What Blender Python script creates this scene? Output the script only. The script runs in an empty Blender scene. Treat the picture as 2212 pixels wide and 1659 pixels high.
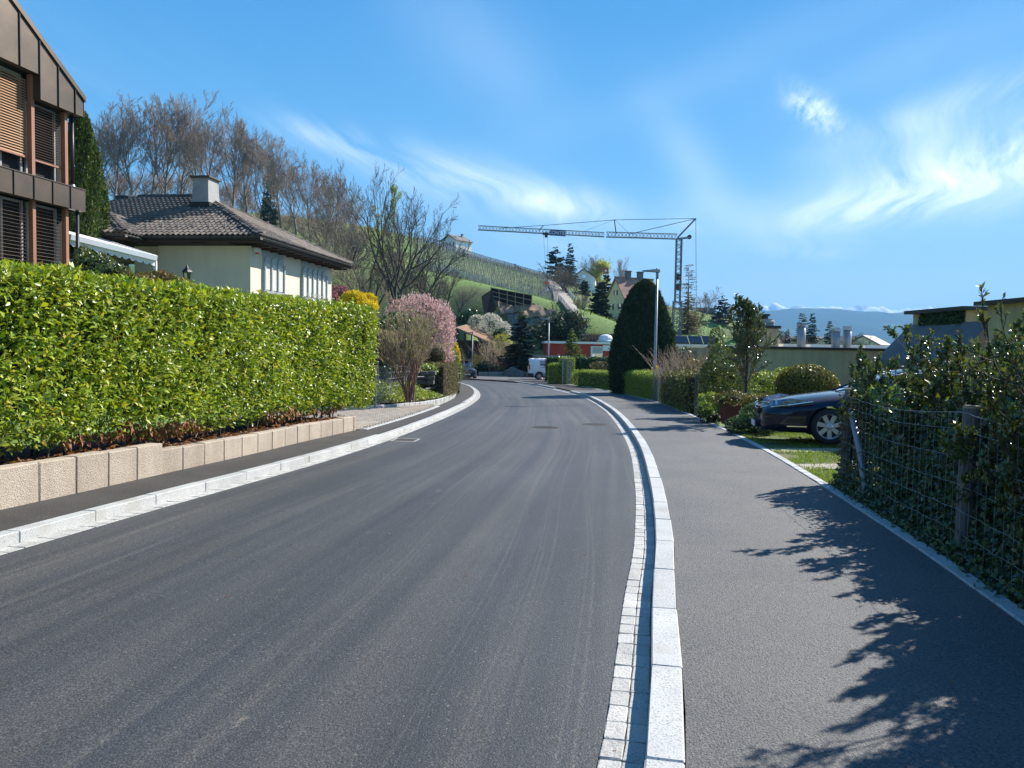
import bpy, bmesh, math, random
import numpy as np
from mathutils import Vector, Matrix, Euler
scene = bpy.context.scene
COL = scene.collection
R = math.radians
rng = np.random.default_rng(7)
random.seed(7)

# ------------------------------------------------------------------ camera
EYE, SL = 1.6, -0.022            # eye height; the street falls gently away
PITCH, ROLL, FPX, UX, VY = R(2.9), R(1.0), 1646.0, 1106.0, 829.5
cam = bpy.data.cameras.new('camera')
cam.sensor_width = 36.0
cam.lens = FPX / 2212.0 * 36.0
cam.clip_start, cam.clip_end = 0.05, 80000
camo = bpy.data.objects.new('camera', cam)
COL.objects.link(camo)
camo.matrix_world = (Matrix.Translation((0, 0, EYE)) @ Euler((R(90) - PITCH, 0, 0)).to_matrix().to_4x4()
                     @ Matrix.Rotation(ROLL, 4, 'Z'))
scene.camera = camo

# ------------------------------------------------------------------ world, sun, exposure
SUN_EL, SUN_AZ = R(36.5), R(50)     # azimuth measured from +Y towards +X
world = bpy.data.worlds.new('World'); scene.world = world
world.use_nodes = True
wn, wl = world.node_tree.nodes, world.node_tree.links
wn.clear()
SKY_STRENGTH = 0.085
sun = bpy.data.lights.new('sun', 'SUN')
sun.energy = 5.0; sun.angle = R(0.53); sun.color = (1.0, 0.95, 0.87)
suno = bpy.data.objects.new('sun', sun); COL.objects.link(suno)
suno.location = (60, 50, 80)
sdir = Vector((math.sin(SUN_AZ) * math.cos(SUN_EL), math.cos(SUN_AZ) * math.cos(SUN_EL), math.sin(SUN_EL)))
suno.rotation_euler = sdir.to_track_quat('Z', 'Y').to_euler()
vs = scene.view_settings
vs.view_transform = 'Standard'; vs.look = 'None'; vs.gamma = 1.0; vs.exposure = 0.94
vs.use_curve_mapping = False
scene.cycles.use_denoising = True
scene.cycles.max_bounces = 6; scene.cycles.diffuse_bounces = 3; scene.cycles.glossy_bounces = 3
scene.cycles.transparent_max_bounces = 8; scene.cycles.transmission_bounces = 4
scene.cycles.volume_bounces = 0
scene.cycles.sample_clamp_indirect = 6.0
scene.render.threads_mode = 'AUTO'

class NT:
    """Tiny expression builder for shader maths."""
    def __init__(s, tree): s.n, s.l = tree.nodes, tree.links
    def node(s, t, **k):
        n = s.n.new(t)
        for a, b in k.items(): setattr(n, a, b)
        return n
    def put(s, sock, v):
        if isinstance(v, bpy.types.NodeSocket): s.l.new(v, sock)
        else: sock.default_value = v
    def m(s, op, a, b=0.0, c=None, clamp=False):
        n = s.node('ShaderNodeMath', operation=op, use_clamp=clamp)
        s.put(n.inputs[0], a); s.put(n.inputs[1], b)
        if c is not None: s.put(n.inputs[2], c)
        return n.outputs[0]
    def mix(s, f, a, b, blend='MIX'):
        n = s.node('ShaderNodeMix', data_type='RGBA', blend_type=blend)
        s.put(n.inputs[0], f); s.put(n.inputs[6], a); s.put(n.inputs[7], b)
        return n.outputs[2]
    def ramp(s, f, stops, interp='LINEAR'):
        n = s.node('ShaderNodeValToRGB'); cr = n.color_ramp; cr.interpolation = interp
        while len(cr.elements) < len(stops): cr.elements.new(0.5)
        for e, (p, c) in zip(cr.elements, stops):
            e.position = p
            e.color = (c, c, c, 1) if isinstance(c, (int, float)) else (*c[:3], 1)
        s.put(n.inputs[0], f)
        return n.outputs[0]
    def noise(s, vec, scale, detail=3, rough=0.55, dist=0.0):
        n = s.node('ShaderNodeTexNoise')
        s.put(n.inputs['Vector'], vec); n.inputs['Scale'].default_value = scale
        n.inputs['Detail'].default_value = detail; n.inputs['Roughness'].default_value = rough
        n.inputs['Distortion'].default_value = dist
        return n.outputs['Fac']
    def comb(s, x, y, z=0.0):
        n = s.node('ShaderNodeCombineXYZ')
        for i, v in enumerate((x, y, z)): s.put(n.inputs[i], v)
        return n.outputs[0]
    def sep(s, v):
        n = s.node('ShaderNodeSeparateXYZ'); s.l.new(v, n.inputs[0]); return n.outputs

def build_world():
    t = NT(world.node_tree)
    sky = t.node('ShaderNodeTexSky', sky_type='NISHITA', sun_disc=False)
    sky.sun_elevation = SUN_EL; sky.sun_rotation = SUN_AZ
    sky.air_density = 1.0; sky.dust_density = 0.1; sky.ozone_density = 2.2
    hs = t.node('ShaderNodeHueSaturation'); hs.inputs['Saturation'].default_value = 1.2
    hs.inputs['Value'].default_value = 1.25
    t.l.new(sky.outputs[0], hs.inputs['Color'])
    tc = t.node('ShaderNodeTexCoord')
    nrm = t.node('ShaderNodeVectorMath', operation='NORMALIZE'); t.l.new(tc.outputs['Generated'], nrm.inputs[0])
    x, y, z = t.sep(nrm.outputs[0])
    k_ = 0.14
    stops = [(0.0, (3.0, 4.75, 6.1)), (0.06, (2.1, 4.1, 5.9)), (0.20, (0.66, 2.9, 5.5)), (0.40, (0.24, 2.0, 4.7)), (0.65, (0.15, 1.3, 3.6)), (1.0, (0.12, 1.0, 3.0))]
    gr_ = t.ramp(z, [(p, tuple(c * k_ for c in col)) for p, col in stops])
    skyc = t.mix(0.86, hs.outputs[0], t.mix(1.0, gr_, (1 / k_, 1 / k_, 1 / k_, 1), 'MULTIPLY'))
    zc = t.m('ADD', t.m('MAXIMUM', z, 0.0), 0.06)
    px, py = t.m('DIVIDE', x, zc), t.m('DIVIDE', y, zc)
    a = R(16)                                          # wind direction of the cirrus streaks
    al = t.m('ADD', t.m('MULTIPLY', px, math.sin(a)), t.m('MULTIPLY', py, math.cos(a)))
    ac = t.m('SUBTRACT', t.m('MULTIPLY', px, math.cos(a)), t.m('MULTIPLY', py, math.sin(a)))
    warp = t.noise(t.comb(px, py, 3.0), 0.5, 2)
    ac2 = t.m('ADD', ac, t.m('MULTIPLY', warp, 0.9))
    fine = t.noise(t.comb(t.m('MULTIPLY', al, 0.24), t.m('MULTIPLY', ac2, 2.0), 1.0), 1.9, 8, 0.64, 0.35)
    soft = t.noise(t.comb(t.m('MULTIPLY', al, 0.35), ac2, 7.0), 0.9, 4, 0.55, 0.6)
    az = t.m('ARCTAN2', x, y); el = t.m('ARCSINE', z)
    def blob(a0, e0, ra, re, rot, amp):
        da = t.m('SUBTRACT', az, R(a0)); de = t.m('SUBTRACT', el, R(e0))
        c, s = math.cos(R(rot)), math.sin(R(rot))
        u = t.m('ADD', t.m('MULTIPLY', da, c / R(ra)), t.m('MULTIPLY', de, s / R(ra)))
        v = t.m('SUBTRACT', t.m('MULTIPLY', de, c / R(re)), t.m('MULTIPLY', da, s / R(re)))
        q = t.m('ADD', t.m('MULTIPLY', u, u), t.m('MULTIPLY', v, v))
        return t.m('MULTIPLY', t.m('POWER', 2.718, t.m('MULTIPLY', q, -1.0)), amp)
    def total(bl):
        s = 0.0
        for b in bl: s = t.m('ADD', s, blob(*b))
        return s
    crisp = total([(33, 12.3, 8, 2.3, 12, 1.2), (26, 10.0, 6, 1.2, 12, 0.9), (-3.5, 11.9, 6.5, 1.5, -12, 0.85), (4, 10.3, 4, 1.2, -8, 0.7), (-13, 14.2, 4, 0.9, -12, 0.6),
                   (20.8, 6.8, 2.6, 0.5, -4, 0.5), (13.5, 9.0, 2, 0.5, 0, 0.5), (5, 7.6, 5, 0.7, -4, 0.4), (30, 15.6, 8, 1.2, 14, 0.5),
                   (60, 14, 18, 5, 8, 0.7), (-75, 16, 30, 6, 0, 0.6), (120, 20, 40, 8, 0, 0.6), (180, 25, 40, 8, 0, 0.5)])
    veil = total([(31, 12.8, 11, 3.4, 14, 0.75), (22, 9.3, 8, 1.7, 8, 0.45), (13, 13, 5.0, 1.7, -52, 0.55), (16, 9.6, 5, 1.4, -10, 0.4), (0, 10.5, 12, 2.4, -12, 0.45), (-4, 21.5, 7, 3.2, -35, 0.42),
                  (17, 20, 14, 1.6, 18, 0.30), (14, 2.5, 30, 2.2, 0, 0.35), (28, 19, 9, 1.6, 14, 0.25), (70, 18, 30, 9, 0, 0.4), (-90, 20, 30, 8, 0, 0.3), (160, 20, 50, 10, 0, 0.3)])
    patch = t.m('MULTIPLY', blob(21.0, 16.1, 1.9, 0.85, -38, 1.5),
                t.ramp(t.noise(t.comb(t.m('MULTIPLY', al, 2.2), t.m('MULTIPLY', ac, 9.0), 2.0), 2.2, 5, 0.7), [(0.36, 0.0), (0.66, 1.0)]))
    f1 = t.m('MULTIPLY', t.ramp(fine, [(0.38, 0.0), (0.70, 1.0)]), crisp)
    f2 = t.m('MULTIPLY', t.ramp(soft, [(0.25, 0.15), (0.75, 1.0)]), veil)
    f = t.m('MINIMUM', t.m('ADD', t.m('ADD', t.m('MULTIPLY', f1, 0.68), t.m('MULTIPLY', f2, 0.44)), t.m('MULTIPLY', patch, 0.5)), 0.96)
    up = t.m('GREATER_THAN', z, 0.0)
    f = t.m('MULTIPLY', f, up)
    col = t.mix(f, skyc, (10.0, 10.6, 11.4, 1))
    bg = t.node('ShaderNodeBackground'); t.l.new(col, bg.inputs[0]); bg.inputs[1].default_value = SKY_STRENGTH
    out = t.node('ShaderNodeOutputWorld'); t.l.new(bg.outputs[0], out.inputs[0])
build_world()

# ------------------------------------------------------------------ survey helpers (photo survey -> points of the place)
def _ray(u, v):
    a, b = (u - UX) / FPX, -(v - VY) / FPX
    c, s = math.cos(ROLL), math.sin(ROLL)
    a, b = a * c - b * s, a * s + b * c
    return a, math.cos(PITCH) + b * math.sin(PITCH), -math.sin(PITCH) + b * math.cos(PITCH)
def at(u, v, y):
    d = _ray(u, v); k = y / d[1]
    return Vector((d[0] * k, y, EYE + d[2] * k))
def gp(y): return SL * y            # street plane

# ------------------------------------------------------------------ materials
def mk(name, c1, c2=None, scale=4.0, detail=4, rough=0.8, bump=0.0, bscale=None, spec=0.5, metal=0.0,
       speck=None, speck2=None, coat=0.0, lo=0.35, hi=0.65, stretch=(1, 1, 1), grime=None, rnd=0.0, coord='pos'):
    m = bpy.data.materials.new(name); m.use_nodes = True
    m.node_tree.nodes.clear(); t = NT(m.node_tree)
    if coord == 'pos': P = t.node('ShaderNodeNewGeometry').outputs['Position']
    else: P = t.node('ShaderNodeTexCoord').outputs['Object']
    if stretch != (1, 1, 1):
        mp = t.node('ShaderNodeMapping'); t.l.new(P, mp.inputs[0]); mp.inputs['Scale'].default_value = stretch; P = mp.outputs[0]
    if c2 is None: c2 = tuple(c * 0.8 for c in c1)
    nf = t.noise(P, scale, detail)
    col = t.mix(t.ramp(nf, [(lo, 0.0), (hi, 1.0)]), (*c1, 1), (*c2, 1))
    for sp in (speck, speck2):
        if sp:                                           # (colour, scale, threshold, amount)
            f = t.ramp(t.noise(P, sp[1], 1, 0.5), [(sp[2], 0.0), (sp[2] + 0.06, sp[3])])
            col = t.mix(f, col, (*sp[0], 1))
    if grime:                                            # (colour, scale, amount) streaks running down
        mp = t.node('ShaderNodeMapping'); t.l.new(P, mp.inputs[0]); mp.inputs['Scale'].default_value = (1, 1, 0.12)
        f = t.ramp(t.noise(mp.outputs[0], grime[1], 5, 0.6), [(0.42, 0.0), (0.75, grime[2])])
        col = t.mix(f, col, (*grime[0], 1))
    if rnd:
        oi = t.node('ShaderNodeObjectInfo').outputs['Random']
        k = t.m('ADD', t.m('MULTIPLY', oi, 2 * rnd), 1 - rnd)
        col = t.mix(1.0, col, t.comb(k, k, k), 'MULTIPLY')
    b = t.node('ShaderNodeBsdfPrincipled'); t.l.new(col, b.inputs['Base Color'])
    b.inputs['Roughness'].default_value = rough; b.inputs['Metallic'].default_value = metal
    b.inputs['Specular IOR Level'].default_value = spec; b.inputs['Coat Weight'].default_value = coat
    if bump:
        bn = t.node('ShaderNodeBump'); bn.inputs['Strength'].default_value = bump; bn.inputs['Distance'].default_value = 0.02
        t.l.new(t.noise(P, bscale or scale * 4, 4), bn.inputs['Height']); t.l.new(bn.outputs[0], b.inputs['Normal'])
    o = t.node('ShaderNodeOutputMaterial'); t.l.new(b.outputs[0], o.inputs[0])
    return m

def fol(name, cols, rough=0.5, trans=0.25, spec=0.4, tcol=None):
    """Leaf material: every leaf draws its own tint from the attribute rnd."""
    m = bpy.data.materials.new(name); m.use_nodes = True
    m.node_tree.nodes.clear(); t = NT(m.node_tree)
    at_ = t.node('ShaderNodeAttribute', attribute_name='rnd').outputs['Fac']
    n = len(cols)
    col = t.ramp(at_, [(i / max(1, n - 1), c) for i, c in enumerate(cols)])
    b = t.node('ShaderNodeBsdfPrincipled'); t.l.new(col, b.inputs['Base Color'])
    b.inputs['Roughness'].default_value = rough; b.inputs['Specular IOR Level'].default_value = spec
    out = t.node('ShaderNodeOutputMaterial')
    if trans:
        tr = t.node('ShaderNodeBsdfTranslucent')
        tc = t.mix(1.0, col, (*(tcol or (1.3, 1.5, 0.5)), 1), 'MULTIPLY'); t.l.new(tc, tr.inputs[0])
        mx = t.node('ShaderNodeMixShader'); mx.inputs[0].default_value = trans
        t.l.new(b.outputs[0], mx.inputs[1]); t.l.new(tr.outputs[0], mx.inputs[2]); t.l.new(mx.outputs[0], out.inputs[0])
    else: t.l.new(b.outputs[0], out.inputs[0])
    return m

def glassy(name, tint=(0.02, 0.03, 0.04), rough=0.04):
    return mk(name, tint, tint, rough=rough, spec=1.0, coat=0.6)

M = {}
def street_asphalt():
    m = bpy.data.materials.new('street_asphalt'); m.use_nodes = True; m.node_tree.nodes.clear(); t = NT(m.node_tree)
    P = t.node('ShaderNodeNewGeometry').outputs['Position']
    uv = t.node('ShaderNodeUVMap').outputs[0]; u, v, _ = t.sep(uv)
    base = t.mix(t.ramp(t.noise(P, 0.35, 4), [(0.3, 0.0), (0.7, 1.0)]), (0.036, 0.038, 0.043, 1), (0.050, 0.053, 0.059, 1))
    lane = t.noise(t.comb(t.m('MULTIPLY', u, 2.1), t.m('MULTIPLY', v, 0.035), 0.0), 1.0, 5, 0.6, 0.4)      # dusty wheel tracks
    base = t.mix(t.ramp(lane, [(0.42, 0.0), (0.70, 0.62)]), base, (0.125, 0.115, 0.10, 1))
    lane2 = t.noise(t.comb(t.m('MULTIPLY', u, 7.0), t.m('MULTIPLY', v, 0.10), 4.0), 1.0, 4, 0.65, 0.8)
    base = t.mix(t.ramp(lane2, [(0.58, 0.0), (0.74, 0.30)]), base, (0.16, 0.145, 0.12, 1))
    lane3 = t.noise(t.comb(t.m('ADD', t.m('MULTIPLY', u, 5.0), t.m('MULTIPLY', t.noise(t.comb(0.0, t.m('MULTIPLY', v, .05), 2.0), 1.0, 1), 9.0)), t.m('MULTIPLY', v, 0.02), 11.0), 1.6, 2, 0.5)
    base = t.mix(t.ramp(lane3, [(0.60, 0.0), (0.66, 0.24), (0.70, 0.0)]), base, (0.17, 0.155, 0.13, 1))
    patch = t.ramp(t.noise(t.comb(t.m('MULTIPLY', u, .5), t.m('MULTIPLY', v, .12), 6.0), 1.0, 5, .6), [(.42, 1.0), (.62, .72)])
    base = t.mix(1.0, base, patch, 'MULTIPLY')
    spots = t.m('MULTIPLY', t.ramp(t.noise(t.comb(t.m('MULTIPLY', u, 3.0), t.m('MULTIPLY', v, 1.2), 9.0), 1.6, 6, 0.7), [(0.66, 0.0), (0.72, 0.5)]), 1.0)
    base = t.mix(spots, base, (0.22, 0.19, 0.14, 1))
    gr = t.noise(P, 95, 2, 0.7)
    base = t.mix(1.0, base, t.ramp(gr, [(0.34, 0.50), (0.5, 0.95), (0.66, 1.9)]), 'MULTIPLY')
    wh = t.ramp(t.noise(P, 60, 1, 0.5), [(0.70, 0.0), (0.74, 0.55)])
    base = t.mix(wh, base, (0.24, 0.23, 0.21, 1))
    b = t.node('ShaderNodeBsdfPrincipled'); t.l.new(base, b.inputs['Base Color'])
    b.inputs['Roughness'].default_value = 0.62; b.inputs['Specular IOR Level'].default_value = 0.5
    bn = t.node('ShaderNodeBump'); bn.inputs['Strength'].default_value = 0.75; bn.inputs['Distance'].default_value = 0.006
    t.l.new(t.noise(P, 110, 2, 0.7), bn.inputs['Height']); t.l.new(bn.outputs[0], b.inputs['Normal'])
    o = t.node('ShaderNodeOutputMaterial'); t.l.new(b.outputs[0], o.inputs[0])
    return m
M['street'] = street_asphalt()
M['pave'] = mk('pavement_asphalt', (0.092, 0.093, 0.096), (0.128, 0.125, 0.118), 0.9, 6, rough=0.72, bump=0.7, bscale=110,
               speck=((0.20, 0.19, 0.175), 85, 0.56, 0.7), speck2=((0.03, 0.031, 0.035), 75, 0.56, 0.65))
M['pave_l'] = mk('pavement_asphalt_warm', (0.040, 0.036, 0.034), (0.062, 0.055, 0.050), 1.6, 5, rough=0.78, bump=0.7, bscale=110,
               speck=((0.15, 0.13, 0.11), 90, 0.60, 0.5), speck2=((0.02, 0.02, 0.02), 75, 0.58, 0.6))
M['granite'] = mk('granite', (0.52, 0.52, 0.50), (0.44, 0.44, 0.425), 3, 3, rough=0.7, bump=0.25, bscale=90,
                  speck=((0.24, 0.24, 0.24), 95, 0.57, 0.75), speck2=((0.34, 0.31, 0.26), 2.2, 0.60, 0.35), rnd=0.07)
M['sett'] = mk('granite_sett', (0.52, 0.50, 0.46), (0.42, 0.41, 0.375), 5, 3, rough=0.8, bump=0.4, bscale=70,
                  speck=((0.24, 0.23, 0.22), 85, 0.58, 0.6), rnd=0.13)
M['mortar'] = mk('sandy_mortar', (0.44, 0.40, 0.32), (0.30, 0.265, 0.21), 8, 4, rough=0.95, bump=0.4)
M['block'] = mk('washed_concrete', (0.50, 0.41, 0.31), (0.43, 0.345, 0.26), 3, 4, rough=0.9, bump=0.7, bscale=80,
                speck=((0.62, 0.56, 0.48), 75, 0.55, 0.6), speck2=((0.27, 0.21, 0.155), 80, 0.57, 0.55), rnd=0.08, grime=((0.26, 0.20, 0.15), 3.0, 0.35))
M['paver'] = mk('paver', (0.38, 0.33, 0.27), (0.30, 0.26, 0.21), 2, 4, rough=0.9, bump=0.3, rnd=0.14)
M['soil'] = mk('dark_soil', (0.030, 0.021, 0.015), (0.065, 0.045, 0.030), 9, 6, rough=1, bump=1.0, bscale=25)
M['dirt'] = mk('bare_earth', (0.36, 0.25, 0.16), (0.24, 0.165, 0.105), 0.6, 7, rough=1, bump=1.0, bscale=2.0)
M['lawn'] = mk('lawn', (0.085, 0.13, 0.028), (0.16, 0.14, 0.07), 1.4, 6, rough=1, bump=0.8, bscale=40)
M['terrain'] = mk('meadow', (0.10, 0.19, 0.032), (0.15, 0.19, 0.055), 0.03, 6, rough=1, bump=0.6, bscale=3,
                  speck=((0.11, 0.085, 0.05), 0.09, 0.56, 0.55))
M['render_cream'] = mk('cream_render', (0.75, 0.68, 0.53), (0.70, 0.63, 0.49), 1.2, 5, rough=0.9, bump=0.25, bscale=60, grime=((0.50, 0.44, 0.33), 1.2, 0.4))
M['render_beige'] = mk('ochre_render', (0.50, 0.42, 0.24), (0.42, 0.35, 0.20), 1.0, 5, rough=0.92, bump=0.3, bscale=40, grime=((0.20, 0.17, 0.11), 2.6, 0.55))
M['render_yellow'] = mk('yellow_render', (0.78, 0.68, 0.36), (0.72, 0.62, 0.33), 0.8, 4, rough=0.9)
M['render_white'] = mk('white_render', (0.80, 0.79, 0.75), (0.74, 0.73, 0.70), 0.8, 5, rough=0.9)
M['render_red'] = mk('red_render', (0.42, 0.060, 0.035), (0.36, 0.05, 0.03), 0.8, 4, rough=0.9)
M['copper'] = mk('brown_copper', (0.105, 0.075, 0.052), (0.068, 0.052, 0.038), 1.1, 5, rough=0.42, metal=0.55, bump=0.12, bscale=3, spec=0.5, rnd=0.07)
M['copper_dk'] = mk('dark_seam', (0.020, 0.014, 0.012), rough=0.6)
M['woodred'] = mk('red_brown_wood', (0.33, 0.135, 0.07), (0.25, 0.10, 0.055), 6, 4, rough=0.6, stretch=(1, 1, 0.1))
M['slat_tan'] = mk('tan_blind_slat', (0.46, 0.26, 0.135), (0.41, 0.23, 0.125), 2, 3, rough=0.5)
M['slat_brown'] = mk('brown_blind_slat', (0.34, 0.25, 0.18), (0.28, 0.20, 0.15), 2, 3, rough=0.45)
M['glass'] = mk('window_glass', (0.55, 0.64, 0.72), (0.48, 0.57, 0.66), rough=0.04, metal=1.0)
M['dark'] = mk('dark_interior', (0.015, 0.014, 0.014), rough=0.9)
M['metal_dk'] = mk('dark_metal', (0.035, 0.037, 0.038), rough=0.45, metal=0.4)
M['metal'] = mk('galvanised_metal', (0.36, 0.37, 0.38), (0.26, 0.27, 0.28), 5, 4, rough=0.5, metal=0.4, spec=0.5)
M['lamp_grey'] = mk('lamp_post_grey', (0.34, 0.35, 0.37), (0.28, 0.29, 0.31), 3, 3, rough=0.5, metal=0.5)
M['white'] = mk('white_paint', (0.80, 0.80, 0.80), (0.75, 0.75, 0.75), 2, 3, rough=0.5)
M['cloth'] = mk('awning_cloth', (0.74, 0.72, 0.68), (0.66, 0.64, 0.60), 4, 3, rough=0.9)
M['tile'] = mk('weathered_roof_tile', (0.17, 0.14, 0.115), (0.095, 0.078, 0.066), 2.2, 5, rough=0.85, bump=0.5, bscale=20, rnd=0.22,
               speck=((0.22, 0.20, 0.15), 6, 0.62, 0.5), speck2=((0.20, 0.13, 0.03), 9, 0.68, 0.6))
M['tile_red'] = mk('red_roof_tile', (0.42, 0.22, 0.16), (0.27, 0.16, 0.125), 1.2, 6, rough=0.9, speck=((0.40, 0.25, 0.16), 2.0, 0.58, 0.7))
M['tile_barn'] = mk('orange_barn_tile', (0.36, 0.21, 0.12), (0.25, 0.15, 0.09), 2, 6, rough=0.9, bump=0.6)
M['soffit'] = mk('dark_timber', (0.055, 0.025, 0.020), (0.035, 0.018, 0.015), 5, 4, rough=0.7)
M['timber'] = mk('old_timber', (0.075, 0.052, 0.038), (0.045, 0.032, 0.025), 4, 5, rough=0.85)
M['plank'] = mk('raw_plank', (0.36, 0.27, 0.17), (0.28, 0.21, 0.14), 3, 4, rough=0.85)
M['concrete'] = mk('grey_concrete', (0.40, 0.385, 0.35), (0.28, 0.275, 0.26), 1.5, 6, rough=0.9, bump=0.4, bscale=12)
M['concrete_dk'] = mk('sprayed_concrete', (0.17, 0.17, 0.17), (0.12, 0.12, 0.12), 0.4, 6, rough=0.95, bump=0.8, bscale=1.5)
M['shutter'] = mk('pale_grey_green_frame', (0.42, 0.46, 0.43), (0.38, 0.42, 0.40), 3, 3, rough=0.6)
M['shutter_w'] = mk('roller_shutter', (0.66, 0.64, 0.57), (0.62, 0.60, 0.53), 3, 3, rough=0.6)
M['slate'] = mk('slate_roof', (0.15, 0.14, 0.135), (0.10, 0.094, 0.09), 1.5, 5, rough=0.7, bump=0.5, bscale=9, stretch=(1, 1, .3))
M['bark'] = mk('bark', (0.10, 0.082, 0.065), (0.055, 0.045, 0.036), 3, 4, rough=0.95, bump=0.6, bscale=14)
M['bark_beech'] = mk('beech_bark', (0.26, 0.22, 0.18), (0.15, 0.12, 0.10), 0.5, 4, rough=0.95)
M['twig_beech'] = mk('beech_twig', (0.33, 0.25, 0.20), (0.22, 0.165, 0.13), 0.25, 4, rough=0.95)
M['twig_grey'] = mk('grey_twig', (0.17, 0.145, 0.11), (0.09, 0.075, 0.056), 0.5, 4, rough=0.95)
M['twig_red'] = mk('reddish_stem', (0.27, 0.145, 0.095), (0.16, 0.09, 0.06), 3, 4, rough=0.9)
M['twig_tan'] = mk('tan_twig', (0.40, 0.30, 0.21), (0.27, 0.20, 0.14), 3, 4, rough=0.9)
M['car_blue'] = mk('dark_blue_car_paint', (0.0018, 0.004, 0.017), (0.0018, 0.004, 0.017), rough=0.5, metal=0.0, coat=0.8, spec=0.15)
M['car_black'] = mk('blue_black_car_paint', (0.006, 0.010, 0.022), (0.006, 0.010, 0.022), rough=0.5, coat=.6, spec=.3)
M['chrome'] = mk('chrome', (0.75, 0.76, 0.78), (0.72, 0.73, 0.75), rough=0.12, metal=1.0)
M['rim'] = mk('alloy_rim', (0.55, 0.56, 0.57), (0.5, 0.51, 0.52), rough=0.3, metal=0.6)
M['rubber'] = mk('rubber', (0.014, 0.014, 0.015), rough=0.75)
M['plastic_dk'] = mk('black_plastic', (0.012, 0.012, 0.014), rough=0.5)
M['carglass'] = mk('car_glass', (0.01, 0.016, 0.024), (0.01, 0.016, 0.024), rough=0.03, spec=1.0, coat=1.0)
M['lampglass'] = mk('headlamp_glass', (0.22, 0.27, 0.33), (0.08, 0.10, 0.13), 14, 2, rough=0.15, metal=0.3, spec=.8, coat=.6)
M['red_paint'] = mk('red_paint', (0.55, 0.03, 0.02), rough=0.45)
M['orange'] = mk('orange_plastic', (0.80, 0.12, 0.02), rough=0.5)
M['yellow'] = mk('yellow_panel', (0.72, 0.44, 0.02), (0.62, 0.37, 0.02), 2, 3, rough=0.7)
M['terracotta'] = mk('dark_red_pot', (0.20, 0.035, 0.022), (0.15, 0.03, 0.02), 4, 4, rough=0.6)
M['blue_sign'] = mk('blue_sign', (0.015, 0.06, 0.24), rough=0.5)
M['net'] = mk('black_netting', (0.014, 0.016, 0.018), (0.02, 0.022, 0.022), 2, 3, rough=1.0, spec=0.0)
M['solar'] = mk('solar_panel', (0.008, 0.010, 0.018), (0.010, 0.012, 0.02), rough=0.15, spec=0.8)
M['rock'] = mk('grey_rock', (0.17, 0.155, 0.14), (0.08, 0.073, 0.068), 1.6, 7, rough=0.95, bump=1.0, bscale=4)
M['iron'] = mk('cast_iron', (0.06, 0.055, 0.05), (0.10, 0.09, 0.075), 20, 3, rough=0.7, metal=0.3, bump=0.3)
M['flag_red'] = mk('red_flag', (0.55, 0.10, 0.07), rough=0.8)
M['ink_red'] = mk('red_lettering', (0.50, 0.02, 0.03), rough=0.6)
M['ink_blue'] = mk('dark_blue_lettering', (0.02, 0.035, 0.09), rough=0.6)
M['post_wood'] = mk('weathered_post', (0.17, 0.155, 0.15), (0.10, 0.09, 0.09), 7, 5, rough=0.9, bump=0.7, stretch=(1, 1, .15))
# leaves
M['laurel'] = fol('cherry_laurel_leaf', [(0.08, 0.15, 0.02), (0.20, 0.30, 0.03), (0.36, 0.45, 0.045), (0.54, 0.56, 0.09), (0.50, 0.36, 0.06)], 0.36, 0.28, 0.45, (1.25, 1.2, .35))
M['laurel_dead'] = fol('dead_leaf', [(0.32, 0.12, 0.045), (0.22, 0.08, 0.035), (0.42, 0.19, 0.08)], 0.6, 0.2)
M['laurel_r'] = fol('glossy_dark_leaf', [(0.040, 0.075, 0.025), (0.07, 0.11, 0.035), (0.11, 0.15, 0.045), (0.20, 0.21, 0.055), (0.15, 0.12, 0.075)], 0.32, 0.20, 0.7)
M['ivy'] = fol('ivy_leaf', [(0.020, 0.048, 0.022), (0.035, 0.075, 0.030), (0.05, 0.10, 0.03), (0.09, 0.15, 0.03)], 0.40, 0.15, 0.5)
M['yew'] = fol('yew_foliage', [(0.010, 0.024, 0.014), (0.020, 0.044, 0.020), (0.036, 0.068, 0.028), (0.065, 0.105, 0.04)], 0.6, 0.10, 0.3)
M['thuja'] = fol('thuja_foliage', [(0.035, 0.062, 0.012), (0.055, 0.10, 0.018), (0.10, 0.145, 0.03), (0.14, 0.15, 0.03)], 0.6, 0.12, 0.3)
M['conifer'] = fol('conifer_needles', [(0.014, 0.033, 0.018), (0.022, 0.048, 0.024), (0.04, 0.07, 0.03)], 0.6, 0.08, 0.3)
M['pine'] = fol('pine_needles', [(0.018, 0.042, 0.022), (0.032, 0.065, 0.030), (0.055, 0.095, 0.04)], 0.6, 0.08, 0.3)
M['golden'] = fol('golden_conifer_needles', [(0.10, 0.16, 0.035), (0.20, 0.26, 0.05), (0.30, 0.32, 0.07)], 0.6, 0.15, 0.3)
M['forsythia'] = fol('forsythia_flower', [(0.78, 0.56, 0.015), (0.88, 0.70, 0.03), (0.50, 0.34, 0.03)], 0.7, 0.25, 0.2, (1.1, 1.1, 0.6))
M['magnolia'] = fol('magnolia_flower', [(0.60, 0.34, 0.33), (0.72, 0.52, 0.48), (0.80, 0.70, 0.64), (0.50, 0.26, 0.26), (0.34, 0.25, 0.18)], 0.6, 0.3, 0.3, (1.1, 1.0, 1.0))
M['blossom_w'] = fol('white_blossom', [(0.62, 0.60, 0.48), (0.74, 0.71, 0.60), (0.45, 0.42, 0.32)], 0.7, 0.3, 0.2, (1, 1, 1))
M['blossom_p'] = fol('dull_pink_blossom', [(0.30, 0.11, 0.13), (0.42, 0.18, 0.20), (0.22, 0.08, 0.09)], 0.7, 0.2, 0.2, (1, 1, 1))
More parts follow.
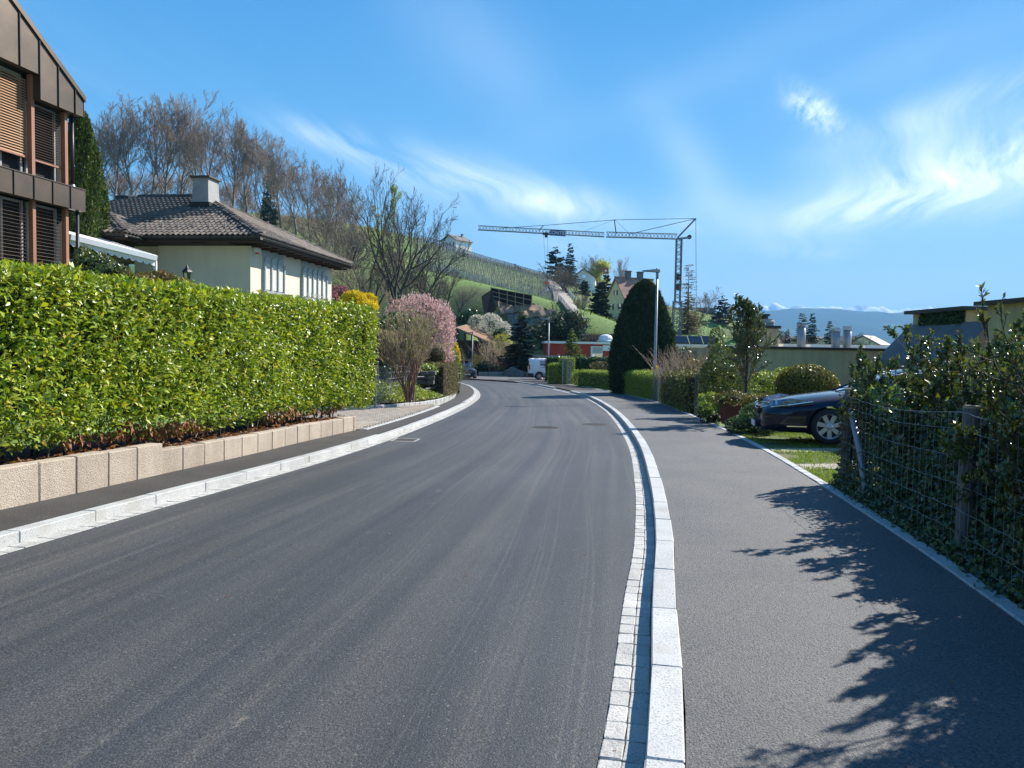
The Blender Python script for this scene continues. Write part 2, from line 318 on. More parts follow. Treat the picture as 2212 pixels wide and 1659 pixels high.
M['panicle'] = fol('dry_flower_head', [(0.52, 0.37, 0.22), (0.62, 0.46, 0.30), (0.38, 0.24, 0.14)], 0.8, 0.2, 0.2, (1, 1, 1))
M['hedge_lt'] = fol('privet_leaf', [(0.16, 0.22, 0.03), (0.28, 0.36, 0.045), (0.38, 0.44, 0.07)], 0.6, 0.2)
M['hedge_dk'] = fol('dark_hedge_leaf', [(0.020, 0.05, 0.012), (0.035, 0.08, 0.018), (0.07, 0.13, 0.03)], 0.35, 0.15, 0.6)
M['hedge_brown'] = fol('brown_hedge_leaf', [(0.12, 0.085, 0.045), (0.17, 0.12, 0.06), (0.10, 0.12, 0.035), (0.20, 0.13, 0.075)], 0.7, 0.15)
M['ground_cover'] = fol('ground_cover_leaf', [(0.13, 0.19, 0.03), (0.30, 0.36, 0.06), (0.50, 0.50, 0.14), (0.09, 0.15, 0.035)], 0.5, 0.2)
M['photinia'] = fol('photinia_leaf', [(0.28, 0.075, 0.03), (0.16, 0.16, 0.03), (0.10, 0.15, 0.03), (0.36, 0.13, 0.05)], 0.45, 0.2)
M['juniper'] = fol('juniper_foliage', [(0.035, 0.075, 0.035), (0.06, 0.12, 0.045), (0.10, 0.17, 0.06)], 0.6, 0.15)
M['mag_leaf'] = fol('evergreen_leaf', [(0.055, 0.085, 0.018), (0.10, 0.13, 0.025), (0.17, 0.18, 0.035), (0.26, 0.22, 0.06)], 0.22, 0.2, 0.8)
M['box_leaf'] = fol('clipped_shrub_leaf', [(0.06, 0.075, 0.018), (0.12, 0.13, 0.025), (0.24, 0.19, 0.035), (0.30, 0.20, 0.03)], 0.5, 0.2)
M['grass'] = fol('grass_blade', [(0.13, 0.22, 0.03), (0.22, 0.32, 0.045), (0.34, 0.34, 0.10), (0.10, 0.17, 0.025)], 0.7, 0.25)
M['willow'] = fol('willow_shoot', [(0.42, 0.40, 0.06), (0.50, 0.46, 0.10), (0.34, 0.34, 0.07)], 0.7, 0.3)
M['bud'] = fol('pale_green_bud', [(0.26, 0.30, 0.08), (0.34, 0.37, 0.12)], 0.7, 0.3)
M['far_forest'] = fol('far_forest_foliage', [(0.02, 0.035, 0.016), (0.035, 0.055, 0.022), (0.075, 0.06, 0.04), (0.10, 0.075, 0.05)], 0.8, 0.0, 0.2)

# ------------------------------------------------------------------ mesh helpers
def npmesh(name, V, Fs, mat=None, rnd=None, uv=None, smooth=False):
    """V (N,3); Fs: list of (M,k) index arrays; rnd: one value per face."""
    V = np.asarray(V, dtype=np.float32).reshape(-1, 3)
    Fs = [np.asarray(f, dtype=np.int32) for f in Fs if len(f)]
    me = bpy.data.meshes.new(name)
    me.vertices.add(len(V)); me.vertices.foreach_set('co', V.ravel())
    loops = np.concatenate([f.ravel() for f in Fs])
    tot = np.concatenate([np.full(len(f), f.shape[1], np.int32) for f in Fs])
    start = np.concatenate([[0], np.cumsum(tot)[:-1]]).astype(np.int32)
    me.loops.add(len(loops)); me.loops.foreach_set('vertex_index', loops)
    me.polygons.add(len(tot)); me.polygons.foreach_set('loop_start', start); me.polygons.foreach_set('loop_total', tot)
    if smooth: me.polygons.foreach_set('use_smooth', np.ones(len(tot), bool))
    if uv is not None:
        l = me.uv_layers.new(name='UVMap'); l.data.foreach_set('uv', np.asarray(uv, np.float32)[loops].ravel())
    me.update(calc_edges=True)
    if rnd is not None:
        a = me.attributes.new('rnd', 'FLOAT', 'FACE'); a.data.foreach_set('value', np.asarray(rnd, np.float32))
    if mat is not None: me.materials.append(mat)
    return me

def wm(o):
    if o is None: return Matrix()
    return wm(o.parent) @ (o.matrix_parent_inverse @ o.matrix_basis if o.parent else o.matrix_basis)

def put(name, me, parent=None, M4=None, kind=None, label=None, cat=None, group=None):
    """Link a mesh given in world coordinates (times M4) under PARENT."""
    o = bpy.data.objects.new(name, me)
    COL.objects.link(o)
    if parent is not None:
        o.parent = parent; o.matrix_parent_inverse = wm(parent).inverted()
    if M4 is not None: o.matrix_basis = M4
    if kind: o['kind'] = kind
    if label: o['label'] = label
    if cat: o['category'] = cat
    if group: o['group'] = group
    return o

def thing(name, label, cat, loc=(0, 0, 0), rz=0.0, group=None, scale=1.0):
    o = bpy.data.objects.new(name, None); COL.objects.link(o)
    o.empty_display_size = 0.2
    o.location = loc; o.rotation_euler = (0, 0, rz); o.scale = (scale,) * 3
    o['label'] = label; o['category'] = cat
    if group: o['group'] = group
    return o

def struct_root(name, loc):
    o = bpy.data.objects.new(name, None); COL.objects.link(o); o.location = loc; o['kind'] = 'structure'; return o
def children(o): return [c for c in COL.objects if c.parent is o]
def copy_thing(src, kids, loc, rz=0.0, label=None, group=None, scale=None):
    c = src.copy(); COL.objects.link(c); c.location = loc; c.rotation_euler = (0, 0, rz)
    if scale is not None: c.scale = (scale,) * 3 if isinstance(scale, (int, float)) else scale
    if label: c['label'] = label
    if group: c['group'] = group
    for k, subs in kids:
        d = k.copy(); COL.objects.link(d); d.parent = c
        for s in subs:
            e = s.copy(); COL.objects.link(e); e.parent = d
    return c

class MB:
    """Collects boxes, tubes and prisms; build() links them as one mesh."""
    def __init__(s): s.v, s.f = [], []
    def add(s, vs, fs):
        n = len(s.v); s.v += [tuple(v) for v in vs]; s.f += [tuple(n + i for i in f) for f in fs]; return s
    def box(s, c, d, rz=0.0, M4=None):
        x, y, z = d[0] / 2, d[1] / 2, d[2] / 2
        vs = [Vector((i * x, j * y, k * z)) for k in (-1, 1) for j in (-1, 1) for i in (-1, 1)]
        T = Matrix.Translation(c) @ Matrix.Rotation(rz, 4, 'Z') if M4 is None else M4
        return s.add([T @ v for v in vs], [(0, 2, 3, 1), (4, 5, 7, 6), (0, 1, 5, 4), (2, 6, 7, 3), (0, 4, 6, 2), (1, 3, 7, 5)])
    def bar(s, p0, p1, w, h, up=(0, 0, 1)):
        p0, p1 = Vector(p0), Vector(p1); d = p1 - p0; L = d.length
        if L < 1e-6: return s
        z = d / L; x = Vector(up).cross(z)
        if x.length < 1e-4: x = Vector((1, 0, 0)).cross(z)
        if x.length < 1e-4: x = Vector((0, 1, 0)).cross(z)
        x.normalize(); y = z.cross(x)
        m = Matrix((x, y, z)).transposed().to_4x4(); m.translation = (p0 + p1) / 2
        return s.box((0, 0, 0), (w, h, L), M4=m)
    def tube(s, pts, r, n=6, caps=True):
        pts = [Vector(p) for p in pts]; k = len(pts)
        rs = r if isinstance(r, (list, tuple)) else [r] * k
        vs, fs = [], []
        prev = None
        for i, p in enumerate(pts):
            d = (pts[min(i + 1, k - 1)] - pts[max(i - 1, 0)]).normalized()
            a = prev if prev is not None else (Vector((0, 0, 1)) if abs(d.z) < 0.9 else Vector((1, 0, 0)))
            x = (a - d * a.dot(d)).normalized(); prev = x; y = d.cross(x)
            vs += [p + (x * math.cos(t) + y * math.sin(t)) * rs[i] for t in [2 * math.pi * j / n for j in range(n)]]
        for i in range(k - 1):
            for j in range(n):
                a, b = i * n + j, i * n + (j + 1) % n
                fs.append((a, b, b + n, a + n))
        if caps: fs += [tuple(range(n - 1, -1, -1)), tuple((k - 1) * n + j for j in range(n))]
        return s.add(vs, fs)
    def prism(s, poly, axis, h):
        """Extrude the 3-D polygon POLY by vector AXIS*h."""
        a = Vector(axis) * h; n = len(poly); P = [Vector(p) for p in poly]
        return s.add(P + [p + a for p in P], [tuple(range(n))[::-1], tuple(range(n, 2 * n))] + [(i, (i + 1) % n, n + (i + 1) % n, n + i) for i in range(n)])
    def quad(s, a, b, c, d): return s.add([a, b, c, d], [(0, 1, 2, 3)])
    def lathe(s, prof, c=(0, 0, 0), n=16, axis='Z'):
        vs, fs = [], []
        for r, z in prof:
            for j in range(n):
                t = 2 * math.pi * j / n; q = (r * math.cos(t), r * math.sin(t), z)
                if axis == 'Y': q = (q[0], q[2], q[1])
                if axis == 'X': q = (q[2], q[0], q[1])
                vs.append((c[0] + q[0], c[1] + q[1], c[2] + q[2]))
        for i in range(len(prof) - 1):
            for j in range(n):
                a, b = i * n + j, i * n + (j + 1) % n; fs.append((a, b, b + n, a + n))
        return s.add(vs, fs)
    def mesh(s, name, mat, smooth=False, bevel=0.0, recalc=True):
        me = bpy.data.meshes.new(name); me.from_pydata(s.v, [], s.f)
        if bevel or recalc:
            bm = bmesh.new(); bm.from_mesh(me)
            bmesh.ops.recalc_face_normals(bm, faces=bm.faces)
            if bevel: bmesh.ops.bevel(bm, geom=bm.edges[:], offset=bevel, segments=1, affect='EDGES', clamp_overlap=True)
            bm.to_mesh(me); bm.free()
        if smooth: me.polygons.foreach_set('use_smooth', [True] * len(me.polygons))
        if mat is not None: me.materials.append(M[mat] if isinstance(mat, str) else mat)
        return me
    def build(s, name, mat, parent=None, M4=None, smooth=False, bevel=0.0, **k):
        return put(name, s.mesh(name, mat, smooth, bevel), parent, M4, **k)

def unit_box(mat, bevel, name='stone'):
    return MB().box((0, 0, 0), (1, 1, 1)).mesh(name, mat, bevel=bevel)

def stone(mat, d, bevel, name, seed=0, jit=0.0):
    """A box of real size d with chamfered, slightly uneven edges."""
    me = MB().box((0, 0, 0), d).mesh(name, mat, bevel=bevel)
    if jit:
        r = random.Random(seed)
        for v in me.vertices: v.co += Vector((r.uniform(-jit, jit), r.uniform(-jit, jit), r.uniform(-jit, jit) * 0.6))
    return me

def merge_meshes(name, items, mat):
    """items: (mesh, Matrix). One joined mesh."""
    Vs, F3, off = [], {}, 0; cache = {}
    for me, T in items:
        if me.name not in cache:
            co = np.empty(len(me.vertices) * 3, np.float32); me.vertices.foreach_get('co', co)
            cache[me.name] = (co.reshape(-1, 3), [tuple(p.vertices) for p in me.polygons])
        co, ps = cache[me.name]; A = np.array(T)
        Vs.append(co @ A[:3, :3].T + A[:3, 3])
        for p in ps: F3.setdefault(len(p), []).append([i + off for i in p])
        off += len(co)
    return npmesh(name, np.concatenate(Vs), [np.array(f) for f in F3.values()], mat)

def pieces(parent, name, items, mat, limit=300, rest=None):
    """The pieces that show largest as parts of their own, the rest joined into one."""
    items = sorted(items, key=lambda it: (Vector(it[1].translation) - Vector((0, 0, EYE))).length + (200 if it[1].translation.y < 0.5 else 0))
    for me, T in items[:limit]: put(name, me, parent, T)
    if items[limit:]:
        put(rest or name + 's_beyond', merge_meshes(name + 's', items[limit:], M[mat]), parent, kind='stuff')

def frame_mat(p, xdir, zdir=(0, 0, 1)):
    x = Vector(xdir).normalized(); z = Vector(zdir).normalized(); y = z.cross(x).normalized(); z = x.cross(y)
    m = Matrix((x, y, z)).transposed().to_4x4(); m.translation = p
    return m

def spline(pts, step):
    """Catmull-Rom through 2-D/3-D points, resampled about every STEP metres."""
    P = [Vector(p) for p in pts]; P = [P[0] * 2 - P[1]] + P + [P[-1] * 2 - P[-2]]
    out = []
    for i in range(1, len(P) - 2):
        a, b, c, d = P[i - 1:i + 3]
        for k in range(24):
            t = k / 24
            out.append(0.5 * ((2 * b) + (c - a) * t + (2 * a - 5 * b + 4 * c - d) * t * t + (3 * b - a - 3 * c + d) * t ** 3))
    out.append(P[-2])
    res, acc = [out[0]], 0.0
    for a, b in zip(out, out[1:]):
        L = (b - a).length
        while acc + L >= step:
            t = (step - acc) / L; a = a.lerp(b, t); res.append(a); L = (b - a).length; acc = 0.0
        acc += L
    return res
def offset(pl, d):
    """Shift a polyline by d to its right (negative: left)."""
    o = []
    for i, p in enumerate(pl):
        t = (pl[min(i + 1, len(pl) - 1)] - pl[max(i - 1, 0)]); t = Vector((t[0], t[1])).normalized()
        o.append(Vector((p[0] + t.y * d, p[1] - t.x * d)))
    return o
def xat(pl, y):
    for a, b in zip(pl, pl[1:]):
        if (a[1] - y) * (b[1] - y) <= 0 and a[1] != b[1]: return a[0] + (b[0] - a[0]) * (y - a[1]) / (b[1] - a[1])
    return pl[-1][0]
def strip(name, A, B, zf, mat, zb=None, **k):
    """Sheet between two polylines (resampled to the same count)."""
    n = max(len(A), len(B))
    def rs(pl):
        L = [0]
        for a, b in zip(pl, pl[1:]): L.append(L[-1] + (b - a).length)
        q = np.linspace(0, L[-1], n); P = np.array([(p[0], p[1]) for p in pl])
        return np.stack([np.interp(q, L, P[:, 0]), np.interp(q, L, P[:, 1])], 1), q
    a, qa = rs(A); b, qb = rs(B); m = 7
    V, UV = [], []
    for i in range(n):
        for j in range(m):
            t = j / (m - 1); x, y = a[i] * (1 - t) + b[i] * t
            V.append((x, y, zf(x, y))); UV.append(((np.linalg.norm(b[i] - a[i])) * t, (qa[i] + qb[i]) / 2))
    F = [(i * m + j, i * m + j + 1, (i + 1) * m + j + 1, (i + 1) * m + j) for i in range(n - 1) for j in range(m - 1)]
    me = npmesh(name, V, [np.array(F)], M[mat], uv=UV)
    return put(name, me, **k)

# ---- leaves
def unit(a): return a / np.maximum(np.linalg.norm(a, axis=-1, keepdims=True), 1e-9)
def leaf_arrays(C, D, N, L, W, fold=0.25, droop=0.15, simple=False):
    """Leaves at C pointing along D with upper face towards N."""
    C, D, N = (np.asarray(q, float) for q in (C, D, N)); n = len(C)
    D = unit(D); S = unit(np.cross(D, N)); N = unit(np.cross(S, D))
    L = np.broadcast_to(np.asarray(L, float), (n,))[:, None]; W = np.broadcast_to(np.asarray(W, float), (n,))[:, None]
    if simple:
        V = np.stack([C, C + D * L * .5 + S * W * .5, C + D * L - N * L * droop, C + D * L * .5 - S * W * .5], 1)
        return V.reshape(-1, 3), (np.arange(n)[:, None] * 4 + np.array([0, 1, 2, 3]))
    mid = C + D * L * .5
    V = np.stack([C, mid + S * W * .5 + N * W * fold, C + D * L - N * L * droop, mid - S * W * .5 + N * W * fold, mid], 1)
    f = np.array([[0, 1, 4], [1, 2, 4], [2, 3, 4], [3, 0, 4]])
    return V.reshape(-1, 3), (np.arange(n)[:, None, None] * 5 + f).reshape(-1, 3)
def leaves(name, C, D, N, L, W, mat, parent=None, simple=False, fold=0.25, droop=0.15, rnd=None, **k):
    n = len(C)
    if n == 0: return None
    V, F = leaf_arrays(C, D, N, L, W, fold, droop, simple)
    r = rng.random(n) if rnd is None else rnd
    if not simple: r = np.repeat(r, 4)
    return put(name, npmesh(name, V, [F], M[mat], rnd=r), parent, **k)
def leafmesh(name, C, D, N, L, W, mat, simple=True, fold=0.25, droop=0.15, rnd=None):
    V, F = leaf_arrays(C, D, N, L, W, fold, droop, simple)
    r = rng.random(len(C)) if rnd is None else rnd
    if not simple: r = np.repeat(r, 4)
    return npmesh(name, V, [F], M[mat], rnd=r)
def rdir(n, up=0.0):
    d = rng.normal(size=(n, 3)); d[:, 2] += up; return unit(d)

def tubes_np(P0, P1, R0, R1, n=3):
    P0, P1 = np.asarray(P0, float), np.asarray(P1, float); R0 = np.asarray(R0, float)[:, None]; R1 = np.asarray(R1, float)[:, None]
    d = unit(P1 - P0); a = np.where(np.abs(d[:, 2:3]) < 0.9, np.array([[0, 0, 1.]]), np.array([[1., 0, 0]]))
    x = unit(np.cross(a, d)); y = np.cross(d, x); rings = []
    for P, Rr in ((P0, R0), (P1, R1)):
        for j in range(n):
            t = 2 * math.pi * j / n; rings.append(P + (x * math.cos(t) + y * math.sin(t)) * Rr)
    V = np.stack(rings, 1).reshape(-1, 3); k = len(P0)
    f = np.array([[j, (j + 1) % n, n + (j + 1) % n, n + j] for j in range(n)])
    return V, (np.arange(k)[:, None, None] * 2 * n + f).reshape(-1, 4)

def grow(seed, H, r0, levels, nchild, lenf, up=0.15, spread=0.9, wob=0.12, start=0.25, segs=5, trunk_dir=(0, 0, 1), rmin=0.008, nstems=1, top=0.6, rf=0.5):
    """Branching skeleton. Returns thick segments, thin segments and twig tips (with directions)."""
    r = np.random.default_rng(seed); thick, thin, tips = [], [], []
    stack = []
    for s in range(nstems):
        d = np.array(trunk_dir, float)
        if nstems > 1:
            a = 2 * math.pi * (s + r.random() * .6) / nstems; d = d + np.array([math.cos(a), math.sin(a), 0]) * spread * (0.25 + 0.5 * r.random())
        stack.append((np.array([0., 0, 0]) + (r.normal(size=3) * [.05, .05, 0] * (nstems > 1)), unit(d), H * (1 if nstems == 1 else r.uniform(.75, 1)), r0, 0))
    while stack:
        p, d, L, rad, lv = stack.pop()
        n = segs if lv < 2 else (3 if lv < levels else 2)
        pts, ds = [p], [d]
        for i in range(n):
            d = unit(d + r.normal(size=3) * wob + np.array([0, 0, up * (1 if lv else 0.3)]))
            p = p + d * L / n; pts.append(p); ds.append(d)
        r1 = max(rmin, rad * (0.35 if lv else 0.3))
        for i in range(n):
            a = rad + (r1 - rad) * i / n; b = rad + (r1 - rad) * (i + 1) / n
            (thick if lv <= 1 and rad > 0.02 else thin).append((pts[i], pts[i + 1], a, b))
        if lv < levels:
            k = nchild[lv]; st = start if lv == 0 else 0.2
            for c in range(k):
                t = st + (1 - st) * (c + r.random()) / k; q = t * n; i = min(int(q), n - 1); f = q - i
                P = pts[i] * (1 - f) + pts[i + 1] * f; D0 = ds[i]
                perp = unit(np.cross(D0, r.normal(size=3)))
                ang = spread * r.uniform(0.7, 1.2) * (1 - 0.35 * t)
                D = unit(D0 * math.cos(ang) + perp * math.sin(ang))
                ll = L * lenf[lv] * r.uniform(0.7, 1.15) * (1 - (1 - top) * t if lv == 0 else 1 - 0.4 * t)
                rr = max(rmin, (rad + (r1 - rad) * t) * rf)
                stack.append((P, D, ll, rr, lv + 1))
        else: tips.append((pts[-1], ds[-1]))
        if lv == levels - 1: tips.append((pts[-1], ds[-1]))
    return thick, thin, tips
def segmesh(name, segs, mat, n=3):
    a = list(zip(*segs)); V, F = tubes_np(a[0], a[1], a[2], a[3], n)
    return npmesh(name, V, [F], M[mat], smooth=n > 3)
def tree_meshes(seed, mat_t, mat_c, **k):
    th, tn, tips = grow(seed, **k)
    return segmesh('trunk', th, mat_t, 6), segmesh('crown', tn, mat_c, 3), tips
def plant(name, label, cat, loc, meshes, rz=0.0, scale=1.0, group=None):
    """meshes: list of (part name, mesh) in local coordinates."""
    t = thing(name, label, cat, loc, rz, group, 1.0)
    t.scale = (scale,) * 3 if isinstance(scale, (int, float)) else scale
    for nm, me in meshes:
        o = bpy.data.objects.new(nm, me); COL.objects.link(o); o.parent = t
    return t
def shell_points(blobs, dens):
    """Points and outward directions on a union of ellipsoids (c, (rx,ry,rz))."""
    C, N = [], []
    for c, rr in blobs:
        c, rr = np.array(c, float), np.array(rr, float)
        n = int(dens * 4 * math.pi * (np.prod(rr) ** (2 / 3)))
        d = unit(rng.normal(size=(n, 3))); p = c + d * rr * rng.uniform(0.82, 1.06, (n, 1)); nn = unit(d / rr)
        keep = np.ones(n, bool)
        for c2, r2 in blobs:
            c2, r2 = np.array(c2, float), np.array(r2, float)
            if (c2 == c).all() and (r2 == rr).all(): continue
            keep &= (((p - c2) / (r2 * 0.8)) ** 2).sum(1) > 1
        C.append(p[keep]); N.append(nn[keep])
    return np.concatenate(C), np.concatenate(N)
def core(blobs, k=0.8, seed=0):
    """Noisy dark core added inside the foliage to block light."""
    r = np.random.default_rng(seed); Vs, Fs, off = [], [], 0
    bm = bmesh.new(); bmesh.ops.create_icosphere(bm, subdivisions=2, radius=1.0)
    v0 = np.array([v.co[:] for v in bm.verts]); f0 = np.array([[v.index for v in f.verts] for f in bm.faces]); bm.free()
    for c, rr in blobs:
        Vs.append(np.array(c) + v0 * np.array(rr) * k * r.uniform(0.88, 1.08, (len(v0), 1))); Fs.append(f0 + off); off += len(v0)
    return npmesh('inner_twigs', np.concatenate(Vs), [np.concatenate(Fs)], M['inner'])
M['inner'] = mk('inner_twigs', (0.018, 0.018, 0.010), (0.035, 0.028, 0.017), 6, 4, rough=1)  # dark colour of the cores added so light cannot pass through foliage
def shrub(name, label, cat, base, blobs, mat, dens=400, L=0.08, W=0.05, simple=True, up=0.2, out=0.6, group=None, k=0.8, world=True, extra=None):
    """Leafy shrub: blobs are given relative to base."""
    t = thing(name, label, cat, base, group=group)
    C, N = shell_points(blobs, dens)
    D = unit(N * out + rdir(len(C)) * 0.7 + np.array([0, 0, up])); NN = unit(N + rdir(len(C)) * 0.5)
    Ls = L * rng.uniform(0.65, 1.25, len(C))
    o = bpy.data.objects.new('foliage', leafmesh('foliage', C, D, NN, Ls, Ls * W / L, mat, simple)); COL.objects.link(o); o.parent = t; o['kind'] = 'stuff'
    c = bpy.data.objects.new('inner_twigs', core(blobs, k)); COL.objects.link(c); c.parent = t; c['kind'] = 'stuff'
    return t
def hedge_points(path, w, zf, h, dens, ends=True):
    """Points on the faces of a clipped hedge that follows PATH (its centre line)."""
    C, N = [], []
    for a, b in zip(path, path[1:]):
        L = (b - a).length
        if L < 1e-5: continue
        t = (b - a) / L; nr = Vector((t.y, -t.x))
        for side in (1, -1, 0):
            n = int(dens * L * (h if side else w)); s = rng.random(n)
            if side:
                q = rng.random(n); off = side * w / 2; z = q * h
                o = np.full(n, off); nn = np.tile([nr.x * side, nr.y * side, 0.0], (n, 1))
            else:
                o = (rng.random(n) - .5) * w; z = np.full(n, h); nn = np.tile([0, 0, 1.0], (n, 1))
            X = a.x + t.x * L * s + nr.x * o; Y = a.y + t.y * L * s + nr.y * o
            C.append(np.stack([X, Y, z], 1)); N.append(nn)
    if ends:
        for p, q in ((path[0], path[1]), (path[-1], path[-2])):
            t = (p - q).normalized(); nr = Vector((t.y, -t.x)); n = int(dens * w * h); o = (rng.random(n) - .5) * w
            C.append(np.stack([p.x + nr.x * o, p.y + nr.y * o, rng.random(n) * h], 1)); N.append(np.tile([t.x, t.y, 0.0], (n, 1)))
    C, N = np.concatenate(C), np.concatenate(N)
    C += N * rng.normal(0, 0.05, (len(C), 1)) * min(1, w)
    base = np.array([zf(x, y) for x, y in C[:, :2]]); C[:, 2] += base
    return C, N
def clipped_hedge(name, label, path, w, zf, h, dens, L, W, mat, simple=True, up=0.3, group=None, cat='hedge', inset=0.07, jit=0.02):
    path = [Vector(p) for p in path]
    t = thing(name, label, cat, (path[0].x, path[0].y, zf(path[0].x, path[0].y)), group=group)
    C, N = hedge_points(path, w, zf, h, dens); C += rng.normal(0, jit, C.shape)
    D = unit(N * 0.5 + rdir(len(C)) * 0.8 + np.array([0, 0, up])); Ls = L * rng.uniform(0.6, 1.2, len(C))
    put('foliage', leafmesh('foliage', C, D, unit(N + rdir(len(C)) * .5), Ls, Ls * W / L, mat, simple), t, kind='stuff')
    mb = MB()
    for a, b in zip(path, path[1:]):
        if (b - a).length < 1e-4: continue
        d = (b - a).normalized(); c = (a + b) / 2; z = zf(c.x, c.y)
        mb.box((c.x, c.y, z + (h - inset) / 2 + .02), ((b - a).length - (0.02 if len(path) > 2 else inset), w - 2 * inset, h - inset), math.atan2(d.y, d.x))
    mb.build('inner_twigs', 'inner', t)  # solid core added within the hedge to keep light from passing
    return t
# ================================================================== TERRAIN
def tps_fit(P, Z, lam=1e-4):
    n = len(P); d = np.linalg.norm(P[:, None] - P[None], axis=2) + 1e-9
    K = d * d * np.log(d) + lam * np.eye(n); A = np.zeros((n + 3, n + 3)); A[:n, :n] = K
    A[:n, n] = 1; A[:n, n + 1:] = P; A[n, :n] = 1; A[n + 1:, :n] = P.T
    return np.linalg.solve(A, np.concatenate([Z, [0, 0, 0]]))
def tps_eval(P, w, Q):
    out = np.zeros(len(Q))
    for s in range(0, len(Q), 4000):
        q = Q[s:s + 4000]; d = np.linalg.norm(q[:, None] - P[None], axis=2) + 1e-9
        out[s:s + 4000] = (d * d * np.log(d)) @ w[:len(P)] + w[len(P)] + q @ w[len(P) + 1:]
    return out
_anch = []
for y in (-40, -10, 15, 40, 60): _anch += [(0, y, gp(y)), (-7, y, gp(y) + .15), (9, y, gp(y) - .3)]
_anch += [(21, 86, -2.8), (30, 85, -4), (28, 105, -.5), (42, 95, -6), (55, 150, -8), (75, 190, -11), (110, 230, -15), (42, 112, -5), (10, 92, -2.2), (14, 90, -2.2), (6, 95, -1.8), (14, 86, -2.2), (15, 95, -1.0), (8, 86, -2.0), (-8, 98, -2.0), (-2, 99, -2.1), (-14, 96, -1.6), (3, 98, -2.0), (-9, 75, -1.75), (2, 85, -1.9), (12, 80, -1.9), (-16, 84, -1.9), (-25, 88, -1.6), (5, 95, -1.8), (-4, 92, -1.9)]
_anch += [(-16, 20, 1.0), (-14, 32, 1.4), (-25, 30, 3), (-20, 5, 1.8), (-20, -30, 3), (-40, 0, 5), (-60, 50, 12), (-12, 45, 0.9)]
for u, v, y in [(760, 655, 62), (860, 655, 72), (700, 600, 85), (600, 560, 110), (950, 668, 92), (1000, 672, 98), (900, 610, 115), (940, 592, 128), (1060, 640, 112),
                (1062, 618, 122), (1150, 650, 122), (1230, 693, 126), (1120, 668, 108), (1180, 690, 106), (1245, 705, 104), (900, 517, 215), (1000, 551, 202), (1100, 581, 194), (1192, 606, 185),
                (1050, 567, 198), (1150, 596, 189), (1020, 585, 160), (1120, 620, 155), (760, 500, 190), (600, 478, 195), (400, 455, 195), (230, 445, 190), (500, 520, 130),
                (1245, 660, 150), (1245, 625, 190), (1300, 655, 205), (1340, 692, 150), (1290, 690, 130), (1400, 712, 130), (1460, 725, 130), (1500, 715, 170), (1560, 700, 210),
                (1620, 706, 230), (1500, 735, 100), (1620, 735, 130), (1380, 735, 90), (1540, 695, 245), (1210, 600, 235), (1000, 548, 240), (880, 510, 250), (1330, 650, 250), (1640, 735, 260)]:
    p = at(u, v, y); _anch.append((p.x, p.y, p.z))
_anch += [(25, 30, -3), (30, 10, -2.5), (35, -30, -2), (50, 60, -7), (90, 60, -14), (90, 110, -15), (70, 20, -9), (120, 160, -22), (140, 240, -28), (200, 100, -30), (300, 300, -65), (300, 0, -50), (200, -60, -30),
          (60, 320, 4), (0, 330, 26), (-80, 340, 50), (-200, 300, 44), (-200, 150, 40), (-150, 60, 32), (-100, -60, 16), (0, 700, 10), (-300, 700, 95), (300, 700, -100), (-500, 300, 75), (500, 300, -115), (500, -60, -80), (-500, -60, 70)]
_anch = np.array(_anch, float); _AP, _AZ = _anch[:, :2] / 100, _anch[:, 2]
_W = tps_fit(_AP, _AZ)
def smooth(a, b, x): t = np.clip((x - a) / (b - a), 0, 1); return t * t * (3 - 2 * t)

# street curves surveyed from the photograph (x, y)
LG = spline([(-6.1, -7), (-5.0, 0), (-4.55, 3), (-4.03, 5.95), (-3.66, 7.99), (-3.31, 9.7), (-2.87, 12.0), (-2.42, 15.2), (-2.06, 18.9), (-1.72, 23.5), (-1.48, 28.8), (-1.45, 34.7),
             (-1.82, 41.4), (-2.64, 48.8), (-4.2, 56), (-7.2, 64), (-12, 71), (-19, 76), (-28, 79)], 0.5)
RG = spline([(-1.9, -7), (-.55, -1), (0.36, 2.94), (0.52, 3.71), (0.78, 5.10), (1.14, 6.89), (1.68, 10.25), (2.32, 15.13), (2.93, 22.0), (3.25, 28), (3.36, 35), (3.08, 40),
             (1.75, 51.5), (0.39, 58.3), (-1.87, 68), (-5.5, 76), (-11, 82), (-19, 86), (-28, 88)], 0.5)
RE = spline([(1.3, -7), (2.2, 0), (3.06, 4.45), (3.40, 6.21), (3.68, 7.88), (4.03, 10.07), (4.53, 13.61), (4.98, 17.8), (5.40, 23.5), (5.72, 29), (5.75, 34), (5.50, 40),
             (4.59, 48.5), (3.82, 55.3), (2.6, 62)], 0.5)
LW = spline([(-7.2, -7), (-6.1, 0), (-5.35, 4.6), (-4.90, 7.25), (-4.70, 8.25), (-4.42, 9.8), (-4.03, 11.9), (-3.70, 14.1), (-3.22, 16.3)], 0.5)
LE = spline([(-3.22, 16.3), (-2.80, 20.5), (-2.50, 25.3), (-2.36, 30), (-2.45, 35), (-2.75, 40), (-3.5, 48), (-5.2, 56), (-8.2, 63.5)], 0.5)
STREET = [(p.x, p.y) for p in RG]
def plane_mask(x, y):
    return smooth(11, 6.2, np.abs(np.asarray(x) - np.interp(y, [-10, 0, 20, 40, 60, 75, 90], [-1.5, -1, 1.3, 1.8, -1, -6, -12]))) * smooth(104, 86, np.asarray(y))
def terrain_z(x, y):
    x = np.atleast_1d(np.asarray(x, float)); y = np.atleast_1d(np.asarray(y, float))
    z = tps_eval(_AP, _W, np.stack([x, y], 1) / 100)
    m = plane_mask(x, y)
    return z * (1 - m) + (SL * y - 0.05) * m
def tz(x, y): return float(terrain_z(x, y)[0])

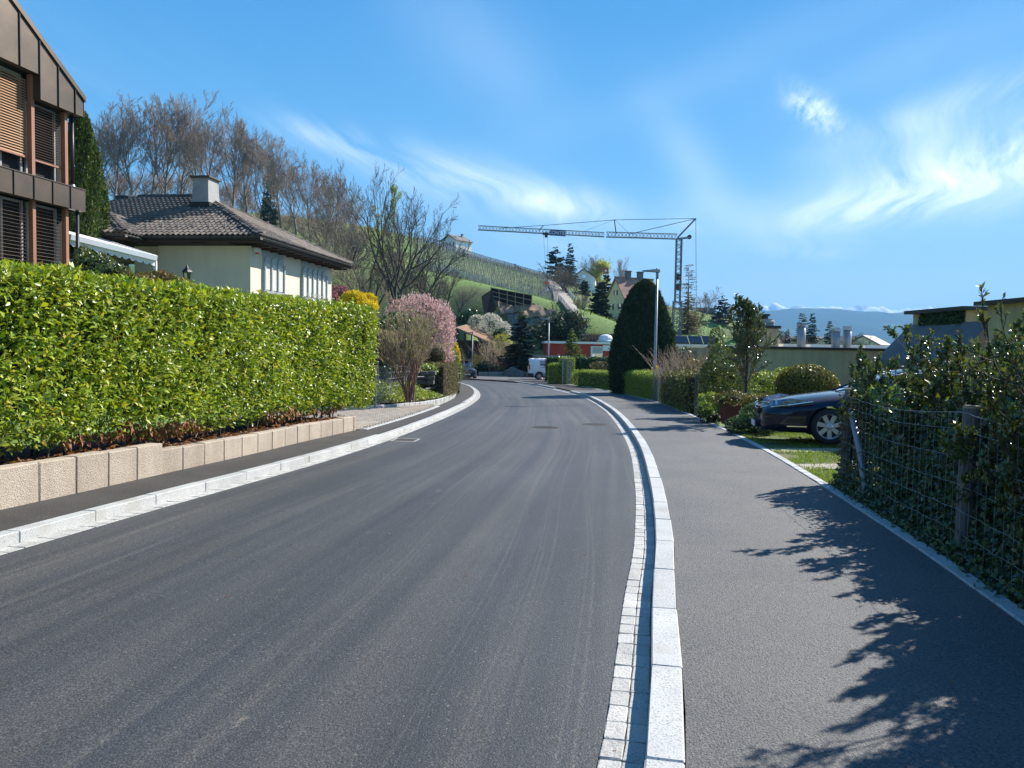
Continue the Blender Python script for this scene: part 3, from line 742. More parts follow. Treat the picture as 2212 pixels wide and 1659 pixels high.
_gx = np.sinh(np.linspace(-3.1, 3.1, 230)) * 50; _gy = np.concatenate([np.linspace(-60, 110, 110), np.geomspace(113, 700, 110)])
_X, _Y = np.meshgrid(_gx, _gy); _Z = terrain_z(_X.ravel(), _Y.ravel())
_n, _m = _X.shape[1], _X.shape[0]
_F = np.array([[j * _n + i, j * _n + i + 1, (j + 1) * _n + i + 1, (j + 1) * _n + i] for j in range(_m - 1) for i in range(_n - 1)])
put('ground', npmesh('ground', np.stack([_X.ravel(), _Y.ravel(), _Z], 1), [_F], M['terrain'], smooth=True), kind='structure')

# far valley, mountain ridge and snowy range
def far_mat(name, stops, scale, bump=0.0):
    m = bpy.data.materials.new(name); m.use_nodes = True; m.node_tree.nodes.clear(); t = NT(m.node_tree)
    P = t.node('ShaderNodeNewGeometry').outputs['Position']
    c = t.ramp(t.noise(P, scale, 8, 0.6), stops)
    b = t.node('ShaderNodeBsdfDiffuse'); t.l.new(c, b.inputs[0]); o = t.node('ShaderNodeOutputMaterial'); t.l.new(b.outputs[0], o.inputs[0]); return m
m_val = far_mat('valley_land', [(0.35, (0.03, 0.06, 0.025)), (0.5, (0.07, 0.12, 0.035)), (0.62, (0.14, 0.17, 0.07)), (0.7, (0.30, 0.28, 0.24))], 0.004)
m_ridge = far_mat('wooded_ridge', [(0.40, (0.022, 0.040, 0.024)), (0.60, (0.035, 0.06, 0.03)), (0.68, (0.12, 0.16, 0.06))], 0.0022)
m_alp = far_mat('snowy_rock', [(0.40, (0.30, 0.32, 0.36)), (0.47, (0.82, 0.84, 0.87))], 0.004)
def sheet(name, xs, ys, zf, mat, smooth_=True):
    X, Y = np.meshgrid(xs, ys); Z = zf(X, Y); n, m = len(xs), len(ys)
    F = np.array([[j * n + i, j * n + i + 1, (j + 1) * n + i + 1, (j + 1) * n + i] for j in range(m - 1) for i in range(n - 1)])
    put(name, npmesh(name, np.stack([X.ravel(), Y.ravel(), Z.ravel()], 1), [F], mat, smooth=smooth_), kind='structure')
def fbm(x, seed, octs, amp=0.5):
    r = np.random.default_rng(seed); s = 0 * x; a = 1.0
    for f in octs:
        xp = np.arange(-600, 600); t = r.normal(size=1200); s = s + a * np.interp(x * f, xp, t); a *= amp
    return s
sheet('valley', np.linspace(-12000, 12500, 60), np.linspace(500, 10500, 50), lambda X, Y: -118 - 4 * np.sin(X / 900) + 0 * Y, m_val)
_rp = [(-3000, 250), (-1200, 300), (0, 330)] + [(at(u, v, 6000).x, at(u, v, 6000).z) for u, v in
      [(1440, 684), (1520, 680), (1576, 677), (1610, 674), (1640, 671.5), (1700, 667), (1740, 665.5), (1779, 666), (1820, 668.5), (1858, 671.6), (1920, 676), (1954, 675.5), (2010, 674), (2070, 671), (2134, 669), (2212, 668)]] + [(6000, 330), (8000, 300), (12000, 250)]
_rx, _rz = np.array([p[0] for p in _rp]), np.array([p[1] for p in _rp])
def ridge_z(X, Y):
    top = np.interp(X, _rx, _rz) + 3 * fbm(X / 90, 3, (1, 2.3, 5), 0.5)
    s = np.clip((Y - 3600) / 2400, 0, 1.0); back = np.clip((Y - 6000) / 1200, 0, 1)
    gul = 18 * fbm(X / 260 + Y / 1500, 5, (1, 2.1), .6) * s * (1 - s) * 2
    return -125 + (top + 125) * (s ** 0.85) * (1 - 0.5 * back) + gul
sheet('mountain_ridge', np.linspace(-5000, 11000, 420), np.concatenate([np.linspace(3500, 6000, 18), [6300, 6800, 7300]]), ridge_z, m_ridge)
# low wooded hills in the middle distance
sheet('wooded_hills', np.linspace(200, 3500, 160), np.linspace(1500, 2400, 10),
      lambda X, Y: -122 + (np.interp(X, [200, 700, 1100, 1500, 2000, 2600, 3500], [10, 30, 55, 48, 70, 80, 40]) + 5 * fbm(X / 60, 9, (1, 2.3))) * np.sin(np.pi * np.clip((Y - 1500) / 900, 0, 1)), m_ridge)
_ap = [(at(u, v, 8600).x, at(u, v, 8600).z) for u, v in
       [(1100, 700), (1400, 690), (1545, 680), (1572, 673), (1590, 668), (1612, 667), (1632, 668), (1650, 661), (1662, 659), (1673, 655), (1684, 657), (1696, 664), (1712, 665), (1722, 660), (1732, 660), (1742, 664),
        (1762, 666), (1790, 664), (1810, 662), (1822, 666), (1838, 664), (1847, 661), (1856, 657), (1864, 660), (1871, 662), (1880, 660), (1890, 665), (1903, 663), (1914, 666), (1930, 671), (1960, 668), (1985, 667),
        (2000, 665), (2012, 663), (2028, 666), (2047, 662), (2064, 665), (2080, 664), (2100, 668), (2150, 666), (2180, 660), (2212, 663), (2300, 662)]]
_ax, _az = np.array([p[0] for p in _ap]), np.array([p[1] for p in _ap])
def alp_z(X, Y):
    top = np.interp(X, _ax, _az) + 7 * fbm(X / 35, 11, (1, 2.2, 4.7), .55)
    s = np.clip((Y - 7400) / 1200, 0, 1); back = np.clip((Y - 8600) / 500, 0, 1)
    return -125 + (top + 125) * s * (1 - .6 * back) + 40 * fbm(X / 120 + Y / 400, 13, (1, 2.3, 5), .6) * s * (1 - s) * 2.4
sheet('snowy_mountains', np.linspace(-2000, 9500, 640), np.concatenate([np.linspace(7400, 8600, 14), [8800, 9100]]), alp_z, m_alp, False)

# the air: one pale even volume
hz = MB().box((1500, 5200, 225), (25000, 11000, 810)).build('haze', None, kind='stuff')
hm = bpy.data.materials.new('air'); hm.use_nodes = True; hm.node_tree.nodes.clear(); _t = NT(hm.node_tree)
_v = _t.node('ShaderNodeVolumePrincipled'); _v.inputs['Color'].default_value = (0.28, 0.58, 0.95, 1); _v.inputs['Density'].default_value = 1.4e-4
_v.inputs['Anisotropy'].default_value = 0.1
_o = _t.node('ShaderNodeOutputMaterial'); _t.l.new(_v.outputs[0], _o.inputs['Volume']); hz.data.materials.append(hm)

# ================================================================== STREET
KH = 0.10
def plane(h): return lambda x, y: SL * y + h
strip('road', LG, RG, plane(0.0), 'street', kind='structure')
strip('right_pavement', offset(RG, 0.345), RE, plane(KH - 0.006), 'pave', kind='structure')
strip('left_pavement', LW + LE[1:], offset(LG, -0.315), plane(KH - 0.006), 'pave_l', kind='structure')

gr_r = strip('right_gutter', RG, offset(RG, 0.19), plane(-0.02 + 0.01), 'mortar', kind='structure')
gr_l = strip('left_gutter', offset(LG, -0.17), LG, plane(-0.02 + 0.01), 'mortar', kind='structure')
def along(pl, length, gap, y0=-3.0, y1=90.0):
    """Centre, direction, length of successive stones along a polyline."""
    out = []; n = max(1, int(round((length) / 0.05))); q = []
    L = [0]
    for a, b in zip(pl, pl[1:]): L.append(L[-1] + (b - a).length)
    xs = np.array([p.x for p in pl]); ys = np.array([p.y for p in pl]); s = 0; k = 0
    r = random.Random(3)
    while s + length < L[-1]:
        ln = length * (1 if callable(gap) else 1)
        a = Vector((np.interp(s, L, xs), np.interp(s, L, ys))); b = Vector((np.interp(s + ln, L, xs), np.interp(s + ln, L, ys)))
        c = (a + b) / 2
        if y0 < c.y < y1: out.append((c, (b - a).normalized(), (b - a).length - gap, k))
        s += ln; k += 1
    return out
setts = [stone('sett', (0.158, 0.090, 0.06), 0.005, 'sett', i, 0.003) for i in range(6)]
def sett_rows(parent, base, offs, length=0.163, rot=False):
    items = []; r = random.Random(5)
    for off in offs:
        for c, d, L, k in along(offset(base, off), length, 0.006, -1.5, 62):
            p = Vector((c.x, c.y, SL * c.y - 0.027 + r.uniform(-.0025, .0025)))
            items.append((setts[r.randrange(6)], frame_mat(p, (d.x, d.y, SL), (0.03 * r.uniform(-1, 1), 0.03 * r.uniform(-1, 1), 1))))
    return items
pieces(gr_r, 'sett', sett_rows(gr_r, RG, (0.048, 0.142)), 'sett', 300, 'setts_beyond')
pieces(gr_l, 'sett', sett_rows(gr_l, LG, (-0.043, -0.128)), 'sett', 260, 'setts_beyond')

# kerbs: long granite stones, each a part
def kerb(name, base, off, w, length, hf, label=None):
    root = struct_root(name, (base[14].x, base[14].y, 0))
    items = []; r = random.Random(11)
    me = {}
    for c, d, L, k in along(offset(base, off), length, 0.003, -4.5, 84):
        h = hf(c.y); key = round(h, 2)
        if key not in me: me[key] = [stone('granite', (length - 0.003, w, 0.25), 0.007, 'kerb_stone', i, 0.0022) for i in range(3)]
        z = SL * c.y + h - 0.125 + r.uniform(-.0015, .0015)
        T = frame_mat((c.x, c.y, z), (d.x, d.y, SL)) @ Matrix.Diagonal((1.0 if abs(L - length) < .02 else L / length, 1, 1, 1))
        items.append((me[key][k % 3], T))
    pieces(root, 'kerb_stone', items, 'granite', 300)
    return root
kerb('right_kerb', RG, 0.19 + 0.078, 0.150, 0.92, lambda y: KH + .004 if y < 41 or 47 < y < 60 else (0.03))
kerb('left_kerb', LG, -(0.17 + 0.073), 0.140, 0.90, lambda y: KH + .004 if y < 15.6 or y > 27.5 else 0.085)
# granite edging at the back of the right pavement
ed = struct_root('pavement_edging', (RE[14].x, RE[14].y, 0))
edm = [stone('granite', (0.292, 0.12, 0.12), 0.008, 'edging_stone', i, 0.003) for i in range(5)]
items = [(edm[k % 5], frame_mat((c.x, c.y, SL * c.y + KH + .008 - .06), (d.x, d.y, SL))) for c, d, L, k in along(offset(RE, 0.064), 0.3, 0.006, -2, 62)]
pieces(ed, 'edging_stone', items, 'granite', 300)
ed2 = struct_root('driveway_edging', (-3, 18, 0))
items = [(edm[k % 5], frame_mat((c.x, c.y, SL * c.y + KH + .008 - .06), (d.x, d.y, SL))) for c, d, L, k in along(offset(LE, 0.064), 0.3, 0.006, 16.4, 25.4)]
pieces(ed2, 'edging_stone', items, 'granite', 300)

# side road area at the bend (concrete coloured forecourt with the van)
put('forecourt', MB().add([(-6, 78.5, SL * 78 + .08), (3.0, 62, SL * 62 + .08), (8, 64, SL * 64 + .08), (9, 78, SL * 78 + .08), (6, 83, SL * 83 + .08), (-7, 84, SL * 84 + .08), (-14, 83.5, SL * 83.5 + .08)], [(0, 1, 2, 3, 4, 5, 6)]).mesh('forecourt', 'pave', recalc=False), kind='structure')
_fp = strip('forecourt_path', offset(RG, 0.345)[100:], offset(RG, 2.3)[100:], plane(KH - .006), 'pave', kind='structure')

# manhole covers
def manhole(label, x, y, r, tint):
    t = thing('manhole_cover', label, 'manhole cover', (x, y, SL * y + .004))
    MB().lathe([(r, 0), (r, .006), (r - .03, .006), (r - .03, .002)], n=32).build('frame', 'iron', t, Matrix.Translation((x, y, SL * y)) )
    mb = MB(); mb.lathe([(r - .035, 0), (r - .035, .005), (0.0, .005)], n=32)
    mb.build('lid', tint, t, Matrix.Translation((x, y, SL * y)))
    for i in range(-3, 4):
        a = math.sqrt(max(0.01, (r - .05) ** 2 - (i * .085) ** 2))
        MB().box((x, y + i * .085, SL * y + .0065), (2 * a, .03, .004)).build('rib', 'iron', t)
manhole('round iron manhole cover nearer the middle of the road', 0.84, 18.7, 0.36, 'iron')
manhole('faint round manhole cover close to the right gutter', 2.20, 19.9, 0.36, 'pave')
t = thing('storm_drain', 'rectangular iron drain grate against the left gutter', 'drain', (-2.15, 15.2, SL * 15.2))
T = Matrix.Translation((-2.12, 15.2, SL * 15.2)) @ Matrix.Rotation(-.12, 4, 'Z')
mb = MB(); [mb.box(c, s) for c, s in [((0, .23, .003), (.5, .04, .008)), ((0, -.23, .003), (.5, .04, .008)), ((.23, 0, .003), (.04, .42, .008)), ((-.23, 0, .003), (.04, .42, .008))]]
mb.build('frame', 'concrete', t, T); MB().box((0, 0, .0015), (.42, .42, .003)).build('sump', 'dark', t, T)
for i in range(8): MB().box((-.18 + i * .051, 0, .004), (.022, .42, .006)).build('bar', 'iron', t, T)

# ================================================================== RETAINING WALL AND LAUREL HEDGE
def wall_top(y): return (0.36 if y < 9.75 else 0.285)
wl_ = thing('retaining_wall', 'low retaining wall of upright washed concrete blocks under the laurel hedge', 'wall', (-4.9, 7.25, SL * 7.25))
r = random.Random(4); k = 0
L = [0]
for a, b in zip(LW, LW[1:]): L.append(L[-1] + (b - a).length)
s = 0.0
xs = np.array([p.x for p in LW]); ys = np.array([p.y for p in LW])
blk = {}
while s < L[-1] - 0.05:
    w = 0.497; e = min(s + w, L[-1])
    a = Vector((np.interp(s, L, xs), np.interp(s, L, ys))); b = Vector((np.interp(e, L, xs), np.interp(e, L, ys))); c = (a + b) / 2
    d = (b - a).normalized(); nr = Vector((-d.y, d.x))
    h = wall_top(c.y) + (0.03 if c.y < 9.75 else 0); top = SL * c.y + KH + h
    H = h + 0.35; push = -0.0 if c.y < 9.75 else 0.05
    T = frame_mat((c.x + nr.x * (.09 + push), c.y + nr.y * (.09 + push), top - H / 2 + r.uniform(-.006, .006)), (d.x, d.y, SL), (r.uniform(-.008, .008), r.uniform(-.008, .008), 1))
    me = stone('block', ((b - a).length - 0.010, 0.18, H), 0.010, 'concrete_block', k, 0.003)
    put('concrete_block', me, wl_, T); k += 1; s = e
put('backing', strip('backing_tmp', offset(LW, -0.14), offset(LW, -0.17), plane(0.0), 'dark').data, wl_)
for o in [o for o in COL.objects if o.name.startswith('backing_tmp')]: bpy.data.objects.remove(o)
# bed behind the wall
strip('hedge_bed', offset(LW, -2.4), offset(LW, -0.16), lambda x, y: SL * y + KH + wall_top(y) - 0.05 + 0.03 * math.sin(x * 9 + y * 7) * math.cos(y * 11), 'soil', kind='structure')
# laurel hedge
HW = 1.3
hp_full = [p for p in offset(LW, -(0.30 + HW / 2)) if p.y > -4.5] + [Vector((-3.93, 17.0)), Vector((-3.80, 17.65))]
def hz0(x, y): return SL * y + KH + wall_top(y) + 0.09
HT = lambda x, y: 2.245 + 0.008 * (y - 7)
t_h = thing('laurel_hedge', 'tall clipped cherry laurel hedge with glossy yellow-green leaves above the block wall', 'hedge', (hp_full[0].x, hp_full[0].y, 0))
Cs, Ns = [], []
for a, b in zip(hp_full, hp_full[1:]):
    Ls = (b - a).length; tt = (b - a) / Ls; nr = Vector((tt.y, -tt.x))
    dist = max(4.5, (a.length)); q = 2500 if dist < 12 else 2000
    if a.y < 3: q = 260
    for side in (1, -1, 0):
        if side == -1 and a.y > 3: dens = 120
        else: dens = q
        zb, zt = hz0(a.x, a.y), HT(a.x, a.y); h = zt - zb
        n = int(dens * Ls * (h if side else HW) * (1.15 if side == 1 else 1)); s_ = rng.random(n)
        if side: z = zb + rng.random(n) * h; o = np.full(n, side * HW / 2) + rng.normal(0, .035, n) - side * 0.10 * (rng.random(n) ** 2); nn = np.tile([nr.x * side, nr.y * side, 0.], (n, 1))
        else: z = np.full(n, zt) + rng.normal(0, .04, n); o = (rng.random(n) - .5) * HW; nn = np.tile([0, 0, 1.], (n, 1))
        if side: # bottom edge tucks back
            tuck = np.clip(1 - (z - zb) / 0.45, 0, 1); o -= side * 0.22 * tuck ** 2
        Cs.append(np.stack([a.x + tt.x * Ls * s_ + nr.x * o, a.y + tt.y * Ls * s_ + nr.y * o, z], 1)); Ns.append(nn)
e0, e1 = hp_full[-1], hp_full[-2]; tt = (e0 - e1).normalized(); nr = Vector((tt.y, -tt.x)); n = int(850 * HW * 2.0); o = (rng.random(n) - .5) * HW
zb, zt = hz0(e0.x, e0.y), HT(e0.x, e0.y)
Cs.append(np.stack([e0.x + nr.x * o, e0.y + nr.y * o, zb + rng.random(n) * (zt - zb)], 1)); Ns.append(np.tile([tt.x, tt.y, 0.], (n, 1)))
C, N = np.concatenate(Cs), np.concatenate(Ns)
und = 0.022 * np.sin(C[:, 1] * 2.3 + C[:, 2] * 3.1) + 0.02 * np.sin(C[:, 1] * 5.7 - C[:, 2] * 4.3)
C += N * und[:, None]
D = unit(N * 0.55 + rdir(len(C)) * 0.75 + np.array([0, 0, 0.45])); NN = unit(N * 0.5 + np.array([0, 0, .7]) + rdir(len(C)) * 0.55)
Ls_ = np.clip(rng.normal(0.070, 0.026, len(C)), .028, .14)
clump = 0.5 + 0.5 * np.sin(C[:, 1] * 3.7 + 1.3 * np.sin(C[:, 2] * 5)) * np.sin(C[:, 2] * 4.1 + C[:, 1])
rv = np.clip(rng.normal(0.40, 0.24, len(C)) + 0.12 * (clump - .5), 0, .99)
low = (C[:, 2] - np.array([hz0(x, y) for x, y in C[:, :2]])) < (0.10 + 0.12 * (np.sin(C[:, 1] * 1.9 + 1) > 0.1) + 0.05 * rng.random(len(C)))
dead = low & (rng.random(len(C)) < 0.42) & (N[:, 2] < .5) & (np.sin(C[:, 1] * 1.35 + .6) > -0.35)
gap = low & (rng.random(len(C)) < 0.35)
pocket = (np.sin(C[:, 1] * 6.1 + 2 * np.sin(C[:, 2] * 5.3)) * np.sin(C[:, 2] * 7.7 + 1.7 * np.sin(C[:, 1] * 4.9)) > .72) & (rng.random(len(C)) < .75)
keep = ~dead & ~gap & ~pocket
V, F = leaf_arrays(C[keep], D[keep], NN[keep], Ls_[keep], Ls_[keep] * 0.44, 0.16, 0.18)
put('foliage', npmesh('foliage', V, [F], M['laurel'], rnd=np.repeat(rv[keep], 4)), t_h, kind='stuff')
nd = dead.sum(); Dd = unit(D[dead] * .6 + np.array([0, 0, -.9]))
put('dead_foliage', leafmesh('dead_foliage', C[dead], Dd, NN[dead], Ls_[dead], Ls_[dead] * .5, 'laurel_dead', False), t_h, kind='stuff')
# the largest single leaves
lm = []
for i, m_ in enumerate(['laurel'] * 5):
    me = leafmesh('leaf', np.zeros((1, 3)), np.array([[1, 0, 0]]), np.array([[0, 0, 1]]), [0.11], [0.046], m_, False, 0.16, 0.2, rnd=np.array([[.15, .35, .5, .62, .28][i]])); lm.append(me)
for i in range(240):
    y = 6.6 + 5.2 * rng.random() ** 1.3; x = xat(hp_full, y) + HW / 2 + 0.05; zb, zt = hz0(x, y), HT(x, y); z = zb + .35 + (zt - zb - .35) * rng.random()
    d = unit(np.array([0.8, 0, .35]) + rng.normal(size=3) * .6); nn = unit(np.array([.3, 0, .9]) + rng.normal(size=3) * .4)
    put('leaf', lm[i % 5], t_h, frame_mat((x + .022 * math.sin(y * 2.3 + z * 3.1) + .02 * math.sin(y * 5.7 - z * 4.3), y, z), d, nn))
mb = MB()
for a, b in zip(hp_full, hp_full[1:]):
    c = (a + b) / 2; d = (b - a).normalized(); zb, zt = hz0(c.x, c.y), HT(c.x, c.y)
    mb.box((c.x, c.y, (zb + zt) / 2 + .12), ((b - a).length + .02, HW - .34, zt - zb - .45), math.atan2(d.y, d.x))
mb.build('inner_twigs', 'inner', t_h)  # dark boxes added inside the laurel to block light
# stems at the foot
st = []
for i in range(150):
    y = rng.uniform(2, 16.5); x = xat(hp_full, y) + rng.uniform(-.1, .5); z = hz0(x, y) - .25
    st.append(((x, y, z), (x + rng.uniform(-.15, .15), y + rng.uniform(-.25, .25), z + .6), .012, .006))
put('stems', segmesh('stems', st, 'bark', 4), t_h, kind='stuff')
# leaf litter in the bed and on the asphalt
C = []
for i in range(900):
    y = rng.uniform(3, 16.4); x = xat(LW, y) - rng.uniform(.18, .7); C.append((x, y, SL * y + KH + wall_top(y) - .01 + rng.uniform(0, .03)))
C = np.array(C); leaves('leaf_litter', C, unit(rng.normal(size=(len(C), 3)) * [1, 1, .15]), unit(np.array([0, 0, 1.]) + rng.normal(size=(len(C), 3)) * .4), .07, .035, 'laurel_dead', kind='stuff')

# fallen leaves here and there on the asphalt, each on its own
fl = [leafmesh('fallen_leaf', np.zeros((1, 3)), np.array([[1, 0, 0]]), np.array([[0, 0, 1]]), [s_], [s_ * .5], 'laurel_dead', False, .2, .1, rnd=np.array([q])) for s_, q in ((.03, .1), (.045, .9), (.03, .5))]
spots = [(.62, 6.3), (-1.1, 6.9), (-1.6, 9), (2.45, 4.1), (3.02, 4.75), (2.9, 4.5), (2.15, 3.6), (1.3, 8.3), (-1.9, 5), (-.3, 5.6), (2.1, 13), (1.6, 3.5), (.45, 3.05)]
for i, (x, y) in enumerate(spots):
    onp = x > xat(RG, y) + .35
    put('fallen_leaf', fl[i % 3], None, frame_mat((x, y, SL * y + (KH if onp else 0) + .004), (math.cos(i * 1.7), math.sin(i * 1.7), 0), (.1 * math.sin(i), .1 * math.cos(i), 1)),
        label='small dry brown leaf lying on the ' + ('right pavement' if onp else 'road asphalt'), cat='leaf', group='dry leaves on the pavement' if onp else 'dry leaves on the road')

# ================================================================== DRIVEWAY, GARDEN BED AND EDGING BEHIND THE WALL END
dv = put('driveway', MB().add([(p[0], p[1], SL * p[1] + KH - .03) for p in [(-3.2, 16.3), (-2.80, 20.5), (-2.50, 25.3), (-2.7, 26.9), (-4.3, 23.4), (-6.2, 21.6), (-10, 19.6), (-11, 16.6)]], [tuple(range(8))]).mesh('driveway', 'mortar', recalc=False), kind='structure')
pv = [stone('paver', (0.192, 0.095, 0.05), 0.006, 'paver', i, .002) for i in range(4)]
items = []; d = Vector((.165, 1)).normalized(); nr = Vector((d.y, -d.x))
poly = [(-3.3, 16.4), (-2.94, 20.4), (-2.64, 25.3), (-2.84, 26.7), (-4.4, 23.2), (-6.3, 21.4), (-10, 19.4), (-10.6, 16.9)]
def inside(x, y, P):
    c = False
    for i in range(len(P)):
        (x1, y1), (x2, y2) = P[i], P[i - 1]
        if (y1 > y) != (y2 > y) and x < (x2 - x1) * (y - y1) / (y2 - y1) + x1: c = not c
    return c
for i in range(0, 110):
    for j in range(-42, 12):
        p = Vector((-3.2, 16.0)) + d * (i * .1) + nr * (j * .2 + (.1 if i % 2 else 0))
        if inside(p.x, p.y, poly): items.append((pv[(i * 7 + j) % 4], frame_mat((p.x, p.y, SL * p.y + KH - .027 + .001 * ((i * j) % 3)), (nr.x, nr.y, 0))))
pieces(dv, 'paver', items, 'paver', 300, 'pavers_beyond')
# garden bed curb: rough granite stones
GE = spline([(-11, 19.6), (-8.2, 20.6), (-6.0, 21.8), (-4.45, 23.3), (-3.4, 25.2), (-2.85, 27.2), (-2.60, 30), (-2.66, 35), (-2.95, 40), (-3.7, 48), (-5.4, 56), (-8.3, 63.4)], 0.5)
t = thing('garden_curb', 'row of rough granite stones edging the garden bed behind the driveway', 'curb', (GE[0].x, GE[0].y, 0))
gm = [stone('granite', (0.34, 0.10, 0.30), 0.014, 'curb_stone', i, .008) for i in range(5)]
items = [(gm[k % 5], frame_mat((c.x, c.y, SL * c.y + KH - .055), (d_.x, d_.y, SL))) for c, d_, Lx, k in along(GE, 0.35, .012, 15, 62)]
pieces(t, 'curb_stone', items, 'granite', 200)
strip('garden_bed', [Vector((p.x - 6.5, p.y + 1.5)) for p in GE], offset(GE, -.05), lambda x, y: SL * y + KH + .12 + .16 * min(1, max(0, (xat(GE, y) if y > 20 else x) - x) / 2.0), 'soil', kind='structure')
# ground-cover leaves in the bed
C = []
while len(C) < 30000:
    y = 19.9 + 13 * rng.random() ** 1.2; xr = xat(GE, y) if y > 19.7 else -3; x = xr - .06 - 5.5 * rng.random() ** 1.3
    if x < -9.5: continue
    dd = xr - x; C.append((x, y, SL * y + KH + .12 + .16 * min(1, dd / 2) + (.55 if y < 28 else .25) * min(1, dd / .9 + .25) * rng.random() ** .5 * (.75 + .35 * math.sin(x * 3) * math.cos(y * 2.1))))
C = np.array(C); leaves('ground_cover', C, rdir(len(C), .3), rdir(len(C), 1.2), rng.uniform(.05, .11, len(C)), .05, 'ground_cover', simple=True, kind='stuff')
# ================================================================== BROWN COPPER-CLAD HOUSE
H0 = Vector((-12.866, 23.0)); Hd = Vector((.165, 1)).normalized(); Hn = Vector((Hd.y, -Hd.x))
def HP(s, o, z): return Vector((H0.x + Hd.x * s + Hn.x * o, H0.y + Hd.y * s + Hn.y * o, z))
HA = math.atan2(Hd.y, Hd.x)
def hbox(name, mat, s0, s1, o0, o1, z0, z1, parent, bevel=0, **k):
    return MB().box(HP((s0 + s1) / 2, (o0 + o1) / 2, (z0 + z1) / 2), (s1 - s0, o1 - o0, z1 - z0), HA).build(name, mat, parent, bevel=bevel, **k)
bh = thing('brown_house', 'dark brown copper clad house with red-brown window posts and slatted blinds behind the laurel hedge', 'house', (H0.x, H0.y, 0.8))
hbox('wall', 'dark', -9.2, -0.12, -7.0, -0.55, 0.5, 8.6, bh)
top_z = lambda s: 8.74 - 0.675 * s
# roof slab rising towards the camera
MB().add([HP(0.05, .05, 8.76), HP(-9.3, .05, top_z(-9.3) + .02), HP(-9.3, -8, top_z(-9.3) + .02), HP(0.05, -8, 8.76),
          HP(0.05, .05, 8.60), HP(-9.3, .05, top_z(-9.3) - .14), HP(-9.3, -8, top_z(-9.3) - .14), HP(0.05, -8, 8.60)],
         [(0, 1, 2, 3), (4, 7, 6, 5), (0, 4, 5, 1), (3, 2, 6, 7), (0, 3, 7, 4)]).build('roof', 'copper', bh)
js = [0.0, -0.35, -1.0, -1.68] + [-1.68 - .68 * i for i in range(1, 12)]
for b, a in zip(js, js[1:]):
    bot = 8.15 if a >= -1.70 else 8.81
    P = [HP(a + .004, .0, bot), HP(b - .004, .0, bot), HP(b - .004, .0, top_z(b) - .03), HP(a + .004, .0, top_z(a) - .03)]
    f = MB().prism(P, (-Hn.x, -Hn.y, 0), .22).build('fascia_panel', 'copper', bh)
    MB().bar(HP(a, .015, bot - .01), HP(a, .015, top_z(a) + .01), .022, .035).build('seam', 'copper_dk', f)
hbox('fascia_end', 'copper', -.0, .018, -.9, 0.01, 8.13, 8.72, bh)
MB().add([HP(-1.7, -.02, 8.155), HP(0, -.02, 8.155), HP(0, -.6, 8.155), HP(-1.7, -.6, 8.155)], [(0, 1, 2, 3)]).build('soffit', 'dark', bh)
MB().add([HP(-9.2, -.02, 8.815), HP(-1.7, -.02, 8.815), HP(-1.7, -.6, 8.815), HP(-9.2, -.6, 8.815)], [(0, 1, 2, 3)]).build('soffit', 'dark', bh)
jb = [0.03, -0.57, -1.25, -1.93, -2.62] + [-2.62 - .69 * i for i in range(1, 10)]
for b, a in zip(jb, jb[1:]):
    f = hbox('band_panel', 'copper', a + .004, b - .004, -.22, .0, 5.37, 6.00, bh)
    MB().bar(HP(a, .012, 5.36), HP(a, .012, 6.01), .022, .03).build('seam', 'copper_dk', f)
hbox('band_cap', 'copper', -9.2, .05, -.6, .02, 6.0, 6.025, bh)
hbox('band_end', 'copper', .03, .045, -.8, 0.0, 5.37, 6.00, bh)
for a in (-1.70, -0.46, -3.25, -4.8, -6.4):
    hbox('post', 'woodred', a - .06, a + .06, -.34, -.20, 6.026, 8.15 if a > -1.6 else 8.81, bh, .006)
    hbox('post', 'woodred', a - .06, a + .06, -.34, -.20, 2.2, 5.37, bh, .006)
def hwin(a, b, z0, z1, blind0, blind1, slat, step, tilt, rail=True):
    w = hbox('window', 'dark', a, b, -.62, -.58, z0, z1, bh)
    for (s0, s1, q0, q1) in ((a, b, z0, z0 + .08), (a, b, z1 - .06, z1), (a, a + .07, z0 + .08, z1 - .06), (b - .07, b, z0 + .08, z1 - .06)):
        hbox('frame', 'concrete', s0, s1, -.58, -.50, q0, q1, w, .004)
    hbox('frame', 'concrete', (a + b) / 2 - .03, (a + b) / 2 + .03, -.58, -.51, z0 + .08, z1 - .06, w) if b - a > 1.3 else None
    hbox('pane', 'glass', a + .07, b - .07, -.57, -.56, z0 + .08, z1 - .06, w)
    bl = hbox('blind_rail', 'woodred' if rail else 'slat_brown', a + .01, b - .01, -.38, -.31, blind0 - .05, blind0, bh)
    n = int((blind1 - blind0) / step)
    for i in range(n):
        z = blind0 + .03 + i * step
        MB().box((0, 0, 0), (b - a - .04, .075, .004), M4=Matrix.Translation(HP((a + b) / 2, -.345, z)) @ Matrix.Rotation(HA, 4, 'Z') @ Matrix.Rotation(tilt, 4, 'X')).build('slat', slat, bl)
    for q in (a + .25, b - .25):
        MB().bar(HP(q, -.345, blind0), HP(q, -.345, blind1), .006, .006).build('cord', 'metal_dk', bl)
hwin(-3.19, -1.76, 6.03, 8.80, 6.57, 8.74, 'slat_tan', .0725, R(50))
hwin(-4.74, -3.31, 6.03, 8.80, 6.57, 8.74, 'slat_tan', .0725, R(50))
hwin(-1.64, -0.52, 6.03, 8.15, 6.56, 8.10, 'slat_brown', .0725, R(12))
hwin(-3.19, -1.76, 2.3, 5.36, 2.4, 5.32, 'slat_brown', .098, R(10), False)
hwin(-4.74, -3.31, 2.3, 5.36, 2.4, 5.32, 'slat_brown', .098, R(10), False)
hwin(-1.64, -0.52, 2.3, 5.36, 2.4, 5.32, 'slat_brown', .098, R(10), False)
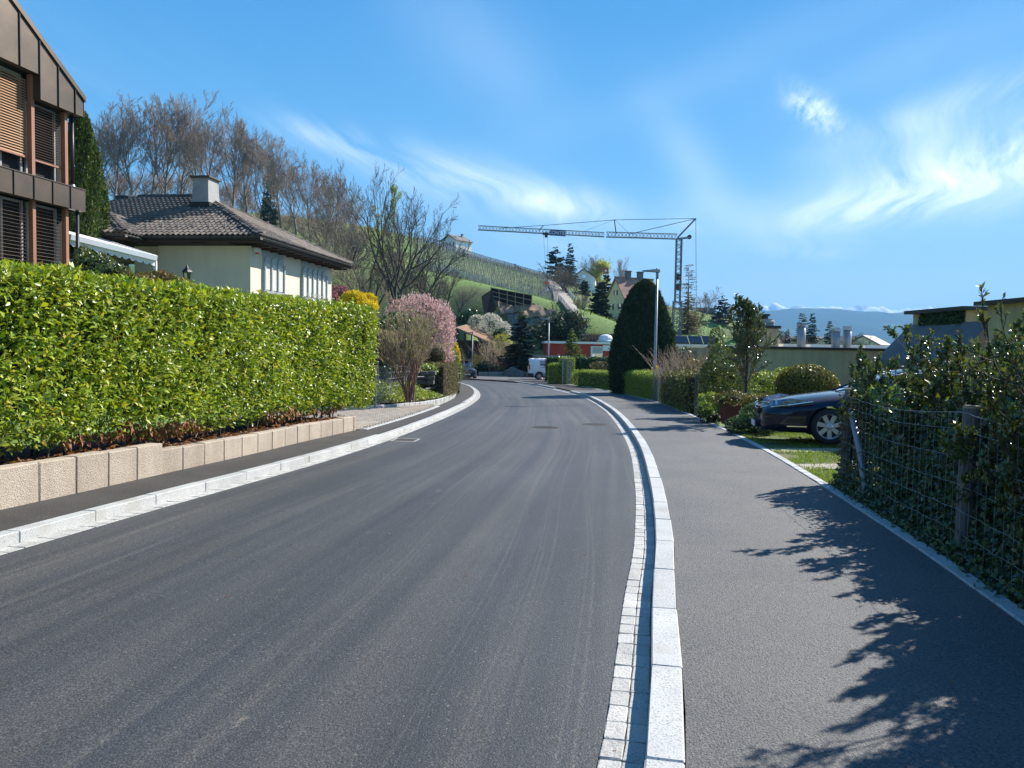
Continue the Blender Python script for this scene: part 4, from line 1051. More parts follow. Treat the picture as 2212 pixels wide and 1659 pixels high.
MB().tube([HP(-.17, -.25, 8.16), HP(-.17, -.25, 6.03)], .05, 12).build('downpipe', 'metal_dk', bh, smooth=True)
MB().lathe([(.05, .12), (.08, .03), (.085, 0)], HP(-.17, -.25, 6.02), 12).build('pipe_collar', 'metal', bh)
MB().tube([HP(-.12, -.15, 5.36), HP(-.12, -.15, .8)], .05, 12).build('downpipe', 'metal_dk', bh, smooth=True)

# ================================================================== CREAM BUNGALOW
B0 = Vector((-9.625, 28.0)); Bd = Vector((.13, 1)).normalized(); Be = Vector((-Bd.y, Bd.x))
def BP(s, e, z): return Vector((B0.x + Bd.x * s + Be.x * e, B0.y + Bd.y * s + Be.y * e, z))
BA = math.atan2(Bd.y, Bd.x)
def bbox(name, mat, s0, s1, e0, e1, z0, z1, parent, bevel=0, **k):
    return MB().box(BP((s0 + s1) / 2, (e0 + e1) / 2, (z0 + z1) / 2), (s1 - s0, e1 - e0, z1 - z0), BA).build(name, mat, parent, bevel=bevel, **k)
bg_ = thing('cream_bungalow', 'cream bungalow with dark hipped tile roof and a square chimney', 'house', (B0.x, B0.y, 1.2))
bbox('wall', 'render_cream', 0, 8.12, 0, 3.61, 0.4, 5.06, bg_)
bbox('wall', 'render_cream', 1.3, 8.12, 3.61, 11.4, 0.4, 5.06, bg_)
bbox('wall', 'render_cream', .2, 1.3, 3.615, 4.7, 0.4, 5.06, bg_)
SLP, EZ, OV = 0.483, 5.33, 0.72
RZ = EZ + SLP * (4.06 + OV)
EL = 12.1
c = [BP(-OV, -OV, EZ), BP(8.12 + OV, -OV, EZ), BP(8.12 + OV, EL, EZ), BP(-OV, EL, EZ), BP(4.06, 4.06, RZ), BP(4.06, EL - 4.78, RZ)]
roof = MB().add(c + [p - Vector((0, 0, .07)) for p in c[:4]], [(0, 4, 5, 3), (0, 1, 4), (1, 2, 5, 4), (2, 3, 5), (6, 9, 8, 7), (0, 3, 9, 6), (0, 6, 7, 1), (1, 7, 8, 2), (2, 8, 9, 3)]).build('roof', 'tile', bg_)
# bay roof
bz = 6.30; br_ = (bz - 5.28) / SLP
cb = [BP(-1.75, 3.75, 5.28), BP(-1.75, 12, 5.28), BP(-1.75 + br_, 12, bz), BP(-1.75 + br_, 3.75 + br_, bz), BP(1.5, 3.75 + br_, bz), BP(1.5, 12, bz), BP(.5, 3.75, 5.28), BP(-1.75, 3.75, 5.20), BP(-1.75, 12, 5.20), BP(.5, 3.75, 5.2)]
bay = MB().add(cb, [(0, 3, 2, 1), (3, 4, 5, 2), (0, 6, 4, 3), (0, 1, 8, 7), (0, 7, 9, 6), (7, 8, 9)]).build('bay_roof', 'tile', bg_)
# pantiles
def pantile(i, w=.215, l=.37):
    rr = random.Random(i); vs = []; n = 5
    for k in range(2):
        for j in range(n + 1):
            t = j / n; x = (t - .5) * w; z = .048 * math.sin(math.pi * min(1, t / .72)) if t < .72 else .0 - .008 * math.sin(math.pi * (t - .72) / .28)
            vs.append((x, (k - .5) * l, z + (.03 if k == 0 else .0) + rr.uniform(-.003, .003)))
    for j in range(n + 1): v = vs[j]; vs.append((v[0], v[1], v[2] - .028))
    fs = [(j, j + 1, n + 2 + j, n + 1 + j) for j in range(n)] + [(2 * n + 2 + j, 2 * n + 3 + j, j + 1, j) for j in range(n)]
    me = bpy.data.meshes.new('tile'); me.from_pydata(vs, [], fs); me.materials.append(M['tile']); return me
pts_ = [pantile(i) for i in range(5)]
def tile_plane(P0, ax, upd, w, rise_fn, rows, cols, seed, exp=.30, tw=.205):
    """P0 lower corner, ax along the eave, upd up the slope; rise_fn(row distance) -> (x0, x1) kept."""
    items = []; rr = random.Random(seed); ax = Vector(ax).normalized(); upd = Vector(upd).normalized(); nz = ax.cross(upd)
    if nz.z < 0: nz = -nz
    for i in range(rows):
        q = i * exp; lo, hi = rise_fn(q)
        for j in range(cols):
            x = j * tw
            if not lo <= x <= hi: continue
            p = P0 + ax * x + upd * (q + .14) + nz * (.02 + rr.uniform(-.004, .004))
            m4 = Matrix((ax, upd if ax.cross(upd).z > 0 else upd, nz)).transposed().to_4x4()
            m4 = Matrix.Translation(p) @ m4 @ Matrix.Rotation(rr.uniform(-.02, .02), 4, 'Z')
            items.append((pts_[rr.randrange(5)], m4))
    return items
def wdir(s, e, z): return Vector((Bd.x * s + Be.x * e, Bd.y * s + Be.y * e, z))
cs = math.hypot(1, SLP)
front = tile_plane(BP(-OV, -OV, EZ), wdir(0, 1, 0), wdir(1, 0, SLP), 0, lambda q: (q / cs, EL + OV - q / cs), 18, 64, 1)
# only the part that shows over the bay and right of the conifer matters
right = tile_plane(BP(-OV, -OV, EZ), wdir(1, 0, 0), wdir(0, 1, SLP), 0, lambda q: (q / cs, 9.56 - q / cs), 18, 48, 2)
bayf = tile_plane(BP(-1.75, 3.75, 5.28), wdir(0, 1, 0), wdir(1, 0, SLP), 0, lambda q: (q / cs, 8.2), 8, 42, 3)
bayr = tile_plane(BP(-1.75, 3.75, 5.28), wdir(1, 0, 0), wdir(0, 1, SLP), 0, lambda q: (q / cs, 2.6 + q / cs * .5), 8, 24, 4)
pieces(roof, 'tile', front + right, 'tile', 300, 'tiles_beyond')
pieces(bay, 'tile', bayf + bayr, 'tile', 120, 'tiles_beyond')
capm = MB().add([(x, y, z) for y in (-.19, .19) for x, z in [(.11 * math.cos(a), .09 * math.sin(a) + (.03 if y < 0 else 0)) for a in [math.pi * k / 6 for k in range(7)]]], [(i, i + 1, i + 8, i + 7) for i in range(6)]).mesh('ridge_tile', 'tile', recalc=False)
def caps(a, b, parent):
    L = (b - a).length; d = (b - a).normalized(); x = d.cross(Vector((0, 0, 1))).normalized(); z = x.cross(d)
    for i in range(int(L / .33)):
        m4 = Matrix((x, d, z)).transposed().to_4x4(); m4.translation = a + d * (.17 + i * .33) + z * .03
        put('ridge_tile', capm, parent, m4)
caps(c[0], c[4], roof); caps(c[1], c[4], roof); caps(c[4], c[5], roof); caps(cb[0], cb[3], bay); caps(cb[3], cb[2], bay)
# eaves, gutters
for i, (p, q) in enumerate([(BP(-OV, -OV, 0), BP(-OV, 3.75, 0)), (BP(-OV, -OV, 0), BP(8.12 + OV, -OV, 0)), (BP(-1.75, 3.75, 0), BP(-1.75, 12, 0)), (BP(-1.75, 3.75, 0), BP(-OV, 3.75, 0))]):
    z = EZ - .09 if i < 2 else 5.19
    u_ = Vector((0, 0, 1)); d = (q - p).normalized(); n_ = Vector((d.y, -d.x, 0)) * (1 if i in (1,) else -1)
    if i == 0: n_ = -Vector((Bd.x, Bd.y, 0))
    if i == 1: n_ = -Vector((Be.x, Be.y, 0))
    if i == 2: n_ = -Vector((Bd.x, Bd.y, 0))
    if i == 3: n_ = -Vector((Be.x, Be.y, 0))
    prof = [(math.cos(a), math.sin(a)) for a in [math.pi + math.pi * k / 6 for k in range(7)]]
    vs = [P + n_ * (.06 + .065 * x_) + Vector((0, 0, z + .065 * z_)) for P in (p, q) for x_, z_ in prof]
    MB().add(vs, [(k, k + 1, k + 8, k + 7) for k in range(6)]).build('gutter', 'metal_dk', bg_, smooth=True)
    MB().bar(p + Vector((0, 0, z - .06)) + n_ * -.02, q + Vector((0, 0, z - .06)) + n_ * -.02, .16, .035, up=n_).build('fascia_board', 'soffit', bg_)
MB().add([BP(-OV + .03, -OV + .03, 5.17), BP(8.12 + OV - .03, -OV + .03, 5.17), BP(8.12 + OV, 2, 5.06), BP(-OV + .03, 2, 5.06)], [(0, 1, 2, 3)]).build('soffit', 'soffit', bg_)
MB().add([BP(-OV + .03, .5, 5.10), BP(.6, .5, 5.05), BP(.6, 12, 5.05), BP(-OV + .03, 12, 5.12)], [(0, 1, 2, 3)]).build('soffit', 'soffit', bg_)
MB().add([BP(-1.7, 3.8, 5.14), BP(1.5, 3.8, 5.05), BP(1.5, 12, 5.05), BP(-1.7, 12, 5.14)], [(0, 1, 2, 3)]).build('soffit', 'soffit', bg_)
for i in range(12): bbox('rafter', 'soffit', .1 + i * .75, .2 + i * .75, -OV + .05, 0.0, 5.02, 5.10, bg_)
# chimney
cx = BP(2.9, 3.3, 0)
ch = MB().add([BP(2.9 + s * k * .40, 3.35 + e * k * .32, z) for z, k in ((6.3, 1.22), (8.10, 1.0)) for s, e in ((-1, -1), (1, -1), (1, 1), (-1, 1))],
              [(0, 1, 2, 3), (4, 7, 6, 5), (0, 4, 5, 1), (1, 5, 6, 2), (2, 6, 7, 3), (3, 7, 4, 0)]).build('chimney', 'concrete', bg_)
bbox('chimney_cap', 'iron', 2.9 - .50, 2.9 + .50, 3.35 - .42, 3.35 + .42, 8.10, 8.17, ch, .01)
bbox('flashing', 'metal_dk', 2.9 - .52, 2.9 + .52, 3.35 - .43, 3.35 + .43, 6.4, 7.12, ch)
bbox('ridge_vent', 'metal_dk', 3.7, 4.3, 7.3, 7.9, 7.5, 7.66, roof)
for i in range(6):
    p = BP(-OV + .75, 1.0 + i * .62, EZ + SLP * .75 + .05)
    MB().bar(p, p + Vector((0, 0, .16)), .02, .03).bar(p + Vector((0, 0, .15)), p + Vector((Bd.x * .12, Bd.y * .12, .10)), .02, .02).build('snow_hook', 'metal', roof)
# arched shutter windows on the sunlit side
def arched(s0, s1, n, label=None):
    w = bbox('window', 'shutter', s0, s1, -.035, .0, 3.50, 5.02, bg_)
    pw = (s1 - s0 - .10) / n
    for i in range(n):
        a = s0 + .05 + i * pw; cxs = a + pw / 2; rr_ = pw / 2 - .05
        arc = [(math.cos(t_), math.sin(t_)) for t_ in [math.pi * k / 10 for k in range(11)]]
        P = [BP(cxs + rr_ * x_, -.038, 4.60 + min(.36, rr_ * .95) * z_) for x_, z_ in arc]
        MB().prism(P, (-Be.x, -Be.y, 0), .022).build('arch_panel', 'shutter', w)
        ring = [BP(cxs + (rr_ + .012) * x_, -.062, 4.60 + (min(.36, rr_ * .95) + .012) * z_) for x_, z_ in arc]
        MB().tube(ring, .012, 4).build('arch_moulding', 'shutter', w)
        bbox('shutter', 'shutter_w', a + .065, a + pw - .065, -.055, -.036, 3.56, 4.57, w)
        for k in range(14): bbox('louvre', 'shutter_w', a + .07, a + pw - .07, -.062, -.056, 3.58 + k * .07, 3.635 + k * .07, w) if n < 4 else None
    for i in range(n + 1):
        bbox('pilaster', 'shutter', s0 + .05 + i * pw - .045, s0 + .05 + i * pw + .045, -.12, -.036, 3.52, 4.62, w, .01)
    bbox('sill', 'concrete', s0 - .06, s1 + .06, -.20, .0, 3.40, 3.50, w, .01)
    return w
arched(.95, 2.77, 3)
w2 = arched(4.54, 7.37, 5)
mb = MB()
for z in (3.62, 3.34): mb.bar(BP(4.45, -.30, z), BP(7.7, -.30, z), .02, .02)
for i in range(8): mb.bar(BP(4.5 + i * .45, -.30, 3.3), BP(4.5 + i * .45, -.30, 3.72), .018, .018)
for i in range(7): mb.tube([BP(4.72 + i * .45 + .09 * math.cos(a), -.30, 3.48 + .09 * math.sin(a)) for a in [2 * math.pi * k / 10 for k in range(11)]], .009, 4)
mb.build('window_grille', 'concrete', w2)
bbox('alarm_box', 'render_white', .22, .5, -.16, 0, 4.86, 5.03, bg_, .01); bbox('alarm_light', 'orange', .28, .4, -.14, -.06, 4.80, 4.86, bg_)
# shaded garden windows in the recess
for e0, e1 in ((4.9, 5.7), (5.8, 6.9), (7.2, 9.6)):
    w = bbox('window', 'shutter', 1.24, 1.30, e0, e1, 2.0, 4.6, bg_); bbox('pane', 'glass', 1.22, 1.24, e0 + .09, e1 - .09, 2.1, 4.5, w)
# awning
aw = thing('awning', 'white retractable awning with a scalloped valance beside the cream bungalow', 'awning', tuple(at(338, 600, 25.8)))
a0, a1 = at(150, 509, 23.6), at(338, 556, 25.8); back = Vector((-2.6, .9, .75)); ad = (a1 - a0); an = ad.normalized()
MB().bar(a0 + Vector((0, 0, -.04)), a1 + Vector((0, 0, -.04)), .13, .20).build('front_bar', 'white', aw, bevel=.02)
MB().add([a0 + Vector((0, 0, .05)), a1 + Vector((0, 0, .05)), a1 + back, a0 + back, a0 + Vector((0, 0, .02)), a1 + Vector((0, 0, .02)), a1 + back - Vector((0, 0, .03)), a0 + back - Vector((0, 0, .03))],
         [(0, 1, 2, 3), (4, 7, 6, 5), (0, 4, 5, 1), (1, 5, 6, 2), (2, 6, 7, 3)]).build('awning_cloth', 'cloth', aw)
n = 96; top, bot = [], []
for i in range(n + 1):
    p = a0 + ad * (i / n); wv = .025 * math.sin(i * .5)
    nn_ = Vector((an.y, -an.x, 0))
    top.append(p + Vector((0, 0, -.13)) + nn_ * .0); bot.append(p + nn_ * wv + Vector((0, 0, -.24 - .07 * abs(math.sin(i * math.pi / 8)))))
MB().add(top + bot, [(i, i + 1, n + 2 + i, n + 1 + i) for i in range(n)]).build('valance', 'cloth', aw)
MB().bar(a1 + Vector((-.05, .02, -.12)), a1 + Vector((-.05, .02, -2.8)), .09, .09).build('post', 'white', aw)
MB().bar(a1 + Vector((0, 0, .02)), a1 + back, .07, .09).build('arm', 'white', aw)

# lantern and curved rail behind the hedge
p = at(404, 606, 20.0); t = thing('garden_lantern', 'small black lantern standing just above the laurel hedge', 'lantern', (p.x, p.y, tz(p.x, p.y)))
MB().tube([(p.x, p.y, tz(p.x, p.y)), (p.x, p.y, p.z - .02)], .03, 8).build('post', 'metal_dk', t)
MB().lathe([(.02, -.02), (.05, 0), (.075, .01), (.075, .02)], p, 6).build('lantern_base', 'metal_dk', t)
MB().lathe([(.07, .02), (.105, .22)], p, 6).build('pane', 'glass', t)
for k in range(6):
    a = k * math.pi / 3; MB().bar(p + Vector((.07 * math.cos(a), .07 * math.sin(a), .02)), p + Vector((.108 * math.cos(a), .108 * math.sin(a), .23)), .012, .012).build('frame', 'metal_dk', t)
MB().lathe([(.14, .22), (.12, .26), (.045, .34), (.03, .38), (0.0, .42)], p, 6).build('lantern_roof', 'metal_dk', t)
t = thing('curved_handrail', 'thin black curved handrail end arching over the hedge left of the lantern', 'handrail', tuple(at(345, 600, 19)))
MB().tube([at(338, 592, 19), at(350, 592, 19), at(360, 595, 19), at(370, 600, 19), at(380, 607, 19), at(385, 615, 19)], .022, 8).build('rail', 'metal_dk', t, smooth=True)
MB().tube([at(338, 592, 19), at(337, 598, 19), at(337, 640, 19)], .02, 8).build('post', 'metal_dk', t)

def text_mesh(cu):
    o = bpy.data.objects.new('t', cu); COL.objects.link(o); bpy.context.view_layer.update()
    me = bpy.data.meshes.new_from_object(o.evaluated_get(bpy.context.evaluated_depsgraph_get())); bpy.data.objects.remove(o); return me
# ================================================================== FAR HOUSES
def gable_house(name, label, x, y, z, rz, w, d, h, rh, wallm, roofm, wins=(), over=.35, base=4.0, chimneys=(), cat='house'):
    """Gable end faces local -Y; ridge runs along local Y. wins: (face, u, z, w, h)."""
    t = thing(name, label, cat, (x, y, z), rz)
    def lp(o, nm, m, parent=None, **k):
        ob = o.build(nm, m, None, **k); ob.parent = parent or t; return ob
    mb = MB(); P = [(-w / 2, -d / 2, -base), (w / 2, -d / 2, -base), (w / 2, -d / 2, h), (0, -d / 2, h + rh), (-w / 2, -d / 2, h)]
    mb.prism(P, (0, 1, 0), d); lp(mb, 'wall', wallm)
    for sgn in (-1, 1):
        e = (sgn * (w / 2 + over), h - over * rh / (w / 2))
        P = [(0, -d / 2 - over, h + rh + .04), (e[0], -d / 2 - over, e[1] + .04), (e[0], -d / 2 - over, e[1] + .26), (0, -d / 2 - over, h + rh + .30)]
        rf = lp(MB().prism(P, (0, 1, 0), d + 2 * over), 'roof', roofm)
    for (cx_, cy_, cz_, cw_, chh) in chimneys:
        q = lp(MB().box((cx_, cy_, cz_ + chh / 2), (cw_, cw_, chh)), 'chimney', 'copper' if name == 'yellow_house' else 'concrete'); lp(MB().box((cx_, cy_, cz_ + chh + .1), (cw_ * 1.25, cw_ * 1.25, .18)), 'chimney_cap', 'iron', q)
    for (f, u, zz, ww, hh, kind) in wins:
        if f == 's': c0, sz, off = (u, -d / 2 - .02, zz), (ww, .06, hh), (0, -.04)
        elif f == 'e': c0, sz, off = (w / 2 + .02, u, zz), (.06, ww, hh), (.04, 0)
        else: c0, sz, off = (-w / 2 - .02, u, zz), (.06, ww, hh), (-.04, 0)
        wi = lp(MB().box(c0, sz), 'window', 'render_white')
        lp(MB().box((c0[0] + off[0], c0[1] + off[1], c0[2]), tuple(q * (.84 if i_ != (1 if f == 's' else 0) else .3) for i_, q in enumerate(sz))), 'pane', 'glass', wi)
        if f == 's': lp(MB().box((c0[0], c0[1] - .05, c0[2]), (.06, .04, hh)), 'mullion', 'render_white', wi)
        else: lp(MB().box((c0[0] + off[0] * 1.3, c0[1], c0[2]), (.04, .06, hh)), 'mullion', 'render_white', wi)
        if kind:
            for sg in (-1, 1):
                q = sg * (ww * .5 + ww * .27)
                lp(MB().box((c0[0] + (q if f == 's' else off[0]), c0[1] + (off[1] if f == 's' else q), c0[2]), (ww * .5, .07, hh) if f == 's' else (.07, ww * .5, hh)), 'shutter', kind, wi)
    return t, lp
# yellow house with the steep tiled roof
p = at(1331, 692, 140)
yh, lp = gable_house('yellow_house', 'pale yellow house with a steep mottled red tile roof and two chimneys', p.x + 1.2, 146, p.z, R(2), 5.0, 6, 4.6, 4.2, 'render_yellow', 'tile_red', base=4)
for o in list(COL.objects):
    if o.parent is yh: bpy.data.objects.remove(o)
# gable wall on the left (-X side faces the sun-shade), ridge runs left-right
def ylp(o, nm, m, parent=None, **k):
    ob = o.build(nm, m, None, **k); ob.parent = parent or yh; return ob
yh.location = (at(1350, 690, 140).x, 140, at(1350, 690, 140).z); yh.rotation_euler = (0, 0, R(27))
W_, D_, h_, r_ = 8.2, 6.2, 3.7, 3.9
yw = ylp(MB().prism([(0, 0, -5), (0, D_, -5), (0, D_, h_), (0, D_ / 2, h_ + r_ + .0), (0, 0, h_)], (1, 0, 0), W_), 'wall', 'render_yellow')
for sg, y0, y1 in ((1, -.45, D_ / 2), (-1, D_ + .45, D_ / 2)):
    sl_ = r_ / (D_ / 2); z0 = h_ - .45 * sl_
    P = [(-.35, y0, z0 + .05), (-.35, y1, h_ + r_ + .05), (-.35, y1, h_ + r_ + .32), (-.35, y0, z0 + .32)]
    ylp(MB().prism(P, (1, 0, 0), W_ + .7), 'roof', 'tile_red')
ylp(MB().bar((-.4, D_ / 2, h_ + r_ + .38), (W_ + .4, D_ / 2, h_ + r_ + .38), .3, .16), 'ridge_tiles', 'tile_red')
ylp(MB().add([(1.6, -1.0, 2.2), (3.8, -1.0, 2.2), (2.7, .2, h_ + 2.3), (1.6, 1.6, 3.4), (3.8, 1.6, 3.4)], [(0, 1, 2), (0, 2, 3), (1, 4, 2), (0, 3, 4, 1)]), 'dormer_roof', 'timber')
ylp(MB().box((2.7, .1, .0), (1.9, 1.6, 6)), 'bay', 'render_yellow')
for cx_ in (2.6, 5.4):
    q = ylp(MB().box((cx_, D_ / 2, h_ + r_ + .7), (.95, .8, 1.6)), 'chimney', 'concrete_dk'); ylp(MB().box((cx_, D_ / 2, h_ + r_ + 1.55), (1.15, 1.0, .14)), 'chimney_cap', 'iron', q)
for (xx, zz, ww, hh) in ((.85, 2.4, .65, 1.15), (.85, -1.6, .65, 1.15), (5.2, 2.2, .7, 1.1), (5.4, -1.4, .8, 1.1)):
    wi = ylp(MB().box((xx, -.03, zz), (ww, .08, hh)), 'window', 'render_white'); ylp(MB().box((xx, -.07, zz), (ww * .8, .04, hh * .86)), 'pane', 'glass', wi)
    for sg in (-1, 1): ylp(MB().box((xx + sg * ww * .76, -.05, zz), (ww * .48, .09, hh)), 'shutter', 'timber', wi)
ylp(MB().add([(-.2, -.1, 3.2), (2.0, -.1, 3.2), (2.0, -.9, 2.85), (-.2, -.9, 2.85), (-.2, -.1, 3.5), (2.0, -.1, 3.5)], [(0, 3, 2, 1), (3, 4, 5, 2), (0, 4, 3), (1, 2, 5)]), 'canopy', 'timber')
wi = ylp(MB().box((.9, -.03, 5.0), (.5, .08, .9)), 'window', 'render_white')
for (yy, zz, ww, hh) in ((1.6, 2.4, .7, 1.1), (4.4, 2.4, .7, 1.1), (3.1, 5.0, .6, .9), (1.6, -1.4, .7, 1.1)):
    wi = ylp(MB().box((-.03, yy, zz), (.08, ww, hh)), 'window', 'render_white'); ylp(MB().box((-.07, yy, zz), (.04, ww * .8, hh * .86)), 'pane', 'glass', wi)
    for sg in (-1, 1): ylp(MB().box((-.05, yy + sg * ww * .76, zz), (.09, ww * .48, hh)), 'shutter', 'timber', wi)
cu = bpy.data.curves.new('house_number', 'FONT'); cu.body = '84'; cu.size = .42; cu.extrude = .01; cu.materials.append(M['ink_blue'])
o = bpy.data.objects.new('house_number', text_mesh(cu)); COL.objects.link(o); o.parent = yh; o.location = (1.05, -.06, .15); o.rotation_euler = (R(90), 0, 0)

p = at(1266, 652, 205)
gable_house('white_house', 'tall white gabled house with a glazed porch on the hill behind the dark conifers', p.x, 212, p.z, R(-8), 6.4, 8, 6.6, 2.3, 'render_white', 'slate',
            wins=[('s', .1, 7.0, .95, .95, None), ('s', -2.0, 4.1, .8, .7, None), ('s', 1.1, 2.2, 1.9, 1.6, None), ('s', -.5, .9, 1.2, 1.0, None), ('e', 0, 3, 1.2, 1.3, None)], base=5)
q = at(1283, 628, 206); pt = thing('glazed_porch', 'small glazed porch with a pointed roof on the front of the white house', 'porch', (q.x, 205.5, q.z - 2.2))
def adopt(o, par): o.parent = par; return o
adopt(MB().prism([(-1.6, 0, 0), (1.6, 0, 0), (1.6, 0, 2.6), (0, 0, 3.7), (-1.6, 0, 2.6)], (0, 1, 0), 2.0).build('frame', 'render_white'), pt)
for i in range(4): adopt(MB().box((-1.12 + i * .75, -.03, 1.5), (.58, .05, 1.7)).build('pane', 'shutter'), pt)
p = at(985, 556, 212)
gable_house('hilltop_house', 'white house with a grey hipped roof at the top of the vineyard beside pale blossom', p.x, 214, p.z + 1.5, R(-38), 5.2, 6.5, 3.0, 1.5, 'render_white', 'slate',
            wins=[('s', -1.3, 2.0, .8, 1.0, 'slate'), ('s', 1.2, 2.0, .8, 1.0, 'slate'), ('s', 0, .3, .8, 1.1, None), ('e', -1.6, 2.0, .8, 1.0, None), ('e', 1.4, 2.0, .8, 1.0, None), ('e', 0, .3, .8, 1.1, None)], chimneys=[(.6, 1.5, 4.0, .5, 1.1)])
p = at(1110, 586, 222)
gable_house('ridge_cabin', 'small dark pitched roof and chimney poking over the vineyard ridge', p.x, 224, p.z - 1.6, R(12), 8.0, 6, .9, 2.0, 'timber', 'timber', chimneys=[(.0, -1, 2.6, .55, 1.0)])
# modern grey house behind the larch
p = at(1535, 697, 225); mh = thing('modern_house', 'grey flat-roofed modern house on the far slope right of the crane', 'house', (p.x, 225, p.z))
for c_, s_, m_ in [((-1.0, 1, .6), (5.8, 5, 2.8), 'timber'), ((-1.3, 1, 3.1), (4.8, 4.5, 2.0), 'concrete_dk'), ((1.6, 0, .4), (3.2, 4, 3.0), 'metal_dk'), ((0, -.5, 2.02), (7.0, 6.5, .22), 'slate'), ((-1.3, .8, 4.2), (5.4, 5, .2), 'concrete'), ((-1.5, -1.7, 3.0), (.9, .8, 3.0), 'concrete')]:
    adopt(MB().box(c_, s_).build('wall' if m_ != 'slate' else 'roof', m_), mh)
for x_ in (-3, -1.2, .6, 2.2): adopt(MB().box((x_, -2.05 if x_ < 1 else -2.03, .6), (1.0, .06, 1.3)).build('window', 'glass'), mh)

# ================================================================== NEAR RIGHT BUILDINGS
def wbox(name, mat, x0, x1, y0, y1, z0, z1, parent, rz=0.0, bevel=0): return MB().box(((x0 + x1) / 2, (y0 + y1) / 2, (z0 + z1) / 2), (x1 - x0, y1 - y0, z1 - z0), rz).build(name, mat, parent, bevel=bevel)
oh = thing('ochre_terrace_house', 'ochre rendered flat-roofed building with a dark parapet line and a boxy chimney', 'building', (8.0, 30, -2.5))
zt = 1.74
wbox('wall', 'render_beige', 9.6, 23.5, 30, 38, -3.5, zt - .10, oh)
wbox('wall', 'render_beige', 8.6, 9.59, 33.2, 38, -3.5, zt - .10, oh)
wbox('parapet_cap', 'metal_dk', 9.54, 23.56, 29.92, 30.25, zt - .10, zt, oh, bevel=.01); wbox('parapet_cap', 'metal_dk', 8.52, 9.54, 33.12, 33.45, zt - .10, zt, oh)
wbox('roof', 'concrete', 9.6, 23.5, 30.25, 38, zt - .16, zt - .06, oh)
for i in range(7): MB().box((11.2 + i * 1.2, 34.2, zt + .05), (1.0, 1.3, .18)).build('roof_slab', 'render_white', oh)
a_, b_ = at(1640, 703, 33), at(1686, 703, 33)
wbox('chimney_block', 'render_beige', a_.x - .3, b_.x - .08, 33, 34.6, zt - .2, a_.z - .12, oh); wbox('chimney_cap', 'metal_dk', a_.x - .4, b_.x, 32.9, 34.7, a_.z - .12, a_.z, oh)
q = at(1656, 697, 33.6); MB().lathe([(.34, 0), (.34, .07), (.30, .09), (.34, .12), (.34, .20), (.28, .24), (.28, .30)], (q.x, q.y, a_.z), 16).build('chimney_pot', 'concrete', oh, smooth=False)
MB().lathe([(.16, .28), (.16, .42), (.24, .44), (.24, .52), (0, .54)], (q.x - .1, q.y, a_.z), 12).build('cowl', 'metal_dk', oh)
for (u, v0, v1) in ((1732, 699, 752), (1806, 709, 753), (1831, 706, 753)):
    a, b = at(u, v0, 32.5), at(u, v1, 32.5)
    f = MB().tube([(a.x, 32.5, zt - .3), (a.x, 32.5, a.z - .12)], .17, 14).build('flue_pipe', 'metal', oh, smooth=True)
    for k in range(4): MB().lathe([(.0, k * .045), (.20, k * .045), (.20, k * .045 + .02), (0, k * .045 + .022)], (a.x, 32.5, a.z - .14), 14).build('cowl_ring', 'metal', f)
# lower flat-roofed white building with solar panels
wb = thing('white_terrace_house', 'low white flat-roofed building with black solar panels on top, behind the dark yew', 'building', (11, 45, -2))
zt2 = at(1500, 744, 45).z
x0_, x1_ = at(1400, 760, 45).x, at(1522, 760, 45).x
wbox('wall', 'render_white', x0_, x1_, 45, 53, -4, zt2 - .12, wb); wbox('parapet_cap', 'white', x0_ - .1, x1_ + 4.6, 44.85, 45.2, zt2 - .12, zt2, wb); wbox('roof', 'lawn', x0_, x1_ + 4.5, 45.2, 53, zt2 - .10, zt2 + .03, wb)
wbox('wall', 'render_beige', x1_ + .01, x1_ + 4.5, 45.3, 53, -4, zt2 - .13, wb)
for i in range(3):
    u0 = 1458 + i * 30; a, b = at(u0, 736, 47), at(u0 + 28, 727, 47)
    f = MB().add([(a.x, 46.6, zt2 + .08), (b.x, 46.6, zt2 + .08), (b.x, 47.3, b.z + .02), (a.x, 47.3, b.z + .02), (a.x, 46.63, zt2 + .04), (b.x, 46.63, zt2 + .04), (b.x, 47.33, b.z - .02), (a.x, 47.33, b.z - .02)],
                 [(0, 1, 2, 3), (4, 7, 6, 5), (0, 4, 5, 1), (1, 5, 6, 2), (2, 6, 7, 3), (3, 7, 4, 0)]).build('solar_panel', 'solar', wb)
    MB().bar((a.x, 47.32, b.z + .03), (b.x, 47.32, b.z + .03), .05, .03).build('frame', 'metal', f)
# red building with roof dome
rb = thing('red_flat_building', 'low red and white flat-roofed building with a domed skylight at the bend', 'building', (10, 80, -2))
zr = at(1290, 739, 80).z; zb_ = at(1290, 782, 80).z
xa, xb = at(1180, 760, 80).x, at(1345, 760, 80).x
wbox('wall', 'render_red', xa, xb, 80, 88, zb_ - 1.5, zr - .22, rb); wbox('cornice', 'render_white', xa - .2, xb + .1, 79.7, 88, zr - .22, zr, rb, bevel=.02)
xw0, xw1 = at(1302, 755, 80).x, at(1345, 755, 80).x
wbox('wall', 'render_white', xw0, xw1, 79.85, 80.0, at(1310, 758, 80).z, zr - .31, rb)
w = wbox('window', 'render_white', at(1276, 760, 80).x, at(1302, 760, 80).x, 79.93, 80, at(1290, 777, 80).z, at(1290, 748, 80).z, rb)
a, b = at(1280, 760, 80).x, at(1300.5, 760, 80).x
wbox('pane', 'shutter', a, b, 79.90, 79.93, at(1290, 762.5, 80).z, at(1290, 750, 80).z, w); wbox('pane', 'glass', a, b, 79.90, 79.93, at(1290, 776, 80).z, at(1290, 764.5, 80).z, w)
